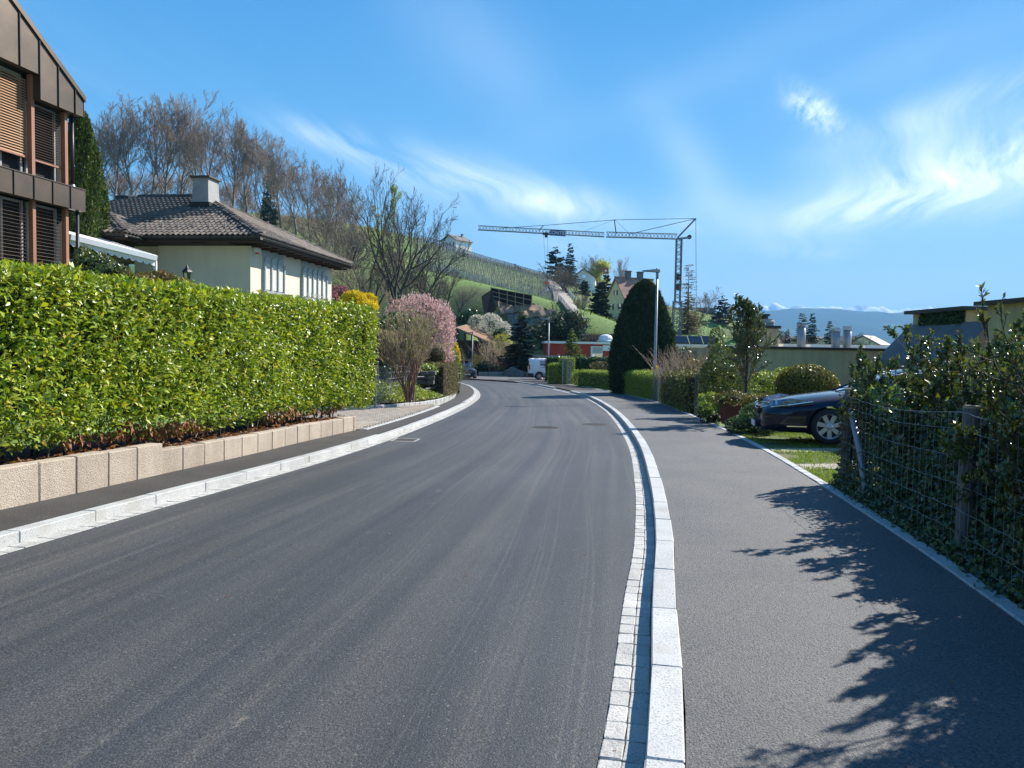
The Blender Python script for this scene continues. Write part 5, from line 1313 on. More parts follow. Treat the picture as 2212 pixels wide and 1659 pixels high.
q = at(1308, 738, 82); adopt(MB().lathe([(.95, 0), (.95, .16), (.8, .22), (.74, .5), (.58, .72), (.3, .84), (0, .88)], (0, 0, 0), 14).build('skylight', 'white', None, Matrix.Translation((q.x, 82, zr))), rb).matrix_parent_inverse = wm(rb).inverted()
wbox('roof', 'lawn', xa, xb, 80.2, 88, zr, zr + .06, rb)
wbox('wall_box', 'render_white', at(1316, 775, 79.9).x, at(1328, 775, 79.9).x, 79.8, 79.99, at(1316, 781, 79.9).z, at(1316, 771, 79.9).z, rb)
# black balcony fence above
fz0, fz1 = at(1290, 736, 92).z, at(1290, 721, 92).z
t = thing('slatted_balustrade', 'dark slatted balustrade with pale posts above the red building', 'fence', (at(1244, 730, 92).x, 92, fz0))
xa, xb = at(1240, 730, 92).x, at(1336, 730, 92).x
wbox('top_rail', 'timber', xa, xb, 91.95, 92.05, fz1 - .08, fz1, t); wbox('backing_wall', 'net', xa, xb, 92.3, 92.4, fz0 - 5, fz1 - .15, t); wbox('bottom_rail', 'timber', xa, xb, 91.95, 92.05, fz0, fz0 + .07, t)
bal = MB().box((0, 0, 0), (.075, .05, fz1 - fz0 - .16)).mesh('baluster', 'plank')
n = 30
for i in range(n): put('baluster', bal, t, Matrix.Translation((xa + .1 + (xb - xa - .2) * i / (n - 1), 91.94, (fz0 + fz1) / 2)))
# ivy-clad building far right and its slate slope
iv = thing('ivy_clad_house', 'ochre building with thin dark flat roof, ivy patch and grey slate slope', 'building', (15, 30, -2))
zr = 3.04
wbox('wall', 'render_beige', 14.8, 15.5, 25, 28.3, -3, zr - .04, iv); wbox('roof', 'metal_dk', 14.55, 15.75, 24.75, 28.5, zr - .04, zr + .09, iv)
wbox('link_wall', 'render_beige', 15.51, 20, 27, 29, -3, 2.62, iv); wbox('link_roof', 'metal_dk', 15.51, 20, 26.9, 29.1, 2.62, 2.70, iv)
MB().add([(14.75, 28.4, 2.62), (14.75, 23.5, 2.62), (13.5, 23.5, 1.3), (13.5, 28.4, 1.3), (14.75, 28.4, -3), (14.75, 23.5, -3), (13.5, 23.5, -3), (13.5, 28.4, -3)], [(0, 1, 2, 3), (1, 5, 6, 2), (0, 3, 7, 4), (3, 2, 6, 7)]).build('slate_slope', 'slate', iv)
C, Nn = [], []
for i in range(2600):
    y = 25.1 + 2.6 * rng.random(); q = 3.0 - .42 * rng.random() ** .8
    C.append((14.76, y, q)); Nn.append((-1, 0, 0))
C, Nn = np.array(C), np.array(Nn, float)
leaves('ivy', C, unit(Nn * .5 + rdir(len(C)) * .8 - np.array([0, 0, .4])), unit(Nn + rdir(len(C)) * .5), .12, .10, 'ivy', iv, simple=True, kind='stuff')
eh = thing('ochre_edge_house', 'ochre building corner with a thin dark flat roof at the far right edge', 'building', (14, 22, -2))
zr = 2.96
wbox('wall', 'render_beige', 13.2, 20, 13, 21.3, -3, zr - .02, eh); wbox('roof', 'metal_dk', 12.95, 20.2, 12.8, 21.55, zr - .02, zr + .09, eh)
# ================================================================== HILL: VINEYARD, ROAD, EXCAVATION
def on_hill(u, v, y0=60, y1=420):
    """First point of the terrain met by the line of sight through (u, v)."""
    ys = np.arange(y0, y1, 1.0); P = np.array([at(u, v, y)[:] for y in ys]); z = terrain_z(P[:, 0], P[:, 1])
    k = np.nonzero(P[:, 2] <= z)[0]
    if not len(k): return None
    k = k[0]; return Vector((P[k, 0], P[k, 1], z[k]))
post = MB().box((0, 0, .75), (.08, .08, 1.6)).mesh('vineyard_post', mk('grey_vine_post', (.42, .42, .40), (.30, .30, .29), 1, 3, rough=.8))
posts, vines = [], []
X0, Y0 = at(1150, 655, 122).x, 122
for row in range(62):                       # rows run up the slope, side by side across it
    for k in range(0, 24):
        ub = 905 + row * 5.2; vb = 566 + (ub - 905) * .40
        f = k / 23; P0 = at(ub, vb + 6, 124 + row * .1); P1 = at(897 + row * 4.75, 517 + row * 1.46, 214 - row * .45)
        x = P0.x + (P1.x - P0.x) * f; y = P0.y + (P1.y - P0.y) * f
        posts.append((x + rng.normal() * .08, y + rng.normal() * .1))
posts = np.array(posts); pz = terrain_z(posts[:, 0], posts[:, 1])
order = np.argsort(np.hypot(posts[:, 0], posts[:, 1]))
vis = [i for i in order if True]
for n_, i in enumerate(vis[:300]):
    o = put('vineyard_post', post, None, Matrix.Translation((posts[i, 0], posts[i, 1], pz[i])) @ Matrix.Rotation(rng.normal() * .03, 4, 'X'),
            label='thin grey vine stake in the lower rows of the hillside vineyard', cat='post', group='vine stakes on the hill')
thin_post = MB().box((0, 0, .7), (.05, .05, 1.45)).mesh('vineyard_post', 'bark')
items = [(thin_post if (i * 7) % 3 else post, Matrix.Translation((posts[i, 0], posts[i, 1], pz[i]))) for i in vis[300:]]
put('vineyard_posts', merge_meshes('vineyard_posts', items, post.materials[0]), kind='stuff')
n = 3800; idx = rng.integers(0, len(posts), n); vx = posts[idx, 0] + rng.normal(0, .25, n); vy = posts[idx, 1] + rng.uniform(-1.5, 1.5, n); vz = terrain_z(vx, vy)
P0 = np.stack([vx, vy, vz], 1); P1 = P0 + np.stack([rng.normal(0, .15, n), rng.normal(0, .2, n), rng.uniform(.7, 1.3, n)], 1)
V, F = tubes_np(P0, P1, np.full(n, .022), np.full(n, .012), 3)
put('grapevines', npmesh('grapevines', V, [F], M['bark']), kind='stuff')
# grass tufts over the hill and meadows
n = 26000; U = rng.uniform(700, 1250, n * 2)
C = []
n = 60000; gx = rng.uniform(-75, 75, n); gy = rng.uniform(88, 225, n); gz = terrain_z(gx, gy)
C = np.stack([gx, gy, gz - .02], 1); leaves('meadow_grass', C, unit(rng.normal(size=(n, 3)) * .5 + np.array([0, 0, .7])), rdir(n), rng.uniform(.15, .38, n), .10, 'grass', simple=True, kind='stuff')

seg = []
for r_ in range(46):
    x0 = 30 + r_ * 1.5
    for k in range(34):
        x, y = x0 + rng.normal() * .15, 135 + k * 2.6; seg.append(((x, y, tz(x, y)), (x + rng.normal() * .1, y, tz(x, y) + rng.uniform(.8, 1.4)), .045, .03))
put('far_vines', segmesh('far_vines', seg, 'bark', 3), kind='stuff')
# steep road up the hill
Lr = [on_hill(u, v, 100, 300) for u, v in [(1234, 692), (1222, 676), (1207, 655), (1194, 636), (1184, 620), (1178, 609)]]
Rr = [on_hill(u, v, 100, 300) for u, v in [(1252, 692), (1246, 676), (1238, 655), (1225, 636), (1208, 620), (1199, 609)]]
Lr = [p for p in Lr if p]; Rr = [p for p in Rr if p]; k = min(len(Lr), len(Rr)); Lr, Rr = Lr[:k], Rr[:k]
V, F = [], []
m_ = 5; NN_ = 40
for i in range(NN_):
    t_ = i / (NN_ - 1) * (k - 1); j = min(int(t_), k - 2); f = t_ - j
    a, b = Lr[j].lerp(Lr[j + 1], f), Rr[j].lerp(Rr[j + 1], f)
    for q in range(m_):
        p = a.lerp(b, q / (m_ - 1)); V.append((p.x, p.y, tz(p.x, p.y) + .45))
F = [(i * m_ + j, i * m_ + j + 1, (i + 1) * m_ + j + 1, (i + 1) * m_ + j) for i in range(NN_ - 1) for j in range(m_ - 1)]
put('hill_road', npmesh('hill_road', V, [np.array(F)], M['paver']), kind='structure')
t = thing('hill_fence', 'pale railing along the left edge of the steep hill road', 'fence', Lr[0][:])
mb = MB()
for i in range(26):
    t_ = i / 25 * (k - 1); j = min(int(t_), k - 2); p = Lr[j].lerp(Lr[j + 1], t_ - j); z = tz(p.x, p.y); MB().box((p.x, p.y, z + .6), (.09, .09, 1.2)).build('post', 'lamp_grey', t)
for j in range(k - 1):
    a, b = Lr[j].copy(), Lr[j + 1].copy()
    for q in range(6):
        p, p2 = a.lerp(b, q / 6), a.lerp(b, (q + 1) / 6); p.z, p2.z = tz(p.x, p.y) + .35, tz(p2.x, p2.y) + .35
        for dz in (0, .4, .75): mb.bar(p + Vector((0, 0, dz)), p2 + Vector((0, 0, dz)), .05, .06)
mb.build('rail', 'lamp_grey', t)
t = thing('garden_wall', 'white stepped garden wall beside the steep hill road', 'wall', Rr[-2][:])
for i in range(7):
    p = Rr[-2].lerp(Rr[2], i / 7); z = tz(p.x, p.y); MB().box((p.x + .8, p.y, z + .45), (.3, 2.6, .8)).build('wall_section', 'render_white', t)

# excavation: bare earth bank, sprayed concrete, netting fence
def drape(name, poly_uv, y0, y1, mat, lift=.12, n=20, kind='structure', rough_=0.0):
    """Patch laid over the terrain between two surveyed edges (upper, lower)."""
    up, lo = poly_uv; V = []
    for i in range(n):
        t_ = i / (n - 1)
        def lp_(P): q = t_ * (len(P) - 1); j = min(int(q), len(P) - 2); f = q - j; return (P[j][0] * (1 - f) + P[j + 1][0] * f, P[j][1] * (1 - f) + P[j + 1][1] * f)
        a, b = lp_(up), lp_(lo)
        A_, B_ = at(a[0], a[1], y1), at(b[0], b[1], y0)
        for j in range(8):
            uu, vv = a[0] + (b[0] - a[0]) * j / 7, a[1] + (b[1] - a[1]) * j / 7; p = on_hill(uu, vv, 84, 150) or A_.lerp(B_, j / 7); V.append((p.x + rng.normal() * rough_, p.y + rng.normal() * rough_, p.z + lift + rng.normal() * rough_))
    F = [(i * 8 + j, (i + 1) * 8 + j, (i + 1) * 8 + j + 1, i * 8 + j + 1) for i in range(n - 1) for j in range(7)]
    return put(name, npmesh(name, V, [np.array(F)], M[mat], smooth=True), kind=kind)
drape('bare_earth', ([(1074, 653), (1085, 655), (1120, 664), (1150, 670), (1190, 684), (1228, 697)], [(1080, 694), (1098, 690), (1125, 697), (1160, 706), (1195, 710), (1235, 712)]), 103, 111, 'dirt', .6, rough_=.05)
drape('sprayed_concrete_slope', ([(1092, 680), (1115, 686), (1150, 696), (1190, 703)], [(1104, 735), (1125, 738), (1160, 742), (1205, 742)]), 98, 104, 'concrete_dk', .35, rough_=.03)
drape('green_verge', ([(1060, 636), (1110, 650), (1150, 660), (1190, 676), (1232, 694)], [(1066, 652), (1110, 664), (1150, 673), (1190, 688), (1228, 701)]), 111, 116, 'lawn', .2)
t = thing('netting_fence', 'black netting screen on timber rails along the top of the excavated bank', 'fence', at(1062, 655, 108)[:])
fa, fb = at(1062, 646, 108), at(1147, 672, 108); fu, fv = at(1060, 621, 108), at(1149, 637, 108)
MB().add([fa, fb, fv, fu, fa + Vector((0, .08, 0)), fb + Vector((0, .08, 0)), fv + Vector((0, .08, 0)), fu + Vector((0, .08, 0))], [(0, 1, 2, 3), (4, 7, 6, 5), (0, 4, 5, 1), (1, 5, 6, 2), (2, 6, 7, 3), (3, 7, 4, 0)]).build('netting', 'net', t)
for i in range(6):
    f = i / 5; a, b = fa.lerp(fb, f), fu.lerp(fv, f); MB().bar(a + Vector((0, -.12, -.4)), b + Vector((0, -.12, .05)), .12, .10).build('post', 'plank', t)
for g_ in (.30, .66, .97):
    MB().bar(fa.lerp(fu, g_) + Vector((0, -.2, 0)), fb.lerp(fv, g_) + Vector((0, -.2, 0)), .10, .09).build('rail', 'plank', t)
sa, sb = at(1061, 626, 103), at(1040, 640, 101); sc, sd = at(1047, 690, 100.5), at(1071, 668, 102)
MB().add([sa, sb, sc, sd, sa + Vector((.1, .1, 0)), sb + Vector((.1, .1, 0)), sc + Vector((.1, .1, 0)), sd + Vector((.1, .1, 0))], [(0, 1, 2, 3), (4, 7, 6, 5), (0, 4, 5, 1), (1, 5, 6, 2), (2, 6, 7, 3), (3, 7, 4, 0)]).build('side_netting', 'net', t)
t = thing('ridge_fence', 'long dark fence following the upper edge of the vineyard', 'fence', at(900, 513, 212)[:])
prev = None
for i in range(60):
    u = 895 + i * 5; q = on_hill(u, 508 + (u - 895) * .325 + 4, 150, 300)
    p = at(u, 508 + (u - 895) * .325, 212 - i * .45); z = tz(p.x, p.y); p.z = z
    MB().box((p.x, p.y, z + .8), (.10, .10, 1.7)).build('post', 'slate', t)
    if prev is not None:
        mbx = MB(); [mbx.bar(prev + Vector((0, 0, dz)), p + Vector((0, 0, dz)), .05, .12) for dz in (.4, .8, 1.2, 1.5)]; mbx.build('rail', 'slate', t)
    prev = p

# ================================================================== BARE TREES
def crownset(seed, mt, mc, **k):
    a, b, tips = tree_meshes(seed, mt, mc, **k); return a, b, tips
BE = []
for s in range(6):
    a, b, tips = tree_meshes(100 + s, 'bark_beech', 'twig_beech', H=11, r0=.24, levels=4, nchild=[13, 8, 6, 4], lenf=[.85, .58, .52, .6], up=.13, spread=.66, wob=.08, start=.25, segs=6, rmin=.019, top=.75, nstems=1, rf=.5)
    BE.append([('trunk', a), ('crown', b)])
GR = []
for s in range(3):
    a, b, tips = tree_meshes(200 + s, 'bark', 'twig_grey', H=7, r0=.16, levels=3, nchild=[12, 6, 5], lenf=[.60, .55, .5], up=.10, spread=.85, wob=.16, start=.12, segs=6, rmin=.016, top=.6, nstems=2, rf=.5)
    GR.append([('trunk', a), ('crown', b)])
bspec = [(205, 262, 455, 178, 'leftmost bare brown beech, rising right beside the columnar conifer'), (246, 240, 455, 184, 'bare beech just right of the columnar conifer, second from the left'), (282, 222, 450, 180, 'broad bare beech above the left end of the bungalow ridge'), (322, 215, 450, 186, 'bare beech with dense reddish twigs over the middle of the bungalow ridge'),
         (358, 214, 450, 182, 'tallest rounded bare beech of the forest edge'), (392, 218, 450, 186, 'bare beech with its trunk directly left of the bungalow chimney'), (428, 246, 452, 178, 'bare beech standing directly behind the chimney'), (462, 250, 462, 174, 'bare many-limbed beech just right of the chimney'),
         (500, 254, 470, 172, 'bare rounded beech above the hip right of the chimney'), (532, 262, 475, 168, 'bare wide beech, second left of the dark spruce'), (562, 290, 480, 166, 'bare beech touching the left side of the dark spruce'), (606, 306, 490, 160, 'bare tree touching the right side of the dark spruce'),
         (640, 338, 520, 150, 'bare tree second right of the dark spruce'), (672, 350, 545, 146, 'bare tree with arching limbs third right of the spruce'), (704, 362, 565, 138, 'bare open tree over the right slope of the bungalow roof'), (738, 385, 585, 132, 'bare tree above the far eaves corner of the bungalow'), (770, 425, 600, 125, 'last bare tree of the forest edge before the budding tree')]
for i, (u, vt, vb, y, l) in enumerate(bspec):
    p = at(u, vb, y); top = at(u, vt, y); z = min(tz(p.x, p.y), p.z); H = (top.z - z)
    plant('beech_tree', l, 'tree', (p.x, p.y, z - .3), BE[i % 6], rz=i * 1.3, scale=(H / 16.5, H / 16.5, H / 17.5), group='bare trees at the forest edge')
# understorey of the forest: many small bare trees, dense enough that only a mass is seen
fill = []
for i in range(26):
    u = 200 + i * 23 + rng.uniform(-8, 8); vb = 452 + max(0, (u - 430)) * .33; y = 192 - max(0, u - 430) * .17 + rng.uniform(-4, 8); p = at(u, vb, y)
    fill.append((BE[i % 6][1][1], Matrix.Translation((p.x, p.y, p.z - 2)) @ Matrix.Rotation(i * 2.1, 4, 'Z') @ Matrix.Diagonal((.7, .7, .62 if u < 560 else .45, 1))))
    fill.append((BE[i % 6][0][1], fill[-1][1]))
put('forest', merge_meshes('forest', fill, M['twig_beech']), kind='stuff')
# conifer builder
def conifer(seed, H, R_, mat, tiers=22, droop=.25, dens=1.0, bare=.08, L=.35, taper=1.0, W=.5, nb=9):
    r = np.random.default_rng(seed); C, D, seg = [], [], []
    for i in range(tiers):
        f = i / (tiers - 1); z = H * (bare + (1 - bare) * f); rad = R_ * (1 - f) ** taper * r.uniform(.75, 1.12) + .08 * R_
        for b in range(int(nb * (1 - .5 * f))):
            a = r.uniform(0, 6.283); l = rad * r.uniform(.6, 1.12); z = H * (bare + (1 - bare) * f) + r.normal() * H * .35 / tiers; d0 = np.array([math.cos(a), math.sin(a), 0])
            tip = d0 * l + np.array([0, 0, z - droop * l + .12 * l * f]); base = np.array([0, 0, z])
            seg.append((base, tip, .03 * H / 10 * (1 - .6 * f), .008)); n = max(3, int(7 * dens * l / L))
            for t_ in np.linspace(.18, 1, n):
                q = base + (tip - base) * t_ + np.array([0, 0, -.06 * l * math.sin(t_ * 3.1)])
                for s_ in (-1, 1):
                    C.append(q + r.normal(size=3) * .04); D.append(unit(d0 * .6 + np.array([-d0[1], d0[0], 0]) * s_ * .8 + np.array([0, 0, r.uniform(-.25, .35)])))
    C, D = np.array(C), np.array(D); Ls = L * r.uniform(.7, 1.25, len(C))
    fo = leafmesh('foliage', C, D, unit(np.array([0, 0, 1.]) + r.normal(size=C.shape) * .45), Ls, Ls * W, mat, True)
    tr = tubes_np([[0, 0, -.5]], [[0, 0, H * .98]], [.018 * H], [.012], 7); tm = npmesh('trunk', tr[0], [tr[1]], M['bark'], smooth=True)
    return [('trunk', tm), ('branches', segmesh('branches', seg, 'bark', 3)), ('foliage', fo)]
def place_at(name, label, cat, u, vt, vb, y, meshes, H0, rz=0, group=None, wide=1.0, sink=.1):
    p = at(u, vb, y); top = at(u, vt, y); H = top.z - p.z; k = H / H0
    return plant(name, label, cat, (p.x, p.y, p.z - sink * k), meshes, rz, (k * wide, k * wide, k), group)
SP = conifer(1, 10, 2.4, 'conifer', 24, .28, 1.0, .06, .45)
SP2 = conifer(2, 10, 2.0, 'pine', 20, .12, .8, .12, .5, .8)
place_at('spruce', 'dark spruce standing alone among the bare forest trees', 'tree', 584, 335, 500, 165, SP2, 10, .4, wide=.62)
place_at('columnar_conifer', 'tall dark green columnar conifer between the brown house and the bungalow', 'tree', 196, 243, 560, 27, [], 1)
# thuja column foliage
for o in [o for o in COL.objects if o.name.startswith('columnar_conifer')]: tc_ = o
p = at(196, 560, 27); top = at(186, 243, 27); Hc = top.z - (SL * 27 + 1.0)
tc_.location = (p.x, 27, 1.0 + SL * 27); tc_.scale = (1, 1, 1)
n = 26000; f = rng.random(n) ** .8; a = rng.uniform(0, 6.283, n); rr = .86 * np.clip((1 - f) ** .42, .0, 1) * (1 + .10 * np.sin(a * 3 + f * 9) + .08 * np.sin(a * 7 - f * 31)) * rng.uniform(.88, 1.04, n) + .04
lean = -.35 * f ** 2
C = np.stack([rr * np.cos(a) + lean, rr * np.sin(a), f * Hc], 1); N = np.stack([np.cos(a), np.sin(a), .2 + 0 * a], 1)
o = bpy.data.objects.new('foliage', leafmesh('foliage', C, unit(N * .45 + np.array([0, 0, 1.]) + rng.normal(size=C.shape) * .3), unit(N + rng.normal(size=C.shape) * .5), rng.uniform(.08, .17, n), .06, 'thuja', True)); COL.objects.link(o); o.parent = tc_; o['kind'] = 'stuff'
o = bpy.data.objects.new('inner_twigs', MB().lathe([(.50 * (1 - q / 10) ** .5 + .01, q / 10 * Hc * .98) for q in range(11)], n=12).mesh('inner_twigs', 'inner')); COL.objects.link(o); o.parent = tc_  # dark core added in the column so no light comes through
tz0 = [(at(150, 460, 34), 1)]
# trees of the slope right of the bungalow
a, b, tips = tree_meshes(31, 'bark', 'twig_grey', H=6.2, r0=.17, levels=4, nchild=[9, 6, 5, 4], lenf=[.95, .60, .55, .5], up=.10, spread=.80, wob=.12, start=.20, segs=6, rmin=.0095, top=.85, nstems=3, rf=.6)
place_at('bare_tree', 'large bare spreading tree in front of the vineyard slope, above the pink magnolia', 'tree', 853, 388, 668, 60, [('trunk', a), ('crown', b)], 9.2, 1.0, wide=.85)
a, b, tips = tree_meshes(32, 'bark', 'twig_grey', H=10, r0=.14, levels=4, nchild=[14, 5, 5, 3], lenf=[.38, .55, .5, .5], up=.22, spread=.6, wob=.12, start=.15, segs=6, rmin=.011, top=.5, nstems=1)
tp = np.array([q[0] for q in tips]); td = np.array([q[1] for q in tips]); C = np.repeat(tp, 4, 0) + rng.normal(0, .12, (len(tp) * 4, 3))
bud = leafmesh('young_leaves', C, rdir(len(C), .5), rdir(len(C)), rng.uniform(.08, .14, len(C)), .07, 'bud')
place_at('budding_tree', 'slender tree with pale green buds left of the large bare tree', 'tree', 800, 392, 620, 78, [('trunk', a), ('crown', b), ('young_leaves', bud)], 11.5, 0, wide=.95)
slope = [(742, 430, 612, 92), (772, 450, 640, 74), (730, 520, 650, 66), (905, 470, 650, 78), (940, 500, 655, 88), (815, 520, 650, 70), (960, 560, 665, 84), (880, 545, 670, 66), (700, 545, 640, 72), (925, 570, 672, 72), (990, 600, 676, 86), (845, 480, 640, 90), (785, 560, 662, 60), (900, 600, 680, 58)]
sl = ['beside the eaves corner of the bungalow', 'between the bungalow eaves and the budding tree', 'low behind the far end of the bungalow roof', 'immediately right of the large bare tree', 'on the meadow edge below the hilltop house', 'between the budding and the large bare tree',
      'at the left foot of the vineyard', 'behind the left half of the magnolia', 'half hidden by the bungalow eaves', 'behind the right half of the magnolia', 'rightmost on the meadow, above the timber shelter', 'high behind the trunk of the large bare tree', 'directly above the yellow forsythia', 'just over the top of the magnolia']
for i, (u, vt, vb, y) in enumerate(slope):
    place_at('bare_tree', 'small grey bare tree on the slope, ' + sl[i], 'tree', u, vt, vb, y, GR[i % 3], 8.2, i * 1.7, 'small bare trees on the slope', wide=rng.uniform(.9, 1.2), sink=.8)
# scrub thicket filling the slope
n = 5200; u_ = rng.uniform(690, 1010, n); y_ = rng.uniform(56, 96, n); seg = []
for i in range(n):
    p = at(u_[i], 700, y_[i]); z = tz(p.x, p.y); s_ = rng.uniform(.6, 1.7)
    if p.x > -4: continue
    q = Vector((p.x, y_[i], z)); d = Vector(rng.normal(size=3) * .4) + Vector((0, 0, 1)); e = q + d * s_; seg.append((q, e, .018, .008)); seg.append((q.lerp(e, .5), e + Vector(rng.normal(size=3) * .4), .012, .006))
put('scrub', segmesh('scrub', seg, 'twig_grey', 3), kind='stuff')

# ================================================================== SHRUBS BEYOND THE HEDGE (LEFT SIDE GARDEN)
def px(u, v, y): return at(u, v, y)
def rb_(u, v, y, ru, rv, ry=None):
    """Ellipsoid given by its surveyed centre and apparent radii (px)."""
    p = at(u, v, y); k = y / FPX; return ((p.x, p.y, p.z), (ru * k, ry or ru * k, rv * k))
def shrub_w(name, label, cat, blobs, mat, zbase=None, stem=True, **k):
    c0 = blobs[0][0]; zb = tz(c0[0], c0[1]) if zbase is None else zbase
    base = (c0[0], c0[1], zb); rel = [((c[0] - base[0], c[1] - base[1], c[2] - base[2]), r_) for c, r_ in blobs]
    t = shrub(name, label, cat, base, rel, mat, **k)
    if stem:
        c, r_ = rel[0]; seg = [((rng.normal() * .06, rng.normal() * .06, -.1), (c[0] + rng.normal() * r_[0] * .4, c[1] + rng.normal() * r_[1] * .4, c[2] + r_[2] * .2), .035, .012) for _ in range(7)]
        o = bpy.data.objects.new('stems', segmesh('stems', seg, 'bark', 4)); COL.objects.link(o); o.parent = t
    return t
shrub_w('forsythia', 'bright yellow clipped forsythia poking above the far end of the laurel hedge', 'shrub', [rb_(765, 650, 24, 27, 19), rb_(797, 652, 24.3, 16, 16), rb_(780, 662, 24, 34, 14)], 'forsythia', dens=2000, L=.085, W=.035, k=.6)
shrub_w('pink_shrub', 'dull pink flowering shrub beside the bungalow wall behind the forsythia', 'shrub', [rb_(735, 635, 38, 18, 16), rb_(757, 640, 38, 14, 12), rb_(722, 645, 37, 8, 14)], 'blossom_p', dens=420, L=.11, W=.06, k=.5)
shrub_w('laurel_shrub', 'green laurel shrub under the awning between the brown house and the hedge', 'shrub', [rb_(205, 578, 18.5, 40, 26), rb_(245, 590, 18, 32, 14), rb_(180, 560, 19, 16, 22)], 'laurel_r', dens=520, L=.13, W=.055, simple=False, k=.7)
shrub_w('photinia_hedge', 'red-tipped photinia hedge just above the laurel hedge in front of the bungalow', 'hedge', [rb_(300, 608, 17.6, 40, 14), rb_(345, 603, 18, 34, 13), rb_(385, 612, 18, 22, 9)], 'photinia', dens=900, L=.09, W=.035, simple=False, k=.7)
# magnolia tree in bloom
a, b, tips = tree_meshes(41, 'bark', 'twig_tan', H=2.6, r0=.10, levels=4, nchild=[8, 6, 5, 3], lenf=[.75, .6, .55, .5], up=.16, spread=.75, wob=.12, start=.2, segs=5, rmin=.006, top=.8, nstems=3, rf=.55)
t = place_at('magnolia_tree', 'pink magnolia in full bloom behind the brown multi-stemmed shrub', 'tree', 905, 640, 812, 34, [('trunk', a), ('crown', b)], 3.3, .5, wide=1.15)
C, N = shell_points([rb_(903, 706, 34, 74, 66, 1.4), rb_(950, 720, 34, 32, 66, 1.0), rb_(868, 715, 34, 36, 55, 1.0), rb_(968, 770, 34.5, 10, 40, .5)], 130)
k = rng.random(len(C)) < .93; C = np.repeat(C[k], 2, 0) + rng.normal(0, .05, (2 * k.sum(), 3)); leaves('flowers', C, unit(np.repeat(N[k], 2, 0) * .4 + np.array([0, 0, .9]) + rng.normal(size=C.shape) * .35), rdir(len(C)), rng.uniform(.07, .12, len(C)), .055, 'magnolia', t, fold=.3)
# multi-stemmed bare shrub at the bed corner
th, tn, tips = grow(52, 2.4, .028, 3, [8, 6, 5], [.55, .5, .5], up=.12, spread=.50, wob=.10, start=.35, segs=6, rmin=.0045, nstems=18, top=.7, rf=.6)
p = Vector((-3.35, 24.6, SL * 24.6 + .30)); sp_ = at(880, 838, 24.3); p.x = sp_.x
C = np.array([q[0] for q in tips]); 
t = plant('bare_shrub', 'tall brown multi-stemmed bare shrub fanning out at the corner of the garden bed', 'shrub', p, [('stems', segmesh('stems', th, 'twig_red', 5)), ('twigs', segmesh('twigs', tn, 'twig_tan', 3)),
          ('buds', leafmesh('buds', C, rdir(len(C), .4), rdir(len(C)), .035, .02, 'bud'))], 0, (1.12, 1.1, .96))
hb = [rb_(822 + 70 * q + rng.normal() * 4, 722 + 70 * q * q + rng.normal() * 9, 26 + rng.normal() * .3, 5, 4.5) for q in np.linspace(0, 1, 46)]
shrub_w('hydrangea', 'shrub with dry tan flower heads leaning right of the laurel hedge end', 'shrub', hb, 'panicle', dens=900, L=.05, W=.04, k=.5)
shrub_w('dark_rhododendron', 'dark evergreen bush with round seed heads behind the wire fence at the hedge end', 'shrub', [rb_(835, 745, 29, 30, 60), rb_(860, 700, 30, 30, 24), rb_(822, 790, 28.5, 18, 40), rb_(850, 775, 30.5, 50, 45), rb_(800, 770, 31, 30, 60), rb_(792, 715, 32, 24, 30)], 'hedge_dk', dens=260, L=.14, W=.05, k=.8)
shrub_w('golden_bush', 'mounded yellow-green evergreen bush above the brown clipped hedge', 'shrub', [rb_(940, 765, 37, 38, 22), rb_(968, 780, 37, 22, 26), rb_(985, 805, 40, 14, 22), rb_(915, 785, 36, 24, 22)], 'golden', dens=420, L=.11, W=.07, k=.75)
shrub_w('forsythia_spray', 'small yellow flowering spray beside the timber shelter at the garden corner', 'shrub', [rb_(988, 770, 40, 6, 20), rb_(984, 750, 40, 4, 10)], 'forsythia', dens=600, L=.08, W=.05, k=.3, stem=True)
shrub_w('round_brown_bush', 'round brown clipped bush sitting above the low brown hedge', 'shrub', [rb_(942, 770, 33, 20, 17)], 'hedge_brown', dens=1500, L=.06, W=.03, k=.85)
shrub_w('pale_leaf_bush', 'pale green and cream leaved bush behind the low stone slabs', 'shrub', [rb_(925, 800, 29.5, 22, 12), rb_(902, 812, 29, 14, 14)], 'ground_cover', dens=900, L=.07, W=.05, k=.7)
hp = spline([(-3.05, 29.6), (-2.95, 32), (-3.1, 36), (-3.35, 40), (-4.0, 46)], 1.0)
clipped_hedge('brown_hedge', 'low clipped half-brown hedge along the inside of the bend', [p for p in hp], .9, lambda x, y: SL * y + .2, 1.22, 900, .06, .03, 'hedge_brown', cat='hedge')
clipped_hedge('leafy_hedge', 'green leafy band growing over the far end of the low brown hedge', [Vector((-3.4, 38)), Vector((-4.0, 46))], .7, lambda x, y: SL * y + 1.35, .5, 500, .10, .06, 'hedge_dk', cat='hedge')
t = thing('stone_slabs', 'stacked grey stone slabs forming a low garden wall beside the brown hedge', 'stone wall', (at(915, 830, 29).x, 29, SL * 29))
for i in range(9):
    q = at(902 + (i % 3) * 15 + 3 * math.sin(i * 5), 826 - (i // 3) * 10, 28.6 + (i // 3) * .15 + .1 * math.sin(i * 7)); MB().box((q.x, q.y, q.z), (.26, .3, .15), .1 * math.sin(i * 3)).build('stone_slab', 'rock', t, bevel=.02)
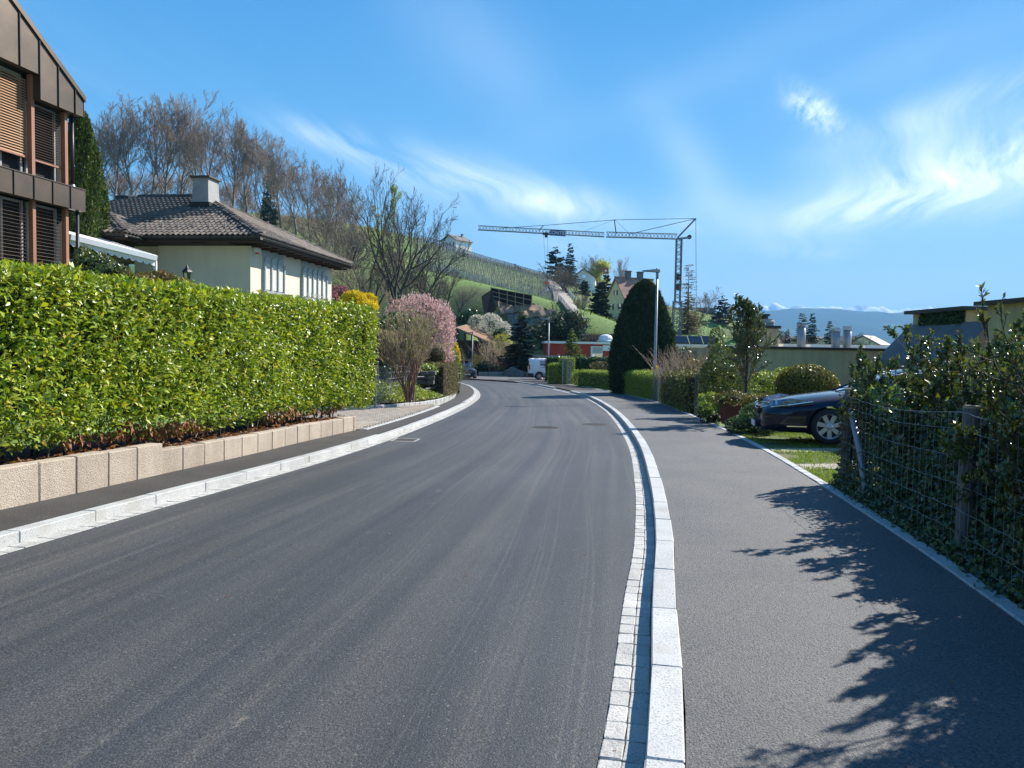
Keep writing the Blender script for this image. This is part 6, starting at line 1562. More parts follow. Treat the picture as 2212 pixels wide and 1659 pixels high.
# wire fence posts at the hedge end and along the bend
t = thing('garden_fence', 'galvanised wire fence with thin posts just past the end of the laurel hedge', 'fence', (at(845, 820, 24.8).x, 24.8, SL * 24.8))
pp = [(at(812, 830, 23.5).x, 23.5), (at(845, 826, 24.8).x, 24.8), (-3.9, 28.6)]
for x, y in pp:
    MB().tube([(x, y, SL * y), (x, y, SL * y + 1.42)], .022, 8).build('post', 'metal', t)
for a, b in zip(pp, pp[1:]):
    A_, B_ = Vector((a[0], a[1], SL * a[1])), Vector((b[0], b[1], SL * b[1])); mbx = MB()
    for h in (.25, .5, .75, 1.0, 1.2, 1.38): mbx.tube([A_ + Vector((0, 0, h)), B_ + Vector((0, 0, h))], .004, 3)
    for i in range(22): q = A_.lerp(B_, i / 22); mbx.tube([q + Vector((0, 0, .2)), q + Vector((0, 0, 1.38))], .003, 3)
    mbx.build('wire_mesh', 'metal', t)
t = thing('bend_fence', 'thin galvanised posts with rails against the brown hedge on the bend', 'fence', (-2.75, 30, SL * 30))
pbs = [(954, 852, 30.2), (987, 846, 36.5), (994, 842, 38.5)]
for u, v, y in pbs:
    q = at(u, v, y); MB().tube([(q.x, y, SL * y), (q.x, y, SL * y + 1.12)], .026, 8).build('post', 'metal', t); MB().lathe([(.03, 0), (.03, .03), (0, .04)], (q.x, y, SL * y + 1.12), 8).build('post_cap', 'metal', t)
for (u, v, y), (u2, v2, y2) in (((901, 832, 28), (954, 852, 30.2)), ((987, 846, 36.5), (994, 842, 38.5))):
    a, b = at(u, v, y), at(u2, v2, y2)
    for h in (.55, 1.0): MB().tube([(a.x, y, SL * y + h), (b.x, y2, SL * y2 + h)], .016, 6).build('rail', 'metal', t)
C = []
for i in range(2600):
    y = rng.uniform(33, 43); x = xat(GE, y) - .05 - rng.random() * .5; C.append((x, y, SL * y + .15 + .45 * rng.random() ** 1.5))
C = np.array(C); leaves('curb_plants', C, rdir(len(C), .7), rdir(len(C)), .10, .05, 'ground_cover', simple=True, kind='stuff')

# ================================================================== AROUND THE BEND (70-100 m)
# timber stair tower with tiled lean-to roof
t = thing('timber_shelter', 'dark timber stair shelter with a long sloping orange tile roof at the bend', 'shelter', (at(1020, 800, 92).x, 92, -2.1))
a, b = at(985, 707, 91), at(1066, 742, 91); a2, b2 = a + Vector((1.0, 4.5, .5)), b + Vector((1.0, 4.5, .5))
th_ = Vector((0, 0, -.18))
MB().add([a, b, b2, a2, a + th_, b + th_, b2 + th_, a2 + th_], [(0, 1, 2, 3), (4, 7, 6, 5), (0, 4, 5, 1), (1, 5, 6, 2), (2, 6, 7, 3), (3, 7, 4, 0)]).build('roof', 'tile_barn', t)
for i in range(1, 18):
    q, q2 = a.lerp(b, i / 18), a2.lerp(b2, i / 18); MB().bar(q + Vector((0, 0, .02)), q2 + Vector((0, 0, .02)), .10, .05).build('batten', 'tile_barn', t)
for u, v0, v1 in ((988, 712, 800), (1004, 716, 800), (1020, 724, 808), (1036, 732, 800), (1052, 738, 800)):
    p, q = at(u, v0, 91.2), at(u, v1, 91.2); MB().bar(q, p, .28, .28).build('post', 'timber', t)
for u0, v0, u1, v1 in ((986, 756, 1012, 757), (986, 790, 1058, 790), (1010, 742, 1040, 792), (1004, 742, 1034, 792), (986, 736, 1030, 737)):
    MB().bar(at(u0, v0, 91), at(u1, v1, 91), .24, .2).build('beam', 'timber', t)
for i in range(8):
    q = at(1008 + i * 3.6, 744 + i * 6, 91.3); MB().box((q.x, q.y, q.z), (.5, 1.1, .07)).build('step', 'timber', t)
for u0, v0, u1, v1 in ((990, 776, 1054, 778), (990, 786, 1054, 788)): MB().bar(at(u0, v0, 90.6), at(u1, v1, 90.6), .07, .09).build('rail', 'plank', t)
for u in (1000, 1016, 1032): MB().bar(at(u, 774, 90.6), at(u, 792, 90.6), .07, .07).build('rail_post', 'plank', t)
p = at(1020, 800, 94); MB().box((p.x, 93.4, p.z + 1.0), (4.2, .2, 5.2)).build('back_wall', 'timber', t)
MB().box((at(1006, 783, 92).x, 92.4, at(1006, 783, 92).z), (.9, .7, .9)).build('red_cabinet', 'tile_barn', t)
# yellow board fence
t = thing('yellow_board', 'weathered yellow board screen behind twigs beside the third street lamp', 'fence', at(1040, 812, 90)[:])
a, b = at(1022, 812, 90), at(1080, 812, 90); zt_, zb_ = at(1030, 767, 90).z, at(1030, 812, 90).z
for i in range(12):
    x = a.x + (b.x - a.x) * (i + .5) / 12; MB().box((x, 90 + .01 * (i % 2), (zt_ + zb_) / 2), ((b.x - a.x) / 12 - .02, .05, zt_ - zb_)).build('board', 'yellow', t)
MB().box(((a.x + b.x) / 2, 89.93, zt_ - .06), (b.x - a.x + .1, .06, .14)).build('top_board', 'yellow', t)
shrub_w('twiggy_bush', 'tall tan twiggy bush in front of the yellow board screen', 'shrub', [rb_(1062, 765, 87, 26, 36), rb_(1085, 775, 87, 16, 30), rb_(1050, 755, 89, 12, 16)], 'hedge_brown', dens=36, L=.22, W=.04, k=.25)
seg = []
for i in range(520):
    p = at(rng.uniform(1046, 1104), 812, rng.uniform(84, 90)); d = Vector((rng.normal() * .25, rng.normal() * .2, 1)); L_ = rng.uniform(1.5, 4.2); seg.append((p, p + d * L_ * .5, .025, .018)); seg.append((p + d * L_ * .5, p + d * L_ + Vector(rng.normal(size=3) * .4), .018, .008))
put('thicket', segmesh('thicket', seg, 'twig_tan', 3), kind='stuff')
shrub_w('willow_bush', 'yellow-green budding bush behind the thicket, left of the dark cedar', 'shrub', [rb_(1085, 748, 92, 24, 26), rb_(1098, 775, 90, 12, 26)], 'willow', dens=60, L=.20, W=.06, k=.3)
shrub_w('blossom_bush', 'creamy white blossoming bush on the slope above the timber shelter roof', 'shrub', [rb_(1060, 700, 96, 26, 22), rb_(1085, 715, 96, 20, 20), rb_(1030, 695, 97, 18, 14), rb_(1095, 735, 95, 12, 16)], 'blossom_w', dens=70, L=.17, W=.12, k=.35)
shrub_w('dark_bush', 'dark evergreen bush at the left foot of the netting fence', 'shrub', [rb_(1020, 684, 99, 24, 12), rb_(1000, 690, 98, 14, 10)], 'hedge_dk', dens=60, L=.3, W=.2, k=.8)
shrub_w('dark_bush', 'dark evergreen bush among the white blossom beside the concrete slope', 'shrub', [rb_(1080, 725, 94, 13, 14)], 'hedge_dk', dens=60, L=.3, W=.2, k=.8)
shrub_w('planter_bush', 'dark rounded bush behind the left end of the low concrete wall', 'shrub', [rb_(1050, 795, 85, 22, 13), rb_(1034, 800, 85, 10, 9)], 'conifer', dens=90, L=.2, W=.12, k=.8)
shrub_w('planter_bush', 'light green bush with tall shoots behind the middle of the low concrete wall', 'shrub', [rb_(1082, 800, 85, 16, 8)], 'hedge_lt', dens=90, L=.2, W=.08, k=.5)
t = thing('yellow_sign', 'narrow hanging yellow marker in front of the thicket left of the cedar', 'sign', at(1075, 800, 86)[:])
MB().tube([at(1074, 806, 86), at(1074, 770, 86)], .04, 6).build('post', 'timber', t); q = at(1075.5, 784, 85.9); MB().box(q, (.42, .08, 1.25)).build('panel', 'yellow', t, bevel=.03); MB().lathe([(0, 0), (.12, .1), (0, .35)], (q.x, q.y, q.z + .6), 6).build('tip', 'yellow', t)
t = thing('low_wall', 'low pale concrete planter wall on the outside of the bend', 'wall', at(1066, 815, 82)[:])
wp = [at(u, 817, y) for u, y in ((1036, 82.5), (1056, 81.6), (1078, 81.4), (1098, 82.4))]
for a, b in zip(wp, wp[1:]): MB().bar(a + Vector((0, 0, .3)), b + Vector((0, 0, .3)), .35, .75).build('wall_section', 'concrete', t, bevel=.02)
def boulder(label, c, s, seed):
    bm = bmesh.new(); bmesh.ops.create_icosphere(bm, subdivisions=3, radius=1); r_ = random.Random(seed)
    from mathutils import noise
    for v in bm.verts:
        k = 1 + .30 * noise.noise(v.co * 1.5 + Vector((seed, 0, 0))) + .12 * noise.noise(v.co * 4); v.co = Vector((v.co.x * s[0], v.co.y * s[1], v.co.z * s[2])) * k
    me = bpy.data.meshes.new('boulder'); bm.to_mesh(me); bm.free(); me.materials.append(M['rock'])
    put('boulder', me, None, Matrix.Translation(c), label=label, cat='rock', group='boulders at the bend')
boulder('large dark jagged boulder at the right end of the low concrete wall', at(1108, 812, 80), (1.2, .8, .85), 1)
boulder('smaller grey boulder between the big dark rock and the white van', at(1130, 813, 80.5), (.95, .6, .55), 2)
# cedars and pines
CE = conifer(5, 10, 3.0, 'conifer', 22, .22, 1.1, .10, .42, .85, .6, nb=12)
ced = place_at('cedar', 'dark blue-green conifer with a pale tip left of the van', 'tree', 1124, 676, 812, 84, CE, 10, .3, wide=1.3)
C = np.array(rb_(1126, 688, 84, 9, 9)[0]) + rng.normal(size=(160, 3)) * [.22, .22, .32]
leaves('young_shoots', C, rdir(160, .6), rdir(160), .28, .09, 'golden', ced, simple=True)
a, b, tips = tree_meshes(61, 'bark', 'bark', H=4.2, r0=.20, levels=3, nchild=[9, 6, 4], lenf=[.6, .5, .5], up=.12, spread=.8, wob=.15, start=.3, segs=5, rmin=.02, top=.8, nstems=2)
tp = np.array([q[0] for q in tips]); C = np.repeat(tp, 26, 0) + rng.normal(0, .26, (len(tp) * 26, 3)) * [1, 1, .55]
pf = leafmesh('needles', C, rdir(len(C), .6), rdir(len(C)), rng.uniform(.2, .38, len(C)), .09, 'pine')
place_at('pine_tree', 'broad dark pine behind the white van and the second street lamp', 'tree', 1187, 678, 800, 86, [('trunk', a), ('branches', b), ('needles', pf)], 5.3, .7, wide=1.35)
GO = conifer(6, 10, 4.2, 'golden', 18, .02, 1.2, .10, .5, .9, .45, nb=12)
place_at('golden_conifer', 'small yellow-green layered conifer in front of the red building', 'tree', 1235, 712, 790, 74, GO, 10, .3, wide=.9)
# dark hedge behind the van side
clipped_hedge('dark_hedge', 'tall dark laurel hedge partly hiding the white van', [at(1184, 800, 62).xy, at(1256, 800, 61).xy, at(1336, 800, 58).xy], 1.1, lambda x, y: SL * y - .05, 2.02, 420, .13, .07, 'hedge_dk')
clipped_hedge('light_hedge', 'low light green clipped hedge on the lawn between the gate and the yew', [at(1262, 820, 50).xy, at(1334, 824, 46.5).xy], 1.1, lambda x, y: SL * y, 1.08, 900, .07, .04, 'hedge_lt')
clipped_hedge('gate_hedge', 'small light clipped hedge block left of the grey mesh gate', [at(1194, 820, 55.5).xy, at(1216, 820, 54.5).xy], .9, lambda x, y: SL * y, 1.5, 900, .07, .04, 'hedge_lt')
clipped_hedge('gate_hedge', 'taller clipped hedge block directly behind the grey mesh gate', [at(1217, 820, 55).xy, at(1231, 820, 54.5).xy], .9, lambda x, y: SL * y, 1.95, 900, .07, .04, 'hedge_lt')
shrub_w('gate_bush', 'loose green bush right of the grey mesh gate', 'shrub', [rb_(1245, 815, 52, 11, 15)], 'hedge_lt', dens=300, L=.1, W=.05, k=.6)
shrub_w('gate_bush', 'loose brownish bush at the left end of the low light hedge', 'shrub', [rb_(1298, 790, 57.5, 24, 8)], 'hedge_brown', dens=200, L=.12, W=.05, k=.4)
t = thing('mesh_gate', 'narrow grey mesh gate standing open beside the light hedge', 'gate', at(1216, 826, 52)[:])
for u in (1215, 1226):
    q = at(u, 830, 51.5); MB().bar((q.x, q.y, q.z), (q.x, q.y, q.z + 1.85), .07, .07).build('post', 'metal', t)
a, b = at(1215.5, 830, 51.5), at(1225.5, 830, 51.5)
mbx = MB()
for i in range(9): q = a.lerp(b, i / 8); mbx.bar(q + Vector((0, 0, .1)), q + Vector((0, 0, 1.75)), .006, .006)
for i in range(12): mbx.bar(a + Vector((0, 0, .1 + i * .15)), b + Vector((0, 0, .1 + i * .15)), .006, .006)
mbx.build('wire_mesh', 'metal', t)
q = at(1232, 830, 50.8); MB().bar((q.x, q.y, q.z), (q.x, q.y, q.z + 1.5), .09, .09).build('post', 'concrete', t)
# lawn patches
def patch(name, pts, mat, h=.03):
    put(name, MB().add([(x, y, SL * y + h) for x, y in pts], [tuple(range(len(pts)))]).mesh(name, mat, recalc=False), kind='structure')
patch('lawn', [(xat(RE, y) + .12, y) for y in (36, 40, 44, 48, 52, 56)] + [(9, 58), (11, 50), (11, 38)], 'lawn', .07)
C = []
for i in range(7000):
    y = rng.uniform(36, 56); x = xat(RE, y) + .15 + rng.random() * 4; C.append((x, y, SL * y + .07))
C = np.array(C); leaves('lawn_grass', C, rdir(len(C), 1.2), rdir(len(C)), .08, .05, 'grass', simple=True, kind='stuff')
clipped_hedge('light_hedge', 'light green clipped hedge block between the yew and the wire gate', [Vector((xat(RE, 38.6) + .55, 38.4)), Vector((xat(RE, 31.5) + .75, 31.6))], .95, lambda x, y: SL * y + .08, 1.12, 1500, .06, .035, 'hedge_lt')

# ================================================================== THE GREAT YEW
p = at(1392, 850, 38.5); base = Vector((p.x, 39.2, SL * 39 + .05)); top = at(1384, 609, 39).z; Hy = top - base.z
t = thing('yew_tree', 'huge dark cone-shaped clipped yew behind the near street lamp', 'tree', base)
n = 64000; f = rng.random(n) ** .9; a = rng.uniform(0, 6.283, n)
prof = np.interp(f, [0, .08, .25, .45, .65, .8, .9, .96, 1.0], [1.42, 1.50, 1.53, 1.44, 1.22, .95, .68, .40, .02])
rr = prof * (1 + .05 * np.sin(a * 4 + f * 7) + .045 * np.sin(a * 11 + f * 23) * np.sin(f * 40 + a * 3)) * rng.uniform(.86, 1.08, n)
C = np.stack([rr * np.cos(a), rr * np.sin(a), f * Hy], 1); N = unit(np.stack([np.cos(a), np.sin(a), .25 + .8 * f ** 3], 1))
o = bpy.data.objects.new('foliage', leafmesh('foliage', C, unit(N * .55 + np.array([0, 0, .9]) + rng.normal(size=C.shape) * .35), unit(N + rng.normal(size=C.shape) * .6), rng.uniform(.08, .24, n), .055, 'yew', True)); COL.objects.link(o); o.parent = t; o['kind'] = 'stuff'
o = bpy.data.objects.new('inner_twigs', MB().lathe([(float(np.interp(q / 12, [0, .25, .45, .65, .8, .9, 1.0], [1.36, 1.42, 1.34, 1.12, .86, .6, .02])), q / 12 * Hy * .985) for q in range(13)], n=20).mesh('inner_twigs', 'inner', smooth=True)); COL.objects.link(o); o.parent = t  # dark core added inside the cone to stop light
# ================================================================== CRANE
cr = thing('tower_crane', 'grey lattice tower crane with a long jib carrying a blue name board', 'crane', at(1460, 732, 130)[:])
CY_ = 130.0
def cp(u, v, dy=0): return at(u, v, CY_ + dy)
M['crane'] = mk('crane_steel', (0.16, 0.18, 0.21), (0.12, 0.135, 0.16), 1, 3, rough=.5, metal=.2)
def lattice(p0, p1, w, h, bay, r_, name, mat='crane', parent=cr, tri=False, lite=None):
    d = (p1 - p0); L = d.length; d /= L; up = Vector((0, 0, 1)) if abs(d.z) < .8 else Vector((0, 1, 0)); s = d.cross(up).normalized(); up = s.cross(d)
    cs_ = [s * (w / 2) - up * (h / 2), -s * (w / 2) - up * (h / 2)] + ([up * (h / 2)] if tri else [s * (w / 2) + up * (h / 2), -s * (w / 2) + up * (h / 2)])
    m1, m2 = MB(), MB(); n = max(1, int(L / bay)); nc = len(cs_)
    if not tri: cs_ = [cs_[0], cs_[1], cs_[3], cs_[2]]
    for c_ in cs_: m1.bar(p0 + c_, p1 + c_, r_ * 2, r_ * 2)
    for i in range(n):
        a, b = p0 + d * (L * i / n), p0 + d * (L * (i + 1) / n); m = (a + b) / 2
        for k in range(nc):
            c0, c1 = cs_[k], cs_[(k + 1) % nc]
            m2.bar(a + c0, m + c1, r_ * 1.2, r_ * 1.2); m2.bar(m + c1, b + c0, r_ * 1.2, r_ * 1.2)
    o = m1.build(name, mat, parent); m2.build('bracing', mat, o); return o
mt = cp(1467, 516)
lattice(cp(1460.5, 735), cp(1463.5, 650), 1.25, 1.25, 1.5, .085, 'lower_mast')
lattice(cp(1463.2, 655), mt, .85, .85, 1.1, .075, 'mast')
j0, jm0, jm1, j1 = cp(1463, 511), cp(1310, 506.5), cp(1305, 507), cp(1033, 492)
lattice(j0, jm0, .55, .85, 1.1, .06, 'inner_jib', tri=True)
lattice(jm1, j1, .5, .72, 1.1, .055, 'outer_jib', tri=True)
MB().bar(cp(1464, 513), cp(1503, 472), .30, .26).build('top_strut', 'crane', cr)
MB().bar(cp(1462, 516), cp(1491, 513), .34, .30).build('counter_arm', 'crane', cr)
MB().lathe([(0, -.12), (.38, -.12), (.38, .12), (0, .12)], cp(1489, 512), 12, 'Y').build('pulley', 'metal_dk', cr)
MB().bar(cp(1331, 506), cp(1327, 474), .16, .16).build('jib_strut', 'crane', cr); MB().bar(cp(1165, 497), cp(1174, 487), .14, .14).build('jib_strut', 'crane', cr)
for a, b, w_ in (((1500, 472), (1328, 475), .075), ((1328, 475), (1174, 487), .075), ((1174, 487), (1080, 493), .075), ((1500, 473), (1358, 506), .09), ((1327, 475), (1260, 500), .035), ((1328, 475), (1358, 503), .035), ((1503, 472), (1504, 640), .06), ((1468, 516), (1474, 640), .02), ((1465, 517), (1180, 500), .02)):
    MB().bar(cp(*a), cp(*b), w_, w_).build('cable', 'metal_dk', cr)
q = cp(1180, 505); MB().box(q, (1.2, .8, .35)).box(q + Vector((0, 0, -.35)), (.5, .5, .5)).build('trolley', 'metal_dk', cr)
for dx in (-5, 4): MB().bar(cp(1179 + dx, 508), cp(1182 + dx * .2, 612), .035, .035).build('hoist_rope', 'metal_dk', cr)
q = cp(1181.5, 611); MB().box(q, (.75, .5, .45)).build('hook_block', 'orange', cr, bevel=.05); MB().tube([q + Vector((0, 0, -.2)), q + Vector((.05, 0, -1.0)), q + Vector((.2, 0, -1.3)), q + Vector((-.1, 0, -1.5)), q + Vector((-.25, 0, -1.2))], .08, 6).build('hook', 'metal', cr)
a, b = cp(1188, 502.5, -.45), cp(1222, 504.5, -.45); MB().bar(a, b, .08, .95).build('name_board', 'blue_sign', cr)
cu = bpy.data.curves.new('lettering', 'FONT'); cu.body = 'CONTER'; cu.size = .82; cu.extrude = .01; cu.align_x = 'CENTER'; cu.align_y = 'CENTER'; cu.materials.append(M['white'])
m4 = frame_mat((a + b) / 2 + Vector((0, -.08, 0)), (b - a), (0, -1, 0)); put('lettering', text_mesh(cu), cr, m4)
for u, v in ((1466, 598), (1465, 620)): q = cp(u, v, -.5); MB().box(q, (.8, .15, 1.0)).build('plate', 'metal_dk', cr); MB().box(q + Vector((.2, -.1, -.1)), (.3, .05, .35)).build('red_plate', 'red_paint', cr)
q = cp(1460, 738); MB().box(q, (2.6, 2.6, 1.2)).build('ballast', 'concrete', cr)

# ================================================================== HILL TREES AND SMALL FAR THINGS
place_at('cedar', 'dark wide-layered cedar on the skyline, leftmost of the hilltop conifers', 'tree', 1199, 538, 612, 196, conifer(11, 10, 4.6, 'conifer', 9, -.05, 1.3, .12, .9, .45, .6, nb=12), 10, 0, wide=.85)
place_at('spruce', 'tall dark pointed spruce on the skyline beside the wide cedar', 'tree', 1230, 528, 625, 198, SP, 10, 1.0, wide=1.15)
for i, (u, vt, vb, y, l) in enumerate([(1222, 560, 640, 175, 'brown bare tree under the wide cedar on the hill'), (1238, 552, 668, 165, 'tall pale-barked bare tree in front of the hilltop spruce'), (1205, 566, 640, 180, 'bare brown tree at the top left of the hill road'),
                                       (1256, 622, 690, 122, 'bare dark bush-like tree right of the hill road foot'), (1240, 626, 690, 126, 'slim bare tree standing on the hill road edge'), (1335, 574, 640, 215, 'round bare tree between the flag and the yellow house chimneys'), (1268, 562, 640, 230, 'faint bare tree behind the roof of the white house'),
                                       (1528, 638, 700, 232, 'fan-shaped bare tree behind the grey modern house'), (1430, 650, 720, 140, 'bare tree between the yew and the crane mast'), (1500, 650, 730, 145, 'bare brown tree behind the larch'), (1160, 582, 612, 200, 'small bare tree at the top end of the vineyard'), (1215, 560, 620, 200, 'bare tree behind the hilltop cedar')]):
    place_at('bare_tree', l, 'tree', u, vt, vb, y, GR[i % 3] if i not in (5, 6, 7) else BE[i % 6], 8.2 if i not in (5, 6, 7) else 15.5, i * 1.1, wide=1.15 if i != 7 else 1.6)
a, b, tips = tree_meshes(71, 'bark', 'willow', H=6, r0=.2, levels=3, nchild=[10, 6, 5], lenf=[.5, .5, .5], up=-.05, spread=.8, wob=.15, start=.35, segs=5, rmin=.03)
tp = np.array([q[0] for q in tips]); C = np.repeat(tp, 8, 0) + rng.normal(0, .35, (len(tp) * 8, 3))
wl2 = leafmesh('foliage', C, unit(rng.normal(size=C.shape) * .3 + np.array([0, 0, -1.])), rdir(len(C)), rng.uniform(.3, .7, len(C)), .12, 'willow')
place_at('willow', 'yellow-green weeping willow behind the white house', 'tree', 1288, 562, 650, 232, [('trunk', a), ('branches', segmesh('branches', [((0, 0, 3), (.5, 0, 5), .05, .03)], 'bark')), ('foliage', wl2)], 7.0, 0, wide=1.1)
place_at('conifer_tree', 'broad dark dense conifer left of the yellow house', 'tree', 1293, 612, 700, 128, conifer(12, 10, 3.2, 'yew', 26, .15, 1.6, .02, .5, .55, .8, nb=14), 10, 0, wide=1.0)
place_at('conifer_tree', 'dark conifer tip between the willow and the yellow house', 'tree', 1308, 590, 680, 150, conifer(13, 10, 2.8, 'pine', 20, .15, 1.2, .02, .6, .7, .7), 10, 0)
place_at('conifer_tree', 'small rounded dark conifer below the white house', 'tree', 1262, 606, 650, 170, conifer(14, 10, 3.4, 'yew', 22, .1, 1.6, .0, .6, .45, .8, nb=12), 10, 0)
LA = conifer(15, 12, 2.6, 'hedge_brown', 22, .10, .35, .08, .5, .9, .25, nb=10)
place_at('larch', 'tall leafless larch with thin drooping branches right of the crane mast', 'tree', 1484, 574, 733, 138, LA, 12, 0, wide=1.15)
place_at('conifer_tree', 'brownish lower conifer at the foot of the tall larch', 'tree', 1486, 636, 730, 134, conifer(16, 10, 3.6, 'hedge_brown', 18, .2, .7, .05, .5, .7, .3), 10, 0)
place_at('cedar', 'dark rounded cedar right of the grey modern house', 'tree', 1560, 643, 712, 210, conifer(17, 10, 3.6, 'conifer', 12, .0, 1.3, .05, .7, .4, .6, nb=11), 10, 0)
for i, (u, vt, vb, y, l) in enumerate([(1730, 677, 775, 120, 'dark spruce directly behind the first metal flue'), (1752, 679, 775, 125, 'slim dark spruce between the metal flues'), (1790, 694, 775, 122, 'dark spruce left of the paired metal flues'),
                                       (1700, 712, 775, 110, 'low dark conifer right of the ochre chimney block'), (1616, 672, 745, 130, 'dark conifer behind the sparse evergreen tree')]):
    place_at('spruce', l, 'tree', u, vt, vb, y, SP if i % 2 else SP2, 10, i, wide=1.15)
for i, (u, vt, vb, y, l) in enumerate([(1698, 708, 775, 120, 'low bare brown tree behind the ochre chimney block'), (1770, 722, 785, 100, 'low bare brown tree behind the flat roof between the flues'), (1822, 716, 785, 115, 'bare brown tree behind the paired flues'), (1855, 722, 785, 105, 'bare tree right of the paired flues'), (1590, 690, 745, 150, 'bare tree on the right end of the far slope'),
                                       (1600, 700, 745, 130, 'small bare bush at the right end of the far slope')]):
    place_at('bare_tree', l, 'tree', u, vt, vb, y, GR[i % 3], 8.2, i * .9, wide=1.5)
# far-off woods and roofs in the valley
C = []
for i in range(5000):
    x = rng.uniform(60, 330); y = rng.uniform(120, 420); z = tz(x, y) if i % 1 == 0 else 0
    C.append((x, y, z))
    if len(C) > 700: break
C = np.array(C); C = np.repeat(C, 60, 0); C = C + rdir(len(C)) * rng.uniform(.6, 1, (len(C), 1)) * [2.4, 2.4, 3.0] + [0, 0, 2.5]
leaves('valley_woods', C, rdir(len(C)), rdir(len(C)), rng.uniform(.5, 1.0, len(C)), .6, 'far_forest', simple=True, kind='stuff')
for i in range(9):
    u = 1690 + i * 24 + 7 * math.sin(i * 3); q = at(u, 745 - 3 * (i % 3), 150 + 12 * (i % 4)); z = q.z
    gable_house('valley_house', ['pale house low behind the flat ochre roof, the ' + w_ + ' one from the ochre chimney' for w_ in ('first', 'second', 'third', 'fourth', 'fifth', 'sixth', 'seventh', 'eighth', 'ninth')][i], q.x, q.y, z - 3, i * .7, 6, 8, 2.4, 1.6, 'render_white' if i % 2 else 'render_cream', 'slate' if i % 3 else 'tile_red', wins=[('s', -1.2, 1.2, 1, 1.1, None), ('s', 1.2, 1.2, 1, 1.1, None)], base=8)
# flag on the hill
p = at(1313, 650, 185); t = thing('flag', 'small red and white flag flying from a pole above the dark conifers', 'flag', p[:])
tp_ = at(1314, 577, 185); MB().tube([p, (p.x, p.y, tp_.z)], .07, 6).build('pole', 'lamp_grey', t)
n = 8; V = [(tp_.x - 1.25 * i / n, 185 + .12 * math.sin(i * 1.1), tp_.z - .1 - j * 1.35 - .45 * (i / n) ** 1.0 * .6) for j in (0, 1) for i in range(n + 1)]
fg = MB().add(V, [(i, i + 1, n + 2 + i, n + 1 + i) for i in range(n)]).build('cloth', 'flag_red', t)
MB().box((tp_.x - .62, 184.8, tp_.z - .9), (.62, .04, .2)).box((tp_.x - .62, 184.795, tp_.z - .9), (.2, .04, .62)).build('cross', 'white', t)
# construction machines
exc_ = t = thing('excavator', 'small red excavator and boxes on the building site behind the red house', 'excavator', at(1250, 716, 101)[:])
q = at(1250, 712, 101)
MB().box(q + Vector((0, 0, .35)), (2.6, 1.8, .5)).build('tracks', 'plastic_dk', t, bevel=.1); MB().box(q + Vector((.3, 0, .95)), (1.9, 1.6, .7)).build('body', 'red_paint', t, bevel=.06)
MB().box(q + Vector((-.2, 0, 1.5)), (1.0, 1.2, .9)).build('cab', 'red_paint', t, bevel=.05); MB().box(q + Vector((-.2, -.62, 1.55)), (.7, .05, .5)).build('window', 'glass', t)
MB().bar(q + Vector((-.6, 0, 1.2)), q + Vector((-1.7, 0, 1.9)), .22, .25).bar(q + Vector((-1.7, 0, 1.9)), q + Vector((-2.3, 0, .8)), .2, .2).build('arm', 'red_paint', t); MB().box(q + Vector((-2.4, 0, .6)), (.6, .6, .5)).build('bucket', 'metal_dk', t, bevel=.05)
exc_.scale = (.85, .85, .85)
tmd = t = thing('mini_digger', 'white and orange mini digger with a raised arm at the top of the building site', 'excavator', at(1212, 700, 104)[:])
q = at(1212, 700, 104); MB().box(q + Vector((0, 0, .2)), (2.0, 1.3, .4)).build('tracks', 'plastic_dk', t); MB().box(q + Vector((0, 0, .7)), (1.7, 1.2, .55)).build('body', 'orange', t, bevel=.05)
MB().bar(q + Vector((-.5, 0, .9)), q + Vector((-1.4, 0, 1.4)), .25, .25).bar(q + Vector((.4, 0, 1.0)), q + Vector((1.6, 0, 1.0)), .3, .3).build('arm', 'white', t)
tmd.scale = (.8, .8, .8)
q = at(1232, 696, 103); t = thing('brick_pallet', 'stack of rusty brown crates at the top of the building site', 'crate stack', q[:])
for i in range(3):
    for j in range(2): MB().box(q + Vector((-.25 + .5 * j, 0, .2 + .42 * i)), (.46, .6, .38)).build('crate', 'tile_barn', t, bevel=.03)
its = []; rk = [stone('rock', (.5, .4, .3), .06, 'rubble', i, .08) for i in range(3)]
for i in range(260):
    p = at(rng.uniform(1195, 1262), rng.uniform(706, 722), 101); its.append((rk[i % 3], Matrix.Translation(p) @ Matrix.Rotation(rng.random() * 6, 4, 'Z') @ Matrix.Diagonal((*(rng.uniform(.4, 1.6, 3)), 1))))
put('rubble', merge_meshes('rubble', its, M['concrete']), kind='stuff')
t = thing('garden_arbour', 'open metal tunnel arbour with twigs below the yellow house', 'arbour', at(1310, 722, 112)[:])
for i in range(6):
    q = at(1284 + i * 9.5, 722, 112); pts2 = [q + Vector((.0 + 1.3 * math.cos(a) , 1.2 * (1 - abs(math.cos(a))) * 0 + .5 * i * .1, 1.0 + 1.5 * math.sin(a))) for a in [math.pi * k / 8 for k in range(9)]]
    MB().tube([pts2[0] - Vector((0, 0, 1.2))] + pts2 + [pts2[-1] - Vector((0, 0, 1.2))], .04, 5).build('hoop', 'timber', t)
for z_ in (.4, 1.2): MB().bar(at(1275, 722, 111.5) + Vector((0, 0, z_)), at(1336, 722, 111.5) + Vector((0, 0, z_)), .06, .06).build('rail', 'plank', t)
for u in (1275, 1290, 1305, 1320, 1335): MB().bar(at(u, 724, 111.4), at(u, 700, 111.4), .08, .08).build('post', 'plank', t)
shrub_w('arbour_bush', 'dark clipped green bush at the right end of the garden arbour', 'shrub', [rb_(1328, 700, 118, 14, 9)], 'hedge_dk', dens=40, L=.3, W=.2, k=.85)

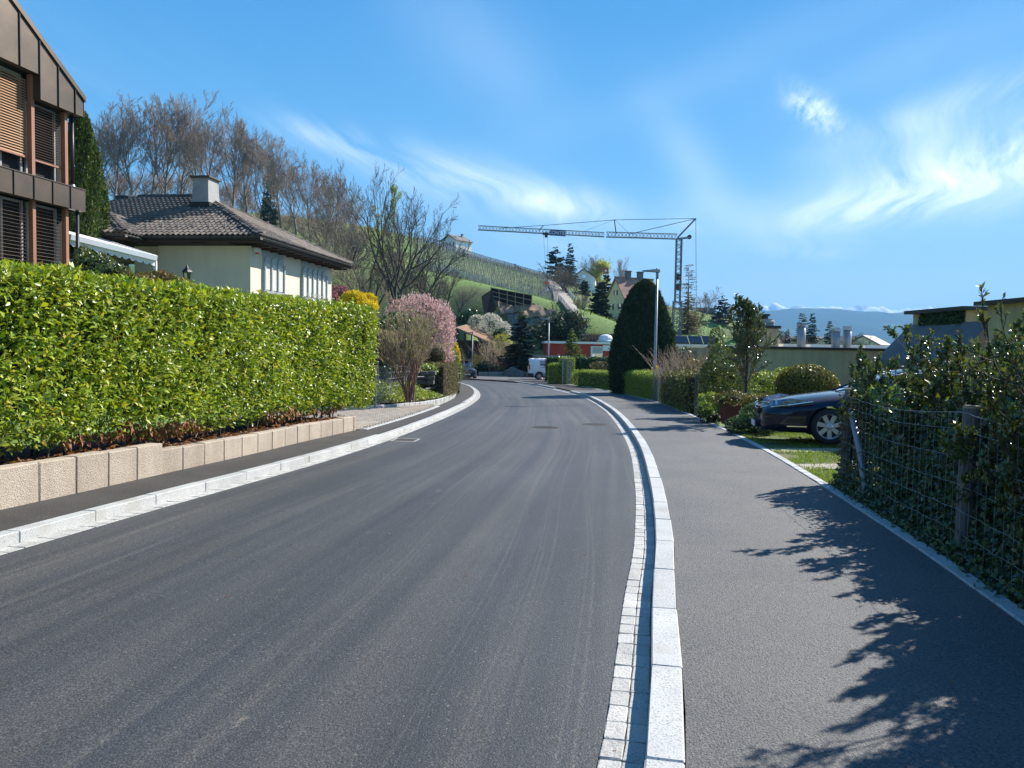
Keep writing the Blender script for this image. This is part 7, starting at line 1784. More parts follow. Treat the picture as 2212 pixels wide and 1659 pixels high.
# ================================================================== STREET LAMPS
def lamp(label, u, vtop, y, H=None, grp='street lamps along the road'):
    top = at(u, vtop, y); z0 = SL * y + KH; H = top.z - z0
    t = thing('street_lamp', label, 'street lamp', (top.x, y, z0), group=grp)
    def c(o, nm, m, **k): ob = o.build(nm, m, None, **k); ob.parent = t; return ob
    c(MB().tube([(0, 0, 0), (0, 0, 1.2), (0, 0, H - .15)], [.075, .07, .042], 14), 'post', 'lamp_grey', smooth=True)
    c(MB().lathe([(.11, 0), (.11, .03), (.08, .05)], n=14), 'base_collar', 'lamp_grey')
    c(MB().tube([(0, 0, H - .3), (0, 0, H - .10), (.01, 0, H + .02)], [.055, .06, .07], 14), 'neck', 'lamp_grey', smooth=True)
    hd = MB(); P = [(.10, -.03), (.10, .09), (.0, .11), (-.18, .09), (-.62, .045), (-.66, .03), (-.62, .015), (-.2, -.015)]
    n = len(P); vs = [(x, yy * (1 if abs(x) < .3 else .8), H + z) for yy in (-.13, .13) for x, z in P]
    hd.add(vs, [tuple(range(n)), tuple(range(2 * n - 1, n - 1, -1))] + [(i, n + i, n + (i + 1) % n, (i + 1) % n) for i in range(n)])
    h_ = c(hd, 'lamp_head', 'lamp_grey', bevel=.015)
    g_ = MB().box((-.36, 0, H + .005), (.40, .18, .02), 0).build('lens', 'lampglass', None); g_.parent = h_
    k_ = MB().lathe([(.04, 0), (.04, .04), (.025, .06), (0, .065)], (-.02, 0, H + .108), 10).build('sensor', 'white', None); k_.parent = h_
    return t
lamp('nearest street lamp, tall and grey, in front of the great dark yew', 1420, 587, 32)
lamp('middle street lamp beside the white van and the dark hedge', 1186, 690, 66)
lamp('farthest street lamp in front of the timber shelter', 1021, 719, 86)
for i, (u, v, vb, y, l) in enumerate([(1189, 590, 610, 190, 'tiny street lamp on the crest left of the hill road'), (1213, 606, 640, 175, 'tiny street lamp at the upper right of the hill road'), (1196, 607, 640, 182, 'tiny street lamp in the upper bend of the hill road')]):
    a, b = at(u, vb, y), at(u, v, y); t = thing('street_lamp', l, 'street lamp', a[:]); MB().tube([a, b], .07, 6).build('post', 'lamp_grey', t); MB().bar(b, b + Vector((-.7, 0, .05)), .2, .1).build('lamp_head', 'lamp_grey', t)

# ================================================================== VEHICLES
def loft(stations, npts):
    """stations: list of closed half-sections [(y,z)...] with x; mirrored."""
    V, F = [], []
    for x, pts in stations:
        full = [(y, z) for y, z in pts] + [(-y, z) for y, z in pts[::-1] if abs(y) > 1e-6]
        V += [(x, y, z) for y, z in full]; n = len(full)
    for i in range(len(stations) - 1):
        for j in range(n): F.append((i * n + j, i * n + (j + 1) % n, (i + 1) * n + (j + 1) % n, (i + 1) * n + j))
    F.append(tuple(range(n))[::-1]); F.append(tuple((len(stations) - 1) * n + j for j in range(n)))
    return V, F
def subsurf(me, lv=2):
    o = bpy.data.objects.new('tmp', me); COL.objects.link(o); md = o.modifiers.new('s', 'SUBSURF'); md.levels = lv; md.render_levels = lv
    dg = bpy.context.evaluated_depsgraph_get(); m2 = bpy.data.meshes.new_from_object(o.evaluated_get(dg)); bpy.data.objects.remove(o)
    m2.polygons.foreach_set('use_smooth', [True] * len(m2.polygons)); return m2
def cut(me, cutters):
    o = bpy.data.objects.new('tmp', me); COL.objects.link(o); cs = []
    for cm in cutters:
        c = bpy.data.objects.new('c', cm); COL.objects.link(c); cs.append(c); md = o.modifiers.new('b', 'BOOLEAN'); md.object = c; md.operation = 'DIFFERENCE'; md.solver = 'EXACT'
    dg = bpy.context.evaluated_depsgraph_get(); m2 = bpy.data.meshes.new_from_object(o.evaluated_get(dg))
    for c in cs + [o]: bpy.data.objects.remove(c)
    return m2
def wheel(t, x, y, r_, side, spokes=10, rim='rim', w=.22):
    """side: -1 when the outer face looks to local -Y."""
    def c(o, nm, m, par=None, **k): ob = o.build(nm, m, None, **k); ob.parent = par or t; return ob
    yo = y
    prof = [(r_ * .68, -w / 2), (r_ * .93, -w / 2), (r_ * .985, -w * .38), (r_, -w * .2), (r_, w * .2), (r_ * .985, w * .38), (r_ * .93, w / 2), (r_ * .68, w / 2)]
    wh = c(MB().lathe(prof, (x, yo, r_), 32, 'Y'), 'wheel', 'rubber', smooth=True)
    f = yo + side * (w / 2 - .015)
    c(MB().lathe([(r_ * .70, side * (w / 2 - .0)), (r_ * .66, side * (w / 2 - .005)), (r_ * .63, side * (w / 2 - .05)), (r_ * .63, 0)], (x, yo, r_), 32, 'Y'), 'rim', rim, wh, smooth=True)
    c(MB().lathe([(0, side * .02), (r_ * .63, side * .02)], (x, yo, r_), 24, 'Y'), 'brake_disc', 'plastic_dk', wh)
    for i in range(spokes):
        a = 2 * math.pi * i / spokes + .2; d = Vector((math.cos(a), 0, math.sin(a))); s_ = Vector((-math.sin(a), 0, math.cos(a))); c0 = Vector((x, f - side * .01, r_))
        w0, w1 = r_ * (.07 if spokes > 7 else .10), r_ * (.055 if spokes > 7 else .13)
        P = [c0 + d * r_ * .12 - s_ * w0, c0 + d * r_ * .12 + s_ * w0, c0 + d * r_ * .67 + s_ * w1, c0 + d * r_ * .67 - s_ * w1]
        c(MB().prism(P, (0, -side, 0), .03), 'spoke', rim, wh, bevel=.004)
    c(MB().lathe([(0, side * .0), (r_ * .17, side * .0), (r_ * .17, side * .02), (r_ * .10, side * .035), (0, side * .036)], (x, f - side * .012, r_), 16, 'Y'), 'hub_cap', rim, wh)
    return wh
def vchild(t):
    def c(o, nm, m, par=None, **k): ob = o.build(nm, m, None, **k); ob.parent = par or t; return ob
    return c
# ---- dark blue fastback, local +X points to the nose, left side = +Y
t = thing('parked_car', 'dark blue fastback car parked on the driveway with its nose at the right pavement', 'car', (0, 0, 0))
c = vchild(t)
def sec(x, zb, wb, zs, ws, zt, wt, cr_=.03):
    return (x, [(0, zt + cr_), (wt * .55, zt + cr_ * .8), (wt, zt), (ws * .97, zs + (zt - zs) * .35), (ws, zs), (ws * .995, zs - (zs - zb) * .45), (wb, zb + .05), (wb * .92, zb), (0, zb)])
st_ = [sec(2.46, .30, .50, .50, .56, .60, .44, .01), sec(2.40, .22, .70, .52, .74, .66, .60, .02), sec(2.22, .19, .84, .56, .87, .735, .68, .03), sec(1.95, .18, .89, .62, .925, .80, .72, .035), sec(1.45, .18, .90, .68, .935, .885, .74, .04), sec(.95, .18, .90, .72, .935, .945, .76, .045),
       sec(.6, .18, .90, .74, .935, .975, .78, .03), sec(0, .18, .91, .76, .935, .955, .84, .0), sec(-1.0, .18, .91, .77, .935, .965, .84, .0), sec(-1.8, .20, .90, .78, .925, .97, .82, .01), sec(-2.25, .26, .84, .78, .88, .95, .74, .02), sec(-2.42, .36, .72, .74, .78, .88, .62, .02)]
V, F = loft(st_, 9); me = bpy.data.meshes.new('body'); me.from_pydata(V, [], F); bm = bmesh.new(); bm.from_mesh(me); bmesh.ops.recalc_face_normals(bm, faces=bm.faces); bm.to_mesh(me); bm.free()
me = subsurf(me, 2)
def arch_cut(x, r_): return MB().lathe([(0, -1.2), (r_, -1.2), (r_, 1.2), (0, 1.2)], (x, 0, .345), 32, 'Y').mesh('c', None)
me = cut(me, [arch_cut(1.24, .385), arch_cut(-1.62, .385)]); me.materials.clear(); me.materials.append(M['car_blue'])
me.polygons.foreach_set('use_smooth', [True] * len(me.polygons)); o = bpy.data.objects.new('body', me); COL.objects.link(o); o.parent = t; body = o
# cabin
cab = [(.98, [(0, .955), (.40, .95), (.66, .94), (.70, .90), (0, .90)]), (.75, [(0, 1.06), (.42, 1.05), (.70, 1.0), (.78, .90), (0, .90)]), (.15, [(0, 1.34), (.42, 1.33), (.62, 1.27), (.84, .92), (0, .90)]), (-.25, [(0, 1.45), (.42, 1.435), (.62, 1.37), (.86, .92), (0, .9)]), (-.75, [(0, 1.465), (.42, 1.45), (.62, 1.385), (.86, .92), (0, .9)]),
       (-1.3, [(0, 1.41), (.42, 1.40), (.6, 1.33), (.84, .93), (0, .9)]), (-1.9, [(0, 1.18), (.4, 1.17), (.55, 1.12), (.76, .95), (0, .9)]), (-2.2, [(0, 1.0), (.36, 1.0), (.5, .98), (.66, .94), (0, .9)])]
V, F = loft(cab, 5); me = bpy.data.meshes.new('windows'); me.from_pydata(V, [], F); me = subsurf(me, 2); me.materials.append(M['carglass']); o = bpy.data.objects.new('windows', me); COL.objects.link(o); o.parent = t
rf = [(x, [(0, z0 + .012), (.42, z1 + .012), (.60, z2 + .015), (.61, z2 - .015), (0, z0 - .03)]) for x, z0, z1, z2 in ((.02, 1.38, 1.37, 1.32), (-.25, 1.45, 1.435, 1.39), (-.75, 1.465, 1.45, 1.405), (-1.25, 1.415, 1.40, 1.355))]
V, F = loft(rf, 5); me = bpy.data.meshes.new('roof'); me.from_pydata(V, [], F); me = subsurf(me, 1); me.materials.append(M['car_blue']); o = bpy.data.objects.new('roof', me); COL.objects.link(o); o.parent = t
for sy in (1, -1):
    c(MB().tube([(.95, sy * .72, .93), (.55, sy * .72, 1.11), (.12, sy * .64, 1.30), (-.1, sy * .62, 1.365)], .026, 8), 'pillar', 'car_blue', smooth=True)
    c(MB().tube([(-.1, sy * .62, 1.375), (-.75, sy * .63, 1.40), (-1.3, sy * .61, 1.35), (-1.9, sy * .58, 1.12)], .018, 8), 'window_trim', 'chrome', smooth=True)
    c(MB().box((-.45, sy * .79, 1.13), (.07, .05, .42)), 'pillar', 'plastic_dk')
    m_ = c(MB().lathe([(0, -.10), (.06, -.09), (.085, 0), (.06, .09), (0, .10)], (.52, sy * 1.02, 1.02), 12, 'X'), 'door_mirror', 'car_blue', smooth=True); c(MB().bar((.5, sy * .84, .97), (.52, sy * .98, .99), .05, .04), 'mirror_arm', 'plastic_dk', m_)
    # headlamp: long swept-back lens
    P = [(2.37, .50, .64), (2.24, .72, .665), (2.0, .87, .715), (1.55, .925, .80), (1.95, .80, .845), (2.24, .56, .775)]
    hl = c(MB().add([(x, sy * y, z + .010) for x, y, z in P] + [(x - .02, sy * (y - .06), z - .06) for x, y, z in P], [(0, 1, 2, 3, 4, 5), (11, 10, 9, 8, 7, 6)] + [(i, 6 + i, 6 + (i + 1) % 6, (i + 1) % 6) for i in range(6)]), 'headlight', 'lampglass')
    c(MB().tube([(x + .006, sy * (y + .006), z + .012) for x, y, z in [P[0], P[1], P[2], P[3]]], .009, 6), 'chrome_line', 'chrome', hl)
    c(MB().lathe([(0, 0), (.075, 0), (.075, .03), (.055, .035), (0, .03)], (2.17, sy * .62, .725), 14, 'X'), 'lens', 'chrome', hl)
    c(MB().box((2.335, sy * .60, .36), (.05, .20, .07), sy * -.45), 'fog_light', 'lampglass', bevel=.01)
    c(MB().lathe([(0, 0), (.055, 0), (.055, .02), (0, .02)], (2.395, sy * .50, .37), 14, 'X'), 'fog_ring', 'plastic_dk')
    c(MB().bar((2.02, sy * .945, .33), (1.66, sy * .95, .335), .02, .022, up=(0, 1, 0)), 'chrome_strip', 'chrome')
    c(MB().bar((.75, sy * .948, .40), (-1.15, sy * .948, .42), .02, .03, up=(0, 1, 0)), 'chrome_strip', 'chrome')
    for x in (.72, -.42, -1.3): c(MB().bar((x, sy * .939, .30), (x + .01, sy * .93, .90), .006, .004, up=(0, 1, 0)), 'door_gap', 'plastic_dk')
    for x in (.12, -.95): c(MB().bar((x, sy * .955, .80), (x + .2, sy * .955, .80), .02, .03, up=(0, 1, 0)), 'door_handle', 'chrome')
    for x in (1.24, -1.62): wheel(t, x, sy * .80, .345, sy, 7)
c(MB().add([(2.475, -.40, .66), (2.475, .40, .66), (2.50, .36, .52), (2.50, -.36, .52), (2.42, -.40, .66), (2.42, .40, .66), (2.42, .36, .5), (2.42, -.36, .5)], [(0, 1, 2, 3), (4, 7, 6, 5), (0, 4, 5, 1), (2, 6, 7, 3), (0, 3, 7, 4), (1, 5, 6, 2)]), 'grille', 'plastic_dk')
for z, dz in ((.60, .0), (.655, .0)):
    c(MB().tube([(2.40, -.52, z + .06), (2.47, -.34, z + .02), (2.495, -.10, z), (2.505, 0, z + .055), (2.495, .10, z), (2.47, .34, z + .02), (2.40, .52, z + .06)], .013, 6), 'chrome_chevron', 'chrome', smooth=True)
for z in (.33, .38, .43): c(MB().bar((2.45, -.40, z), (2.45, .40, z), .02, .014), 'lower_grille_bar', 'plastic_dk')
pl = c(MB().box((2.535, 0, .30), (.02, .52, .11)), 'licence_plate', 'white', bevel=.003); c(MB().box((2.50, 0, .30), (.06, .5, .14)), 'plate_holder', 'plastic_dk')
c(MB().box((2.38, 0, .24), (.16, 1.3, .05)), 'lower_lip', 'plastic_dk', bevel=.02)
c(MB().box((0, 0, .26), (4.3, 1.5, .12)), 'underbody', 'plastic_dk')
c(MB().bar((1.0, -.55, .985), (.75, .1, 1.07), .02, .015), 'wiper', 'plastic_dk'); c(MB().bar((1.0, .1, .985), (.78, .6, 1.04), .02, .015), 'wiper', 'plastic_dk')
yaw = math.atan2(.20, -.98)
# nose (local x = 1.24 wheel) stands at (5.85, 14)
wx, wy = 6.02, 14.35
off_ = Matrix.Rotation(yaw, 3, 'Z') @ Vector((1.24, .90, 0))
t.location = (wx - off_.x, wy - off_.y, SL * wy + KH + .04); t.rotation_euler = (0, 0, yaw)

# ---- oncoming dark SUV
t = thing('oncoming_car', 'dark blue car driving round the bend towards the viewer', 'car', (0, 0, 0)); c = vchild(t)
st_ = [sec(2.30, .32, .56, .55, .64, .80, .52, .01), sec(2.2, .25, .80, .60, .84, .92, .66, .02), sec(1.9, .24, .88, .70, .91, .98, .74, .03), sec(1.2, .24, .90, .80, .925, 1.06, .78, .03), sec(.8, .24, .90, .84, .925, 1.09, .8, .01), sec(-1.0, .24, .9, .86, .925, 1.10, .84, 0), sec(-2.0, .26, .88, .86, .91, 1.10, .82, 0), sec(-2.3, .34, .8, .84, .84, 1.05, .7, 0)]
V, F = loft(st_, 9); me = bpy.data.meshes.new('body'); me.from_pydata(V, [], F); bm = bmesh.new(); bm.from_mesh(me); bmesh.ops.recalc_face_normals(bm, faces=bm.faces); bm.to_mesh(me); bm.free(); me = subsurf(me, 2)
me.materials.append(M['car_black']); o = bpy.data.objects.new('body', me); COL.objects.link(o); o.parent = t
cab = [(1.0, [(0, 1.10), (.5, 1.09), (.74, 1.06), (.78, 1.02), (0, 1.02)]), (.3, [(0, 1.55), (.42, 1.54), (.60, 1.49), (.82, 1.06), (0, 1.02)]), (-.3, [(0, 1.64), (.45, 1.63), (.62, 1.58), (.84, 1.06), (0, 1.0)]), (-1.4, [(0, 1.60), (.45, 1.59), (.60, 1.54), (.82, 1.06), (0, 1.0)]), (-2.1, [(0, 1.25), (.45, 1.25), (.6, 1.2), (.78, 1.06), (0, 1.0)])]
V, F = loft(cab, 5); me = bpy.data.meshes.new('windows'); me.from_pydata(V, [], F); me = subsurf(me, 1); me.materials.append(M['carglass']); o = bpy.data.objects.new('windows', me); COL.objects.link(o); o.parent = t
c(MB().box((-.6, 0, 1.63), (1.7, 1.12, .05)), 'roof', 'car_black', bevel=.02)
for sy in (1, -1):
    c(MB().bar((-.0, sy * .56, 1.67), (-1.4, sy * .56, 1.65), .03, .04), 'roof_rail', 'chrome')
    c(MB().tube([(.98, sy * .76, 1.08), (.3, sy * .62, 1.50), (-.1, sy * .58, 1.60)], .03, 6), 'pillar', 'car_black')
    c(MB().box((2.17, sy * .68, .80), (.16, .30, .16), sy * -.5), 'headlight', 'lampglass', bevel=.03); c(MB().box((2.24, sy * .66, .44), (.06, .24, .06), sy * -.4), 'fog_light', 'chrome', bevel=.01)
    c(MB().box((.72, sy * 1.02, 1.12), (.14, .2, .14)), 'door_mirror', 'car_black', bevel=.03)
    for x in (1.4, -1.35): wheel(t, x, sy * .82, .35, sy, 10)
c(MB().box((2.31, 0, .74), (.04, .86, .20)), 'grille', 'plastic_dk', bevel=.01)
for z in (.68, .74, .80): c(MB().bar((2.34, -.40, z), (2.34, .40, z), .02, .018), 'grille_bar', 'chrome')
c(MB().box((2.33, 0, .50), (.03, .5, .11)), 'licence_plate', 'white'); c(MB().box((2.26, 0, .36), (.1, 1.3, .12)), 'lower_intake', 'plastic_dk')
q = at(999, 825, 69); t.location = (q.x, 70, SL * 70 + .0); t.rotation_euler = (0, 0, R(-90) + R(13))

# ---- white delivery van, local +X = nose; its right side (-Y) faces us
t = thing('white_van', 'white delivery van with a roof ladder and RONNER lettering parked behind the dark hedge', 'van', (0, 0, 0)); c = vchild(t)
def vsec(x, zt, w=.93, zb=.28, wt=.80): return (x, [(0, zt + .03), (wt * .7, zt + .02), (wt, zt - .06), (w * .97, zt - .55), (w, 1.0), (w, .62), (w * .98, zb + .06), (w * .9, zb), (0, zb)])
st_ = [vsec(-2.48, 1.80, .88, .34, .76), vsec(-2.44, 1.86, .92), vsec(-2.0, 1.90), vsec(0, 1.91), vsec(.9, 1.88), vsec(1.35, 1.66, .93, .28, .74), (1.8, [(0, 1.28), (.5, 1.26), (.76, 1.2), (.90, 1.05), (.93, .9), (.93, .62), (.91, .34), (.84, .28), (0, .28)]), (2.4, [(0, 1.08), (.5, 1.06), (.74, 1.0), (.86, .86), (.90, .75), (.9, .6), (.88, .36), (.8, .3), (0, .3)]), (2.56, [(0, .9), (.4, .88), (.6, .84), (.72, .74), (.76, .66), (.76, .56), (.72, .4), (.66, .34), (0, .34)])]
V, F = loft(st_, 9); me = bpy.data.meshes.new('body'); me.from_pydata(V, [], F); bm = bmesh.new(); bm.from_mesh(me); bmesh.ops.recalc_face_normals(bm, faces=bm.faces); bm.to_mesh(me); bm.free(); me = subsurf(me, 1)
def ac(x, r_): return MB().lathe([(0, -1.2), (r_, -1.2), (r_, 1.2), (0, 1.2)], (x, 0, .34), 28, 'Y').mesh('c', None)
me = cut(me, [ac(-1.55, .40), ac(1.65, .40)]); me.materials.clear(); me.materials.append(M['white']); o = bpy.data.objects.new('body', me); COL.objects.link(o); o.parent = t
for sy in (1, -1):
    c(MB().box((1.0, sy * .90, 1.38), (.95, .03, .42)), 'window', 'carglass', bevel=.02); c(MB().box((1.45, sy * .92, 1.1), (.16, .2, .2)), 'door_mirror', 'plastic_dk', bevel=.03)
    c(MB().box((-2.43, sy * .86, 1.12), (.10, .16, .42)), 'tail_light', 'red_paint', bevel=.02)
    c(MB().bar((-1.45, sy * .945, 1.13), (-.25, sy * .945, 1.13), .02, .035, up=(0, 1, 0)), 'door_rail', 'plastic_dk')
    for x in (-.28, .48, -2.1): c(MB().bar((x, sy * .938, .42), (x, sy * .915, 1.66), .008, .010, up=(0, 1, 0)), 'door_gap', 'plastic_dk')
    c(MB().box((-.18, sy * .945, .95), (.16, .03, .05)), 'door_handle', 'plastic_dk')
    for x in (-1.55, 1.65): wheel(t, x, sy * .80, .34, sy, 10)
c(MB().box((-2.30, 0, .44), (.50, 1.90, .30)), 'bumper', 'plastic_dk', bevel=.04); c(MB().box((-2.49, 0, 1.45), (.03, 1.3, .5)), 'rear_window', 'carglass', bevel=.02)
c(MB().box((0, 0, .3), (4.6, 1.5, .15)), 'underbody', 'plastic_dk')
lad = MB()
for yy in (-.62, -.25): lad.bar((-2.1, yy, 2.12), (1.2, yy, 2.12), .03, .09)
for i in range(11): lad.bar((-2.0 + i * .31, -.62, 2.12), (-2.0 + i * .31, -.25, 2.12), .03, .03)
c(lad, 'ladder', 'metal')
for x in (-1.7, -.5, .7): c(MB().bar((x, -.75, 2.02), (x, .75, 2.02), .05, .05), 'roof_rack_bar', 'metal_dk'); c(MB().bar((x, -.74, 1.88), (x, -.74, 2.03), .05, .05), 'rack_foot', 'metal_dk')
for body_, z_, m_, sz in (('RONNER', 1.50, 'ink_red', .25), ('0800 50 60', 1.29, 'ink_blue', .20)):
    cu = bpy.data.curves.new('lettering', 'FONT'); cu.body = body_; cu.size = sz * 1.12; cu.extrude = .004; cu.offset = .006; cu.materials.append(M[m_])
    o = bpy.data.objects.new('lettering', text_mesh(cu)); COL.objects.link(o); o.parent = t; o.location = (-1.50, -.915 if z_ > 1.4 else -.935, z_); o.rotation_euler = (R(84), 0, 0)
q = at(1141, 822, 68.5); t.location = (q.x + 2.46, 68.6, SL * 68.6 + KH - .01); t.rotation_euler = (0, 0, R(3))
# cones
def cone(label, u, y, tip=False):
    q = at(u, 825, y); t = thing('traffic_cone', label, 'traffic cone', (q.x, y, SL * y + KH)); c = vchild(t)
    c(MB().box((0, 0, .02), (.38, .38, .04)), 'base', 'orange', bevel=.01)
    if tip: [setattr(ch, 'rotation_euler', (0, 0, .4)) for ch in t.children]
    c(MB().lathe([(.14, .04), (.105, .24)], n=16), 'cone_lower', 'orange', smooth=True); c(MB().lathe([(.105, .24), (.075, .42)], n=16), 'white_band', 'white', smooth=True); c(MB().lathe([(.075, .42), (.03, .66), (0, .67)], n=16), 'cone_tip', 'orange', smooth=True)
    return t
cone('upright orange traffic cone in front of the dark hedge end', 1181, 64.5)
cn = cone('orange traffic cone lying low beside the rear wheel of the white van', 1169.5, 66.5); cn.scale = (1.1, 1.1, .45)

# ================================================================== RIGHT SIDE: FENCE, HEDGES, PLANTS
GAPZ = lambda y: SL * y + KH
# beds
strip('right_bed', offset(RE, .13)[: 24], offset(RE, 3.6)[: 24], lambda x, y: SL * y + KH - .015 + .02 * math.sin(x * 8 + y * 5), 'soil', kind='structure')
strip('parking_lawn', offset(RE, .13)[22: 50], offset(RE, 9.0)[22: 50], lambda x, y: SL * y + KH - .01, 'lawn', kind='structure')
C = []
for i in range(26000):
    y = rng.uniform(9.2, 18); x = xat(RE, y) + .14 + (rng.random() ** 1.3) * 4.5
    if 11.15 < y - .2 * (x - 4) < 11.75 or 13.3 < y - .2 * (x - 4) < 13.9: 
        if rng.random() < .85: continue
    if math.sin(x * 3.1 + y) * math.cos(y * 2.3 - x) > .45: continue
    C.append((x, y, GAPZ(y) - .01))
C = np.array(C); leaves('grass', C, unit(rng.normal(size=(len(C), 3)) * [.5, .5, .2] + np.array([0, 0, .8])), rdir(len(C)), rng.uniform(.03, .075, len(C)), .012, 'grass', simple=True, kind='stuff')
for k_, (ya, yb) in enumerate(((11.1, 11.7), (13.25, 13.85))):
    x0 = xat(RE, ya) + .14
    put('parking_strip', MB().add([(x0, ya, GAPZ(ya) + .003), (x0 + 6, ya + 1.2, GAPZ(ya + 1.2) + .003), (x0 + 6, yb + 1.2, GAPZ(yb + 1.2) + .003), (x0 + .1, yb, GAPZ(yb) + .003)], [(0, 1, 2, 3)]).mesh('parking_strip', 'paver', recalc=False), kind='structure')

# woven wire fence
fx = lambda y: xat(RE, y) + .25
t = thing('wire_fence', 'sagging woven wire fence with weathered round posts along the right pavement', 'fence', (fx(9.41), 9.41, GAPZ(9.41)))
yp = [9.45, 5.98, 2.5, -.8]
for i, y in enumerate(yp):
    x = fx(y); h = 1.24 if i == 0 else 1.22
    MB().tube([(x, y, GAPZ(y) - .2), (x + .01, y + .02, GAPZ(y) + .6), (x + .03, y + .03, GAPZ(y) + h)], [.066, .064, .06], 12).build('post', 'post_wood', t, smooth=False)
    MB().lathe([(0, .004), (.062, .0), (.062, -.02)], (x + .03, y + .03, GAPZ(y) + h), 12).build('post_top', 'plank', t)
a = Vector((fx(9.45) + .0, 9.40, GAPZ(9.4) + 1.02)); b = Vector((fx(8.45) - .02, 8.46, GAPZ(8.4) - .05))
MB().tube([a, a.lerp(b, .5) + Vector((.02, 0, .03)), b], .036, 10).build('brace_pole', 'lamp_grey', t, smooth=True)
for i in range(len(yp) - 1):
    n = 24; hs = [.06, .22, .40, .60, .82, 1.04, 1.17]
    for j, h in enumerate(hs):
        pts2 = []
        for k in range(n + 1):
            f = k / n; y = yp[i] + (yp[i + 1] - yp[i]) * f; pts2.append(Vector((fx(y) - .07 + .012 * math.sin(k * 2.1 + j), y, GAPZ(y) + h - .07 * math.sin(math.pi * f) * (h / 1.2) + .006 * math.sin(k * 3.14))))
        MB().tube(pts2, .0015 if 0 < j < 6 else .0022, 4, False).build('wire', 'metal', t)
    mbx = MB()
    for k in range(int(abs(yp[i + 1] - yp[i]) / .15)):
        f = (k + .5) / (abs(yp[i + 1] - yp[i]) / .15); y = yp[i] + (yp[i + 1] - yp[i]) * f; sg = .07 * math.sin(math.pi * f)
        mbx.tube([(fx(y) - .07, y, GAPZ(y) + .05), (fx(y) - .065, y + .01, GAPZ(y) + .6 - sg * .5), (fx(y) - .07, y, GAPZ(y) + 1.17 - sg)], .0012, 4, False)
    mbx.build('stay_wires', 'metal', t)

# hedge-like evergreen bushes behind the fence
def evergreen(label, x, y, H, rad, seed, leafm='laurel_r', L=.085, nst=6, per=7, twig='bark', lean=(0, 0), zf=None, dens=1.0, nchild=(8, 6, 5), spread=.75, start=.18, lenf=(.62, .55, .5), name='evergreen_shrub', extra=None):
    th, tn, tips = grow(seed, H * .82, .032, 3, list(nchild), list(lenf), up=.14, spread=spread, wob=.15, start=start, segs=6, rmin=.0042, nstems=nst, top=.75, rf=.55)
    sc_ = rad / (H * .75)
    tp = np.array([q[0] for q in tips]); td = np.array([q[1] for q in tips])
    C = np.repeat(tp, per, 0); T = np.repeat(td, per, 0); a_ = rng.uniform(0, 6.283, len(C)); pr = unit(np.cross(T, rdir(len(C))))
    C = C - T * rng.uniform(0, .09, (len(C), 1)); D = unit(T * .5 + pr * .8 + np.array([0, 0, .15])); N = unit(T + rdir(len(C)) * .5)
    keep = rng.random(len(C)) < dens
    lf = leafmesh('foliage', C[keep], D[keep], N[keep], rng.uniform(.6, 1.2, keep.sum()) * L, L * .46, leafm, False, .14, .12)
    z = (GAPZ(y) if zf is None else zf)
    t = plant(name, label, 'shrub' if name != 'magnolia' else 'tree', (x, y, z - .03), [('stems', segmesh('stems', th, twig, 6)), ('twigs', segmesh('twigs', tn, twig, 3)), ('foliage', lf)], seed * 1.0, (sc_, sc_, 1.0))
    return t
evs = [(8.9, .8, 1.5, .9, 'glossy evergreen shrub directly behind the braced fence post'), (8.3, 1.9, 1.72, 1.0, 'tall glossy evergreen shrub behind the far half of the first fence panel'), (7.6, .75, 1.7, 1.0, 'leafy shrub crowding the middle of the first fence panel'), (7.2, 1.9, 1.8, 1.1, 'tall shrub standing behind the middle of the first fence panel'), (6.6, .75, 1.75, 1.0, 'leafy evergreen shrub left of the second round fence post'),
       (6.3, 1.9, 1.78, 1.2, 'dense evergreen shrub behind the second round fence post'), (5.6, .75, 1.68, 1.0, 'evergreen shrub just right of the second fence post'), (5.1, 1.8, 1.65, 1.1, 'tall evergreen shrub at the right picture edge behind the fence'), (4.5, .7, 1.7, 1.0, 'evergreen shrub leaning on the fence at the picture edge'),
       (4.9, .2, 1.92, .6, 'upright sprouts of evergreen leaning over the fence at the right edge'), (4.0, .15, 2.3, .95, 'leafy shrub overhanging the pavement just outside the right edge'),
       (5.0, .38, 1.82, .85, 'tall sprouting shrub at the fence just beyond the right picture edge'), (4.25, .35, 2.15, .85, 'overhanging shrub at the fence just outside the right picture edge'),
       (3.8, .7, 2.15, 1.25, 'evergreen shrub overhanging the near end of the right pavement'), (3.0, .8, 2.4, 1.35, 'large evergreen shrub whose leaf shadows reach across the near pavement'), (2.2, .6, 2.3, 1.3, 'evergreen shrub beyond the near right corner'), (1.5, 1.3, 2.5, 1.4, 'large evergreen shrub beside the viewer, just out of frame'), (.7, 1.0, 2.4, 1.3, 'evergreen shrub behind the viewer on the right'),
       (10.1, 2.4, 1.45, .7, 'leafy evergreen shrub against the windscreen of the dark blue car')]
for i, (y, dx, H, rad, l) in enumerate(evs):
    evergreen(l, fx(y) + dx, y, H, rad, 300 + i, per=13 if y > 4.45 else 5, nst=9 if y > 4.45 else 5, L=.06)
evergreen('small bushy evergreen tree between the dark blue car and the first fence post', at(1872, 852, 10.3).x, 10.3, 2.05, .80, 330, nst=2, nchild=(10, 6, 5), start=.35, per=7)
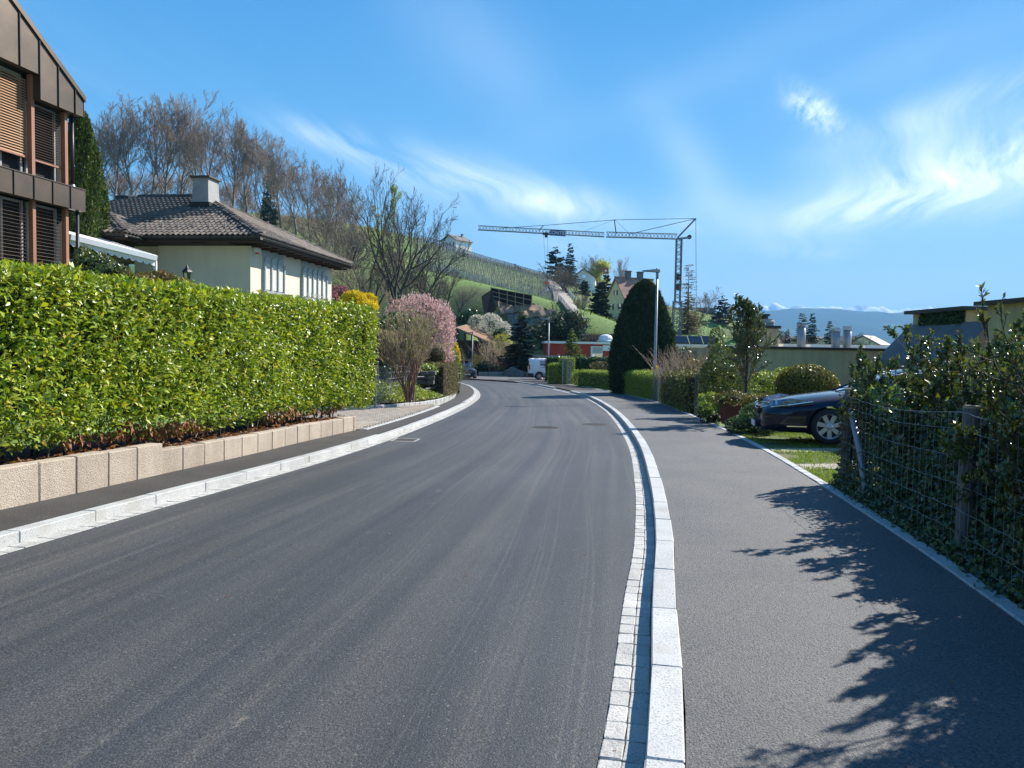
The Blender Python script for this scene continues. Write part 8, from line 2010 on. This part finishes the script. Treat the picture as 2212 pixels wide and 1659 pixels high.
# tangled stems and ivy wall along the fence
seg = []
for i in range(1500):
    y = rng.uniform(1.0, 9.6); x = fx(y) + rng.uniform(.0, 1.1) ** 1.2; z = GAPZ(y) + rng.uniform(0.02, 1.25); d = Vector((rng.normal() * .3, rng.normal() * .8, rng.normal() * .45)); L_ = rng.uniform(.10, .30)
    p = Vector((x, y, z)); m_ = p + d * L_ * .5 + Vector(rng.normal(size=3) * .04); e = p + d * L_ + Vector(rng.normal(size=3) * .05); r_ = rng.uniform(.002, .006) * (1.8 if rng.random() < .04 else 1); seg += [(p, m_, r_, r_), (m_, e, r_, r_ * .6)]
tg = thing('ivy_hedge', 'dark tangled ivy covered hedge growing through the wire fence', 'hedge', (fx(6) + .4, 6, GAPZ(6)))
put('stems', segmesh('stems', seg, 'twig_grey', 4), tg, kind='stuff')
n = 40000; y = rng.uniform(-.5, 9.7, n); hgt = rng.random(n) ** 1.35 * 1.25; x = np.array([fx(q) for q in y]) + .06 + .05 * rng.normal(size=n) + .30 * rng.random(n) ** 2 + .28 * hgt * rng.random(n)
x -= .16 * np.clip(1 - hgt / .5, 0, 1)
C = np.stack([x, y, SL * y + KH + hgt], 1); N = unit(np.tile([-1.0, .1, .35], (n, 1)) + rng.normal(size=(n, 3)) * .5)
leaves('foliage', C, unit(rng.normal(size=(n, 3)) * .7 + np.array([-.2, 0, -.5])), N, rng.uniform(.025, .06, n), .04, 'ivy', tg, fold=.1, kind='stuff')
n = 5200; y = rng.uniform(2, 9.6, n); hgt = .35 + rng.random(n) * .95; x = np.array([fx(q) for q in y]) + .25 + rng.random(n) * .6
C = np.stack([x, y, SL * y + KH + hgt], 1); leaves('bright_foliage', C, rdir(n, .3), rdir(n, .8), rng.uniform(.04, .08, n), .045, 'hedge_lt', tg, fold=.12, kind='stuff')
mb = MB()
for k in range(40):
    y = -.5 + k * .25; mb.box((fx(y) + .75, y, GAPZ(y) + .5), (.5 + .15 * math.sin(k), .28, .95 + .12 * math.sin(k * 2.3)))
mb.build('inner_twigs', 'inner', tg)  # dark boxes added behind the ivy to shut out light
# ivy creeping round the first post
C = []
for i in range(900):
    a_ = rng.uniform(0, 6.28); z = rng.random() * 1.15; r_ = .09 + .06 * rng.random(); C.append((fx(9.45) + r_ * math.cos(a_) + .05, 9.45 + r_ * math.sin(a_), GAPZ(9.45) + z))
C = np.array(C); leaves('creeper', C, rdir(len(C), -.3), rdir(len(C)), .05, .03, 'hedge_brown', tg, kind='stuff')
# large single leaves in front of the fence hedge
big = [leafmesh('leaf', np.zeros((1, 3)), np.array([[1, 0, 0]]), np.array([[0, 0, 1]]), [.085], [.05], 'laurel_r', False, .14, .15, rnd=np.array([q])) for q in (.1, .4, .7, .95)]
for i in range(200):
    y = rng.uniform(4.4, 7.6); h_ = rng.uniform(.9, 1.55); x = fx(y) + .12 + .5 * (h_ - .9) * rng.random() + .15 * rng.random()
    put('leaf', big[i % 4], tg, frame_mat((x, y, GAPZ(y) + h_), rdir(1, .2)[0], rdir(1, 1.2)[0]))
shrub_w('clipped_round_shrub', 'round clipped green and ochre shrub behind the bonnet of the dark blue car', 'shrub', [rb_(1742, 835, 19.5, 62, 45)], 'box_leaf', dens=2600, L=.055, W=.035, k=.88)
# sparse evergreen magnolia tree
th, tn, tips = grow(5, 2.9, .055, 4, [30, 7, 5, 3], [.62, .45, .45, .5], up=.16, spread=.95, wob=.06, start=.14, segs=7, rmin=.0075, top=.25, rf=.36)
tp = np.array([q[0] for q in tips]); td = np.array([q[1] for q in tips]); per = 2
C = np.repeat(tp, per, 0); T = np.repeat(td, per, 0); pr = unit(np.cross(T, rdir(len(C)))); D = unit(T * .7 + pr * .8)
lf = leafmesh('foliage', C - T * rng.uniform(0, .10, (len(C), 1)), D, unit(T + rdir(len(C)) * .5), rng.uniform(.045, .085, len(C)), .032, 'mag_leaf', False, .12, .1)
place_at('evergreen_tree', 'sparse open evergreen tree with shiny small leaves in front of the ochre house', 'tree', 1612, 655, 872, 20, [('trunk', segmesh('trunk', th, 'bark', 7)), ('branches', segmesh('branches', tn, 'twig_grey', 3)), ('foliage', lf)], 2.95, .6, wide=1.0)
shrub_w('holly_bush', 'tall dark green bush left of the sparse evergreen tree', 'shrub', [rb_(1558, 790, 22.5, 28, 46), rb_(1540, 820, 22, 30, 40), rb_(1580, 820, 21.5, 30, 40), rb_(1548, 735, 23, 14, 26)], 'mag_leaf', dens=560, L=.085, W=.045, simple=False, k=.25)
shrub_w('variegated_bush', 'yellow-green leafy bush below the ochre wall right of the evergreen tree', 'shrub', [rb_(1655, 830, 21, 42, 24), rb_(1690, 820, 21.5, 22, 24)], 'ground_cover', dens=600, L=.09, W=.05, k=.4)
shrub_w('dark_shrub', 'rounded dark green shrub between the yew and the white flat building', 'shrub', [rb_(1478, 775, 36, 22, 22)], 'hedge_dk', dens=300, L=.1, W=.06, k=.8)
shrub_w('reddish_shrub', 'twiggy shrub with reddish young leaves in front of the white flat building', 'shrub', [rb_(1500, 795, 27, 30, 20), rb_(1525, 785, 27, 20, 16)], 'photinia', dens=200, L=.07, W=.03, k=.15)
seg = []
for i in range(420):
    p = at(rng.uniform(1425, 1530), 830, rng.uniform(27, 31)); d = Vector((rng.normal() * .35, rng.normal() * .2, 1)); L_ = rng.uniform(.5, 1.5); seg.append((p, p + d * L_ * .6, .008, .006)); seg.append((p + d * L_ * .6, p + d * L_ + Vector(rng.normal(size=3) * .12), .006, .003))
put('twig_thicket', segmesh('twig_thicket', seg, 'twig_tan', 3), kind='stuff')
shrub_w('yellow_flower_shrub', 'small yellow blossom cluster behind the near street lamp post', 'shrub', [rb_(1416, 800, 34, 8, 9)], 'forsythia', dens=900, L=.06, W=.04, k=.5)
hp = [Vector((xat(RE, y_) + .50, y_)) for y_ in (29.6, 27.0, 24.2)]
clipped_hedge('brown_fence_hedge', 'rough brown clipped hedge behind the thin posts along the right pavement', hp, .8, lambda x, y: SL * y + .08, 1.22, 1100, .065, .035, 'hedge_brown', jit=.06, cat='hedge')
C, Nn = hedge_points(hp, .95, lambda x, y: SL * y + .10, 1.2, 170); leaves('hedge_creeper', C, rdir(len(C), .3), Nn, .07, .05, 'ground_cover', simple=True, kind='stuff')
t = thing('garden_gate', 'grey pipe and wire garden gate between the light hedge and the brown hedge', 'gate', (xat(RE, 31) + .2, 31, GAPZ(31)))
for y_ in (32.2, 31.0, 30.4):
    x = xat(RE, y_) + .22; MB().tube([(x, y_, GAPZ(y_)), (x, y_, GAPZ(y_) + 1.36)], .045, 8).build('post', 'metal', t)
mbx = MB()
for i in range(9): y_ = 32.15 - i * .135; x = xat(RE, y_) + .22; mbx.tube([(x, y_, GAPZ(y_) + .08), (x, y_, GAPZ(y_) + 1.3)], .007, 4)
for h in (.08, .4, .7, 1.0, 1.3): mbx.tube([(xat(RE, 32.1) + .22, 32.1, GAPZ(32) + h), (xat(RE, 31.0) + .22, 31.0, GAPZ(31) + h)], .012, 4)
mbx.build('wire_panel', 'metal', t)
t = thing('post_row', 'row of thin grey posts in front of the rough brown hedge', 'fence', (xat(RE, 26) + .15, 26, GAPZ(26)))
for y_ in (28.2, 22.6): x = xat(RE, y_) + .14; MB().tube([(x, y_, GAPZ(y_) - .1), (x, y_, GAPZ(y_) + 1.25)], .05, 9).build('post', 'post_wood', t)
# potted plants
q = at(1582, 905, 19.4); t = thing('red_pot', 'square dark red planter holding a red-leaved bush beside the parked car', 'plant pot', (q.x, 19.4, GAPZ(19.4)))
z0 = GAPZ(19.4)
MB().add([(q.x + sx * k, 19.4 + sy * k, z) for z, k in ((z0, .22), (z0 + .52, .27)) for sx, sy in ((-1, -1), (1, -1), (1, 1), (-1, 1))], [(0, 3, 2, 1), (4, 5, 6, 7), (0, 1, 5, 4), (1, 2, 6, 5), (2, 3, 7, 6), (3, 0, 4, 7)]).build('pot', 'terracotta', t, bevel=.015)
shrub_w('red_bush', 'bush with reddish bronze leaves growing in the dark red planter', 'shrub', [rb_(1582, 862, 19.4, 36, 17), rb_(1560, 868, 19.3, 16, 12)], 'photinia', zbase=z0 + .5, dens=900, L=.055, W=.028, k=.5)
shrub_w('yellow_bush', 'yellow-green broad-leaved bush left of the dark red planter', 'shrub', [rb_(1535, 865, 20.5, 26, 14), rb_(1522, 885, 20, 14, 16)], 'ground_cover', dens=700, L=.09, W=.05, k=.55)
shrub_w('dark_fern', 'dark low foliage at the foot of the planter and the fence post', 'shrub', [rb_(1540, 900, 20, 30, 14)], 'hedge_dk', dens=500, L=.10, W=.03, k=.6)
C0 = at(1632, 905, 16.9); jb_ = [((C0.x, 16.9, GAPZ(16.9) + .22), (.42, .40, .24)), ((C0.x - .35, 16.8, GAPZ(16.9) + .18), (.30, .3, .16)), ((C0.x + .25, 17.3, GAPZ(16.9) + .38), (.42, .4, .26))]
shrub_w('juniper', 'low spreading blue-green juniper in front of the car bonnet', 'shrub', jb_, 'juniper', dens=1500, L=.085, W=.02, out=1.0, k=.6)
shrub_w('clipped_box', 'low brownish clipped shrub behind the bonnet of the dark blue car', 'shrub', [rb_(1655, 865, 19, 46, 14)], 'box_leaf', dens=1200, L=.05, W=.03, k=.8)
shrub_w('garden_screen', 'broad dark evergreen mass behind the fence shrubs at the right edge', 'shrub', [((fx(7) + 3.2, 7.5, .75), (1.2, 2.4, .95)), ((fx(4) + 3.0, 4.2, .85), (1.3, 2.2, 1.05)), ((fx(9) + 2.7, 10.0, .6), (1.0, 1.2, .8))], 'laurel_r', dens=300, L=.09, W=.045, simple=False, k=.8)
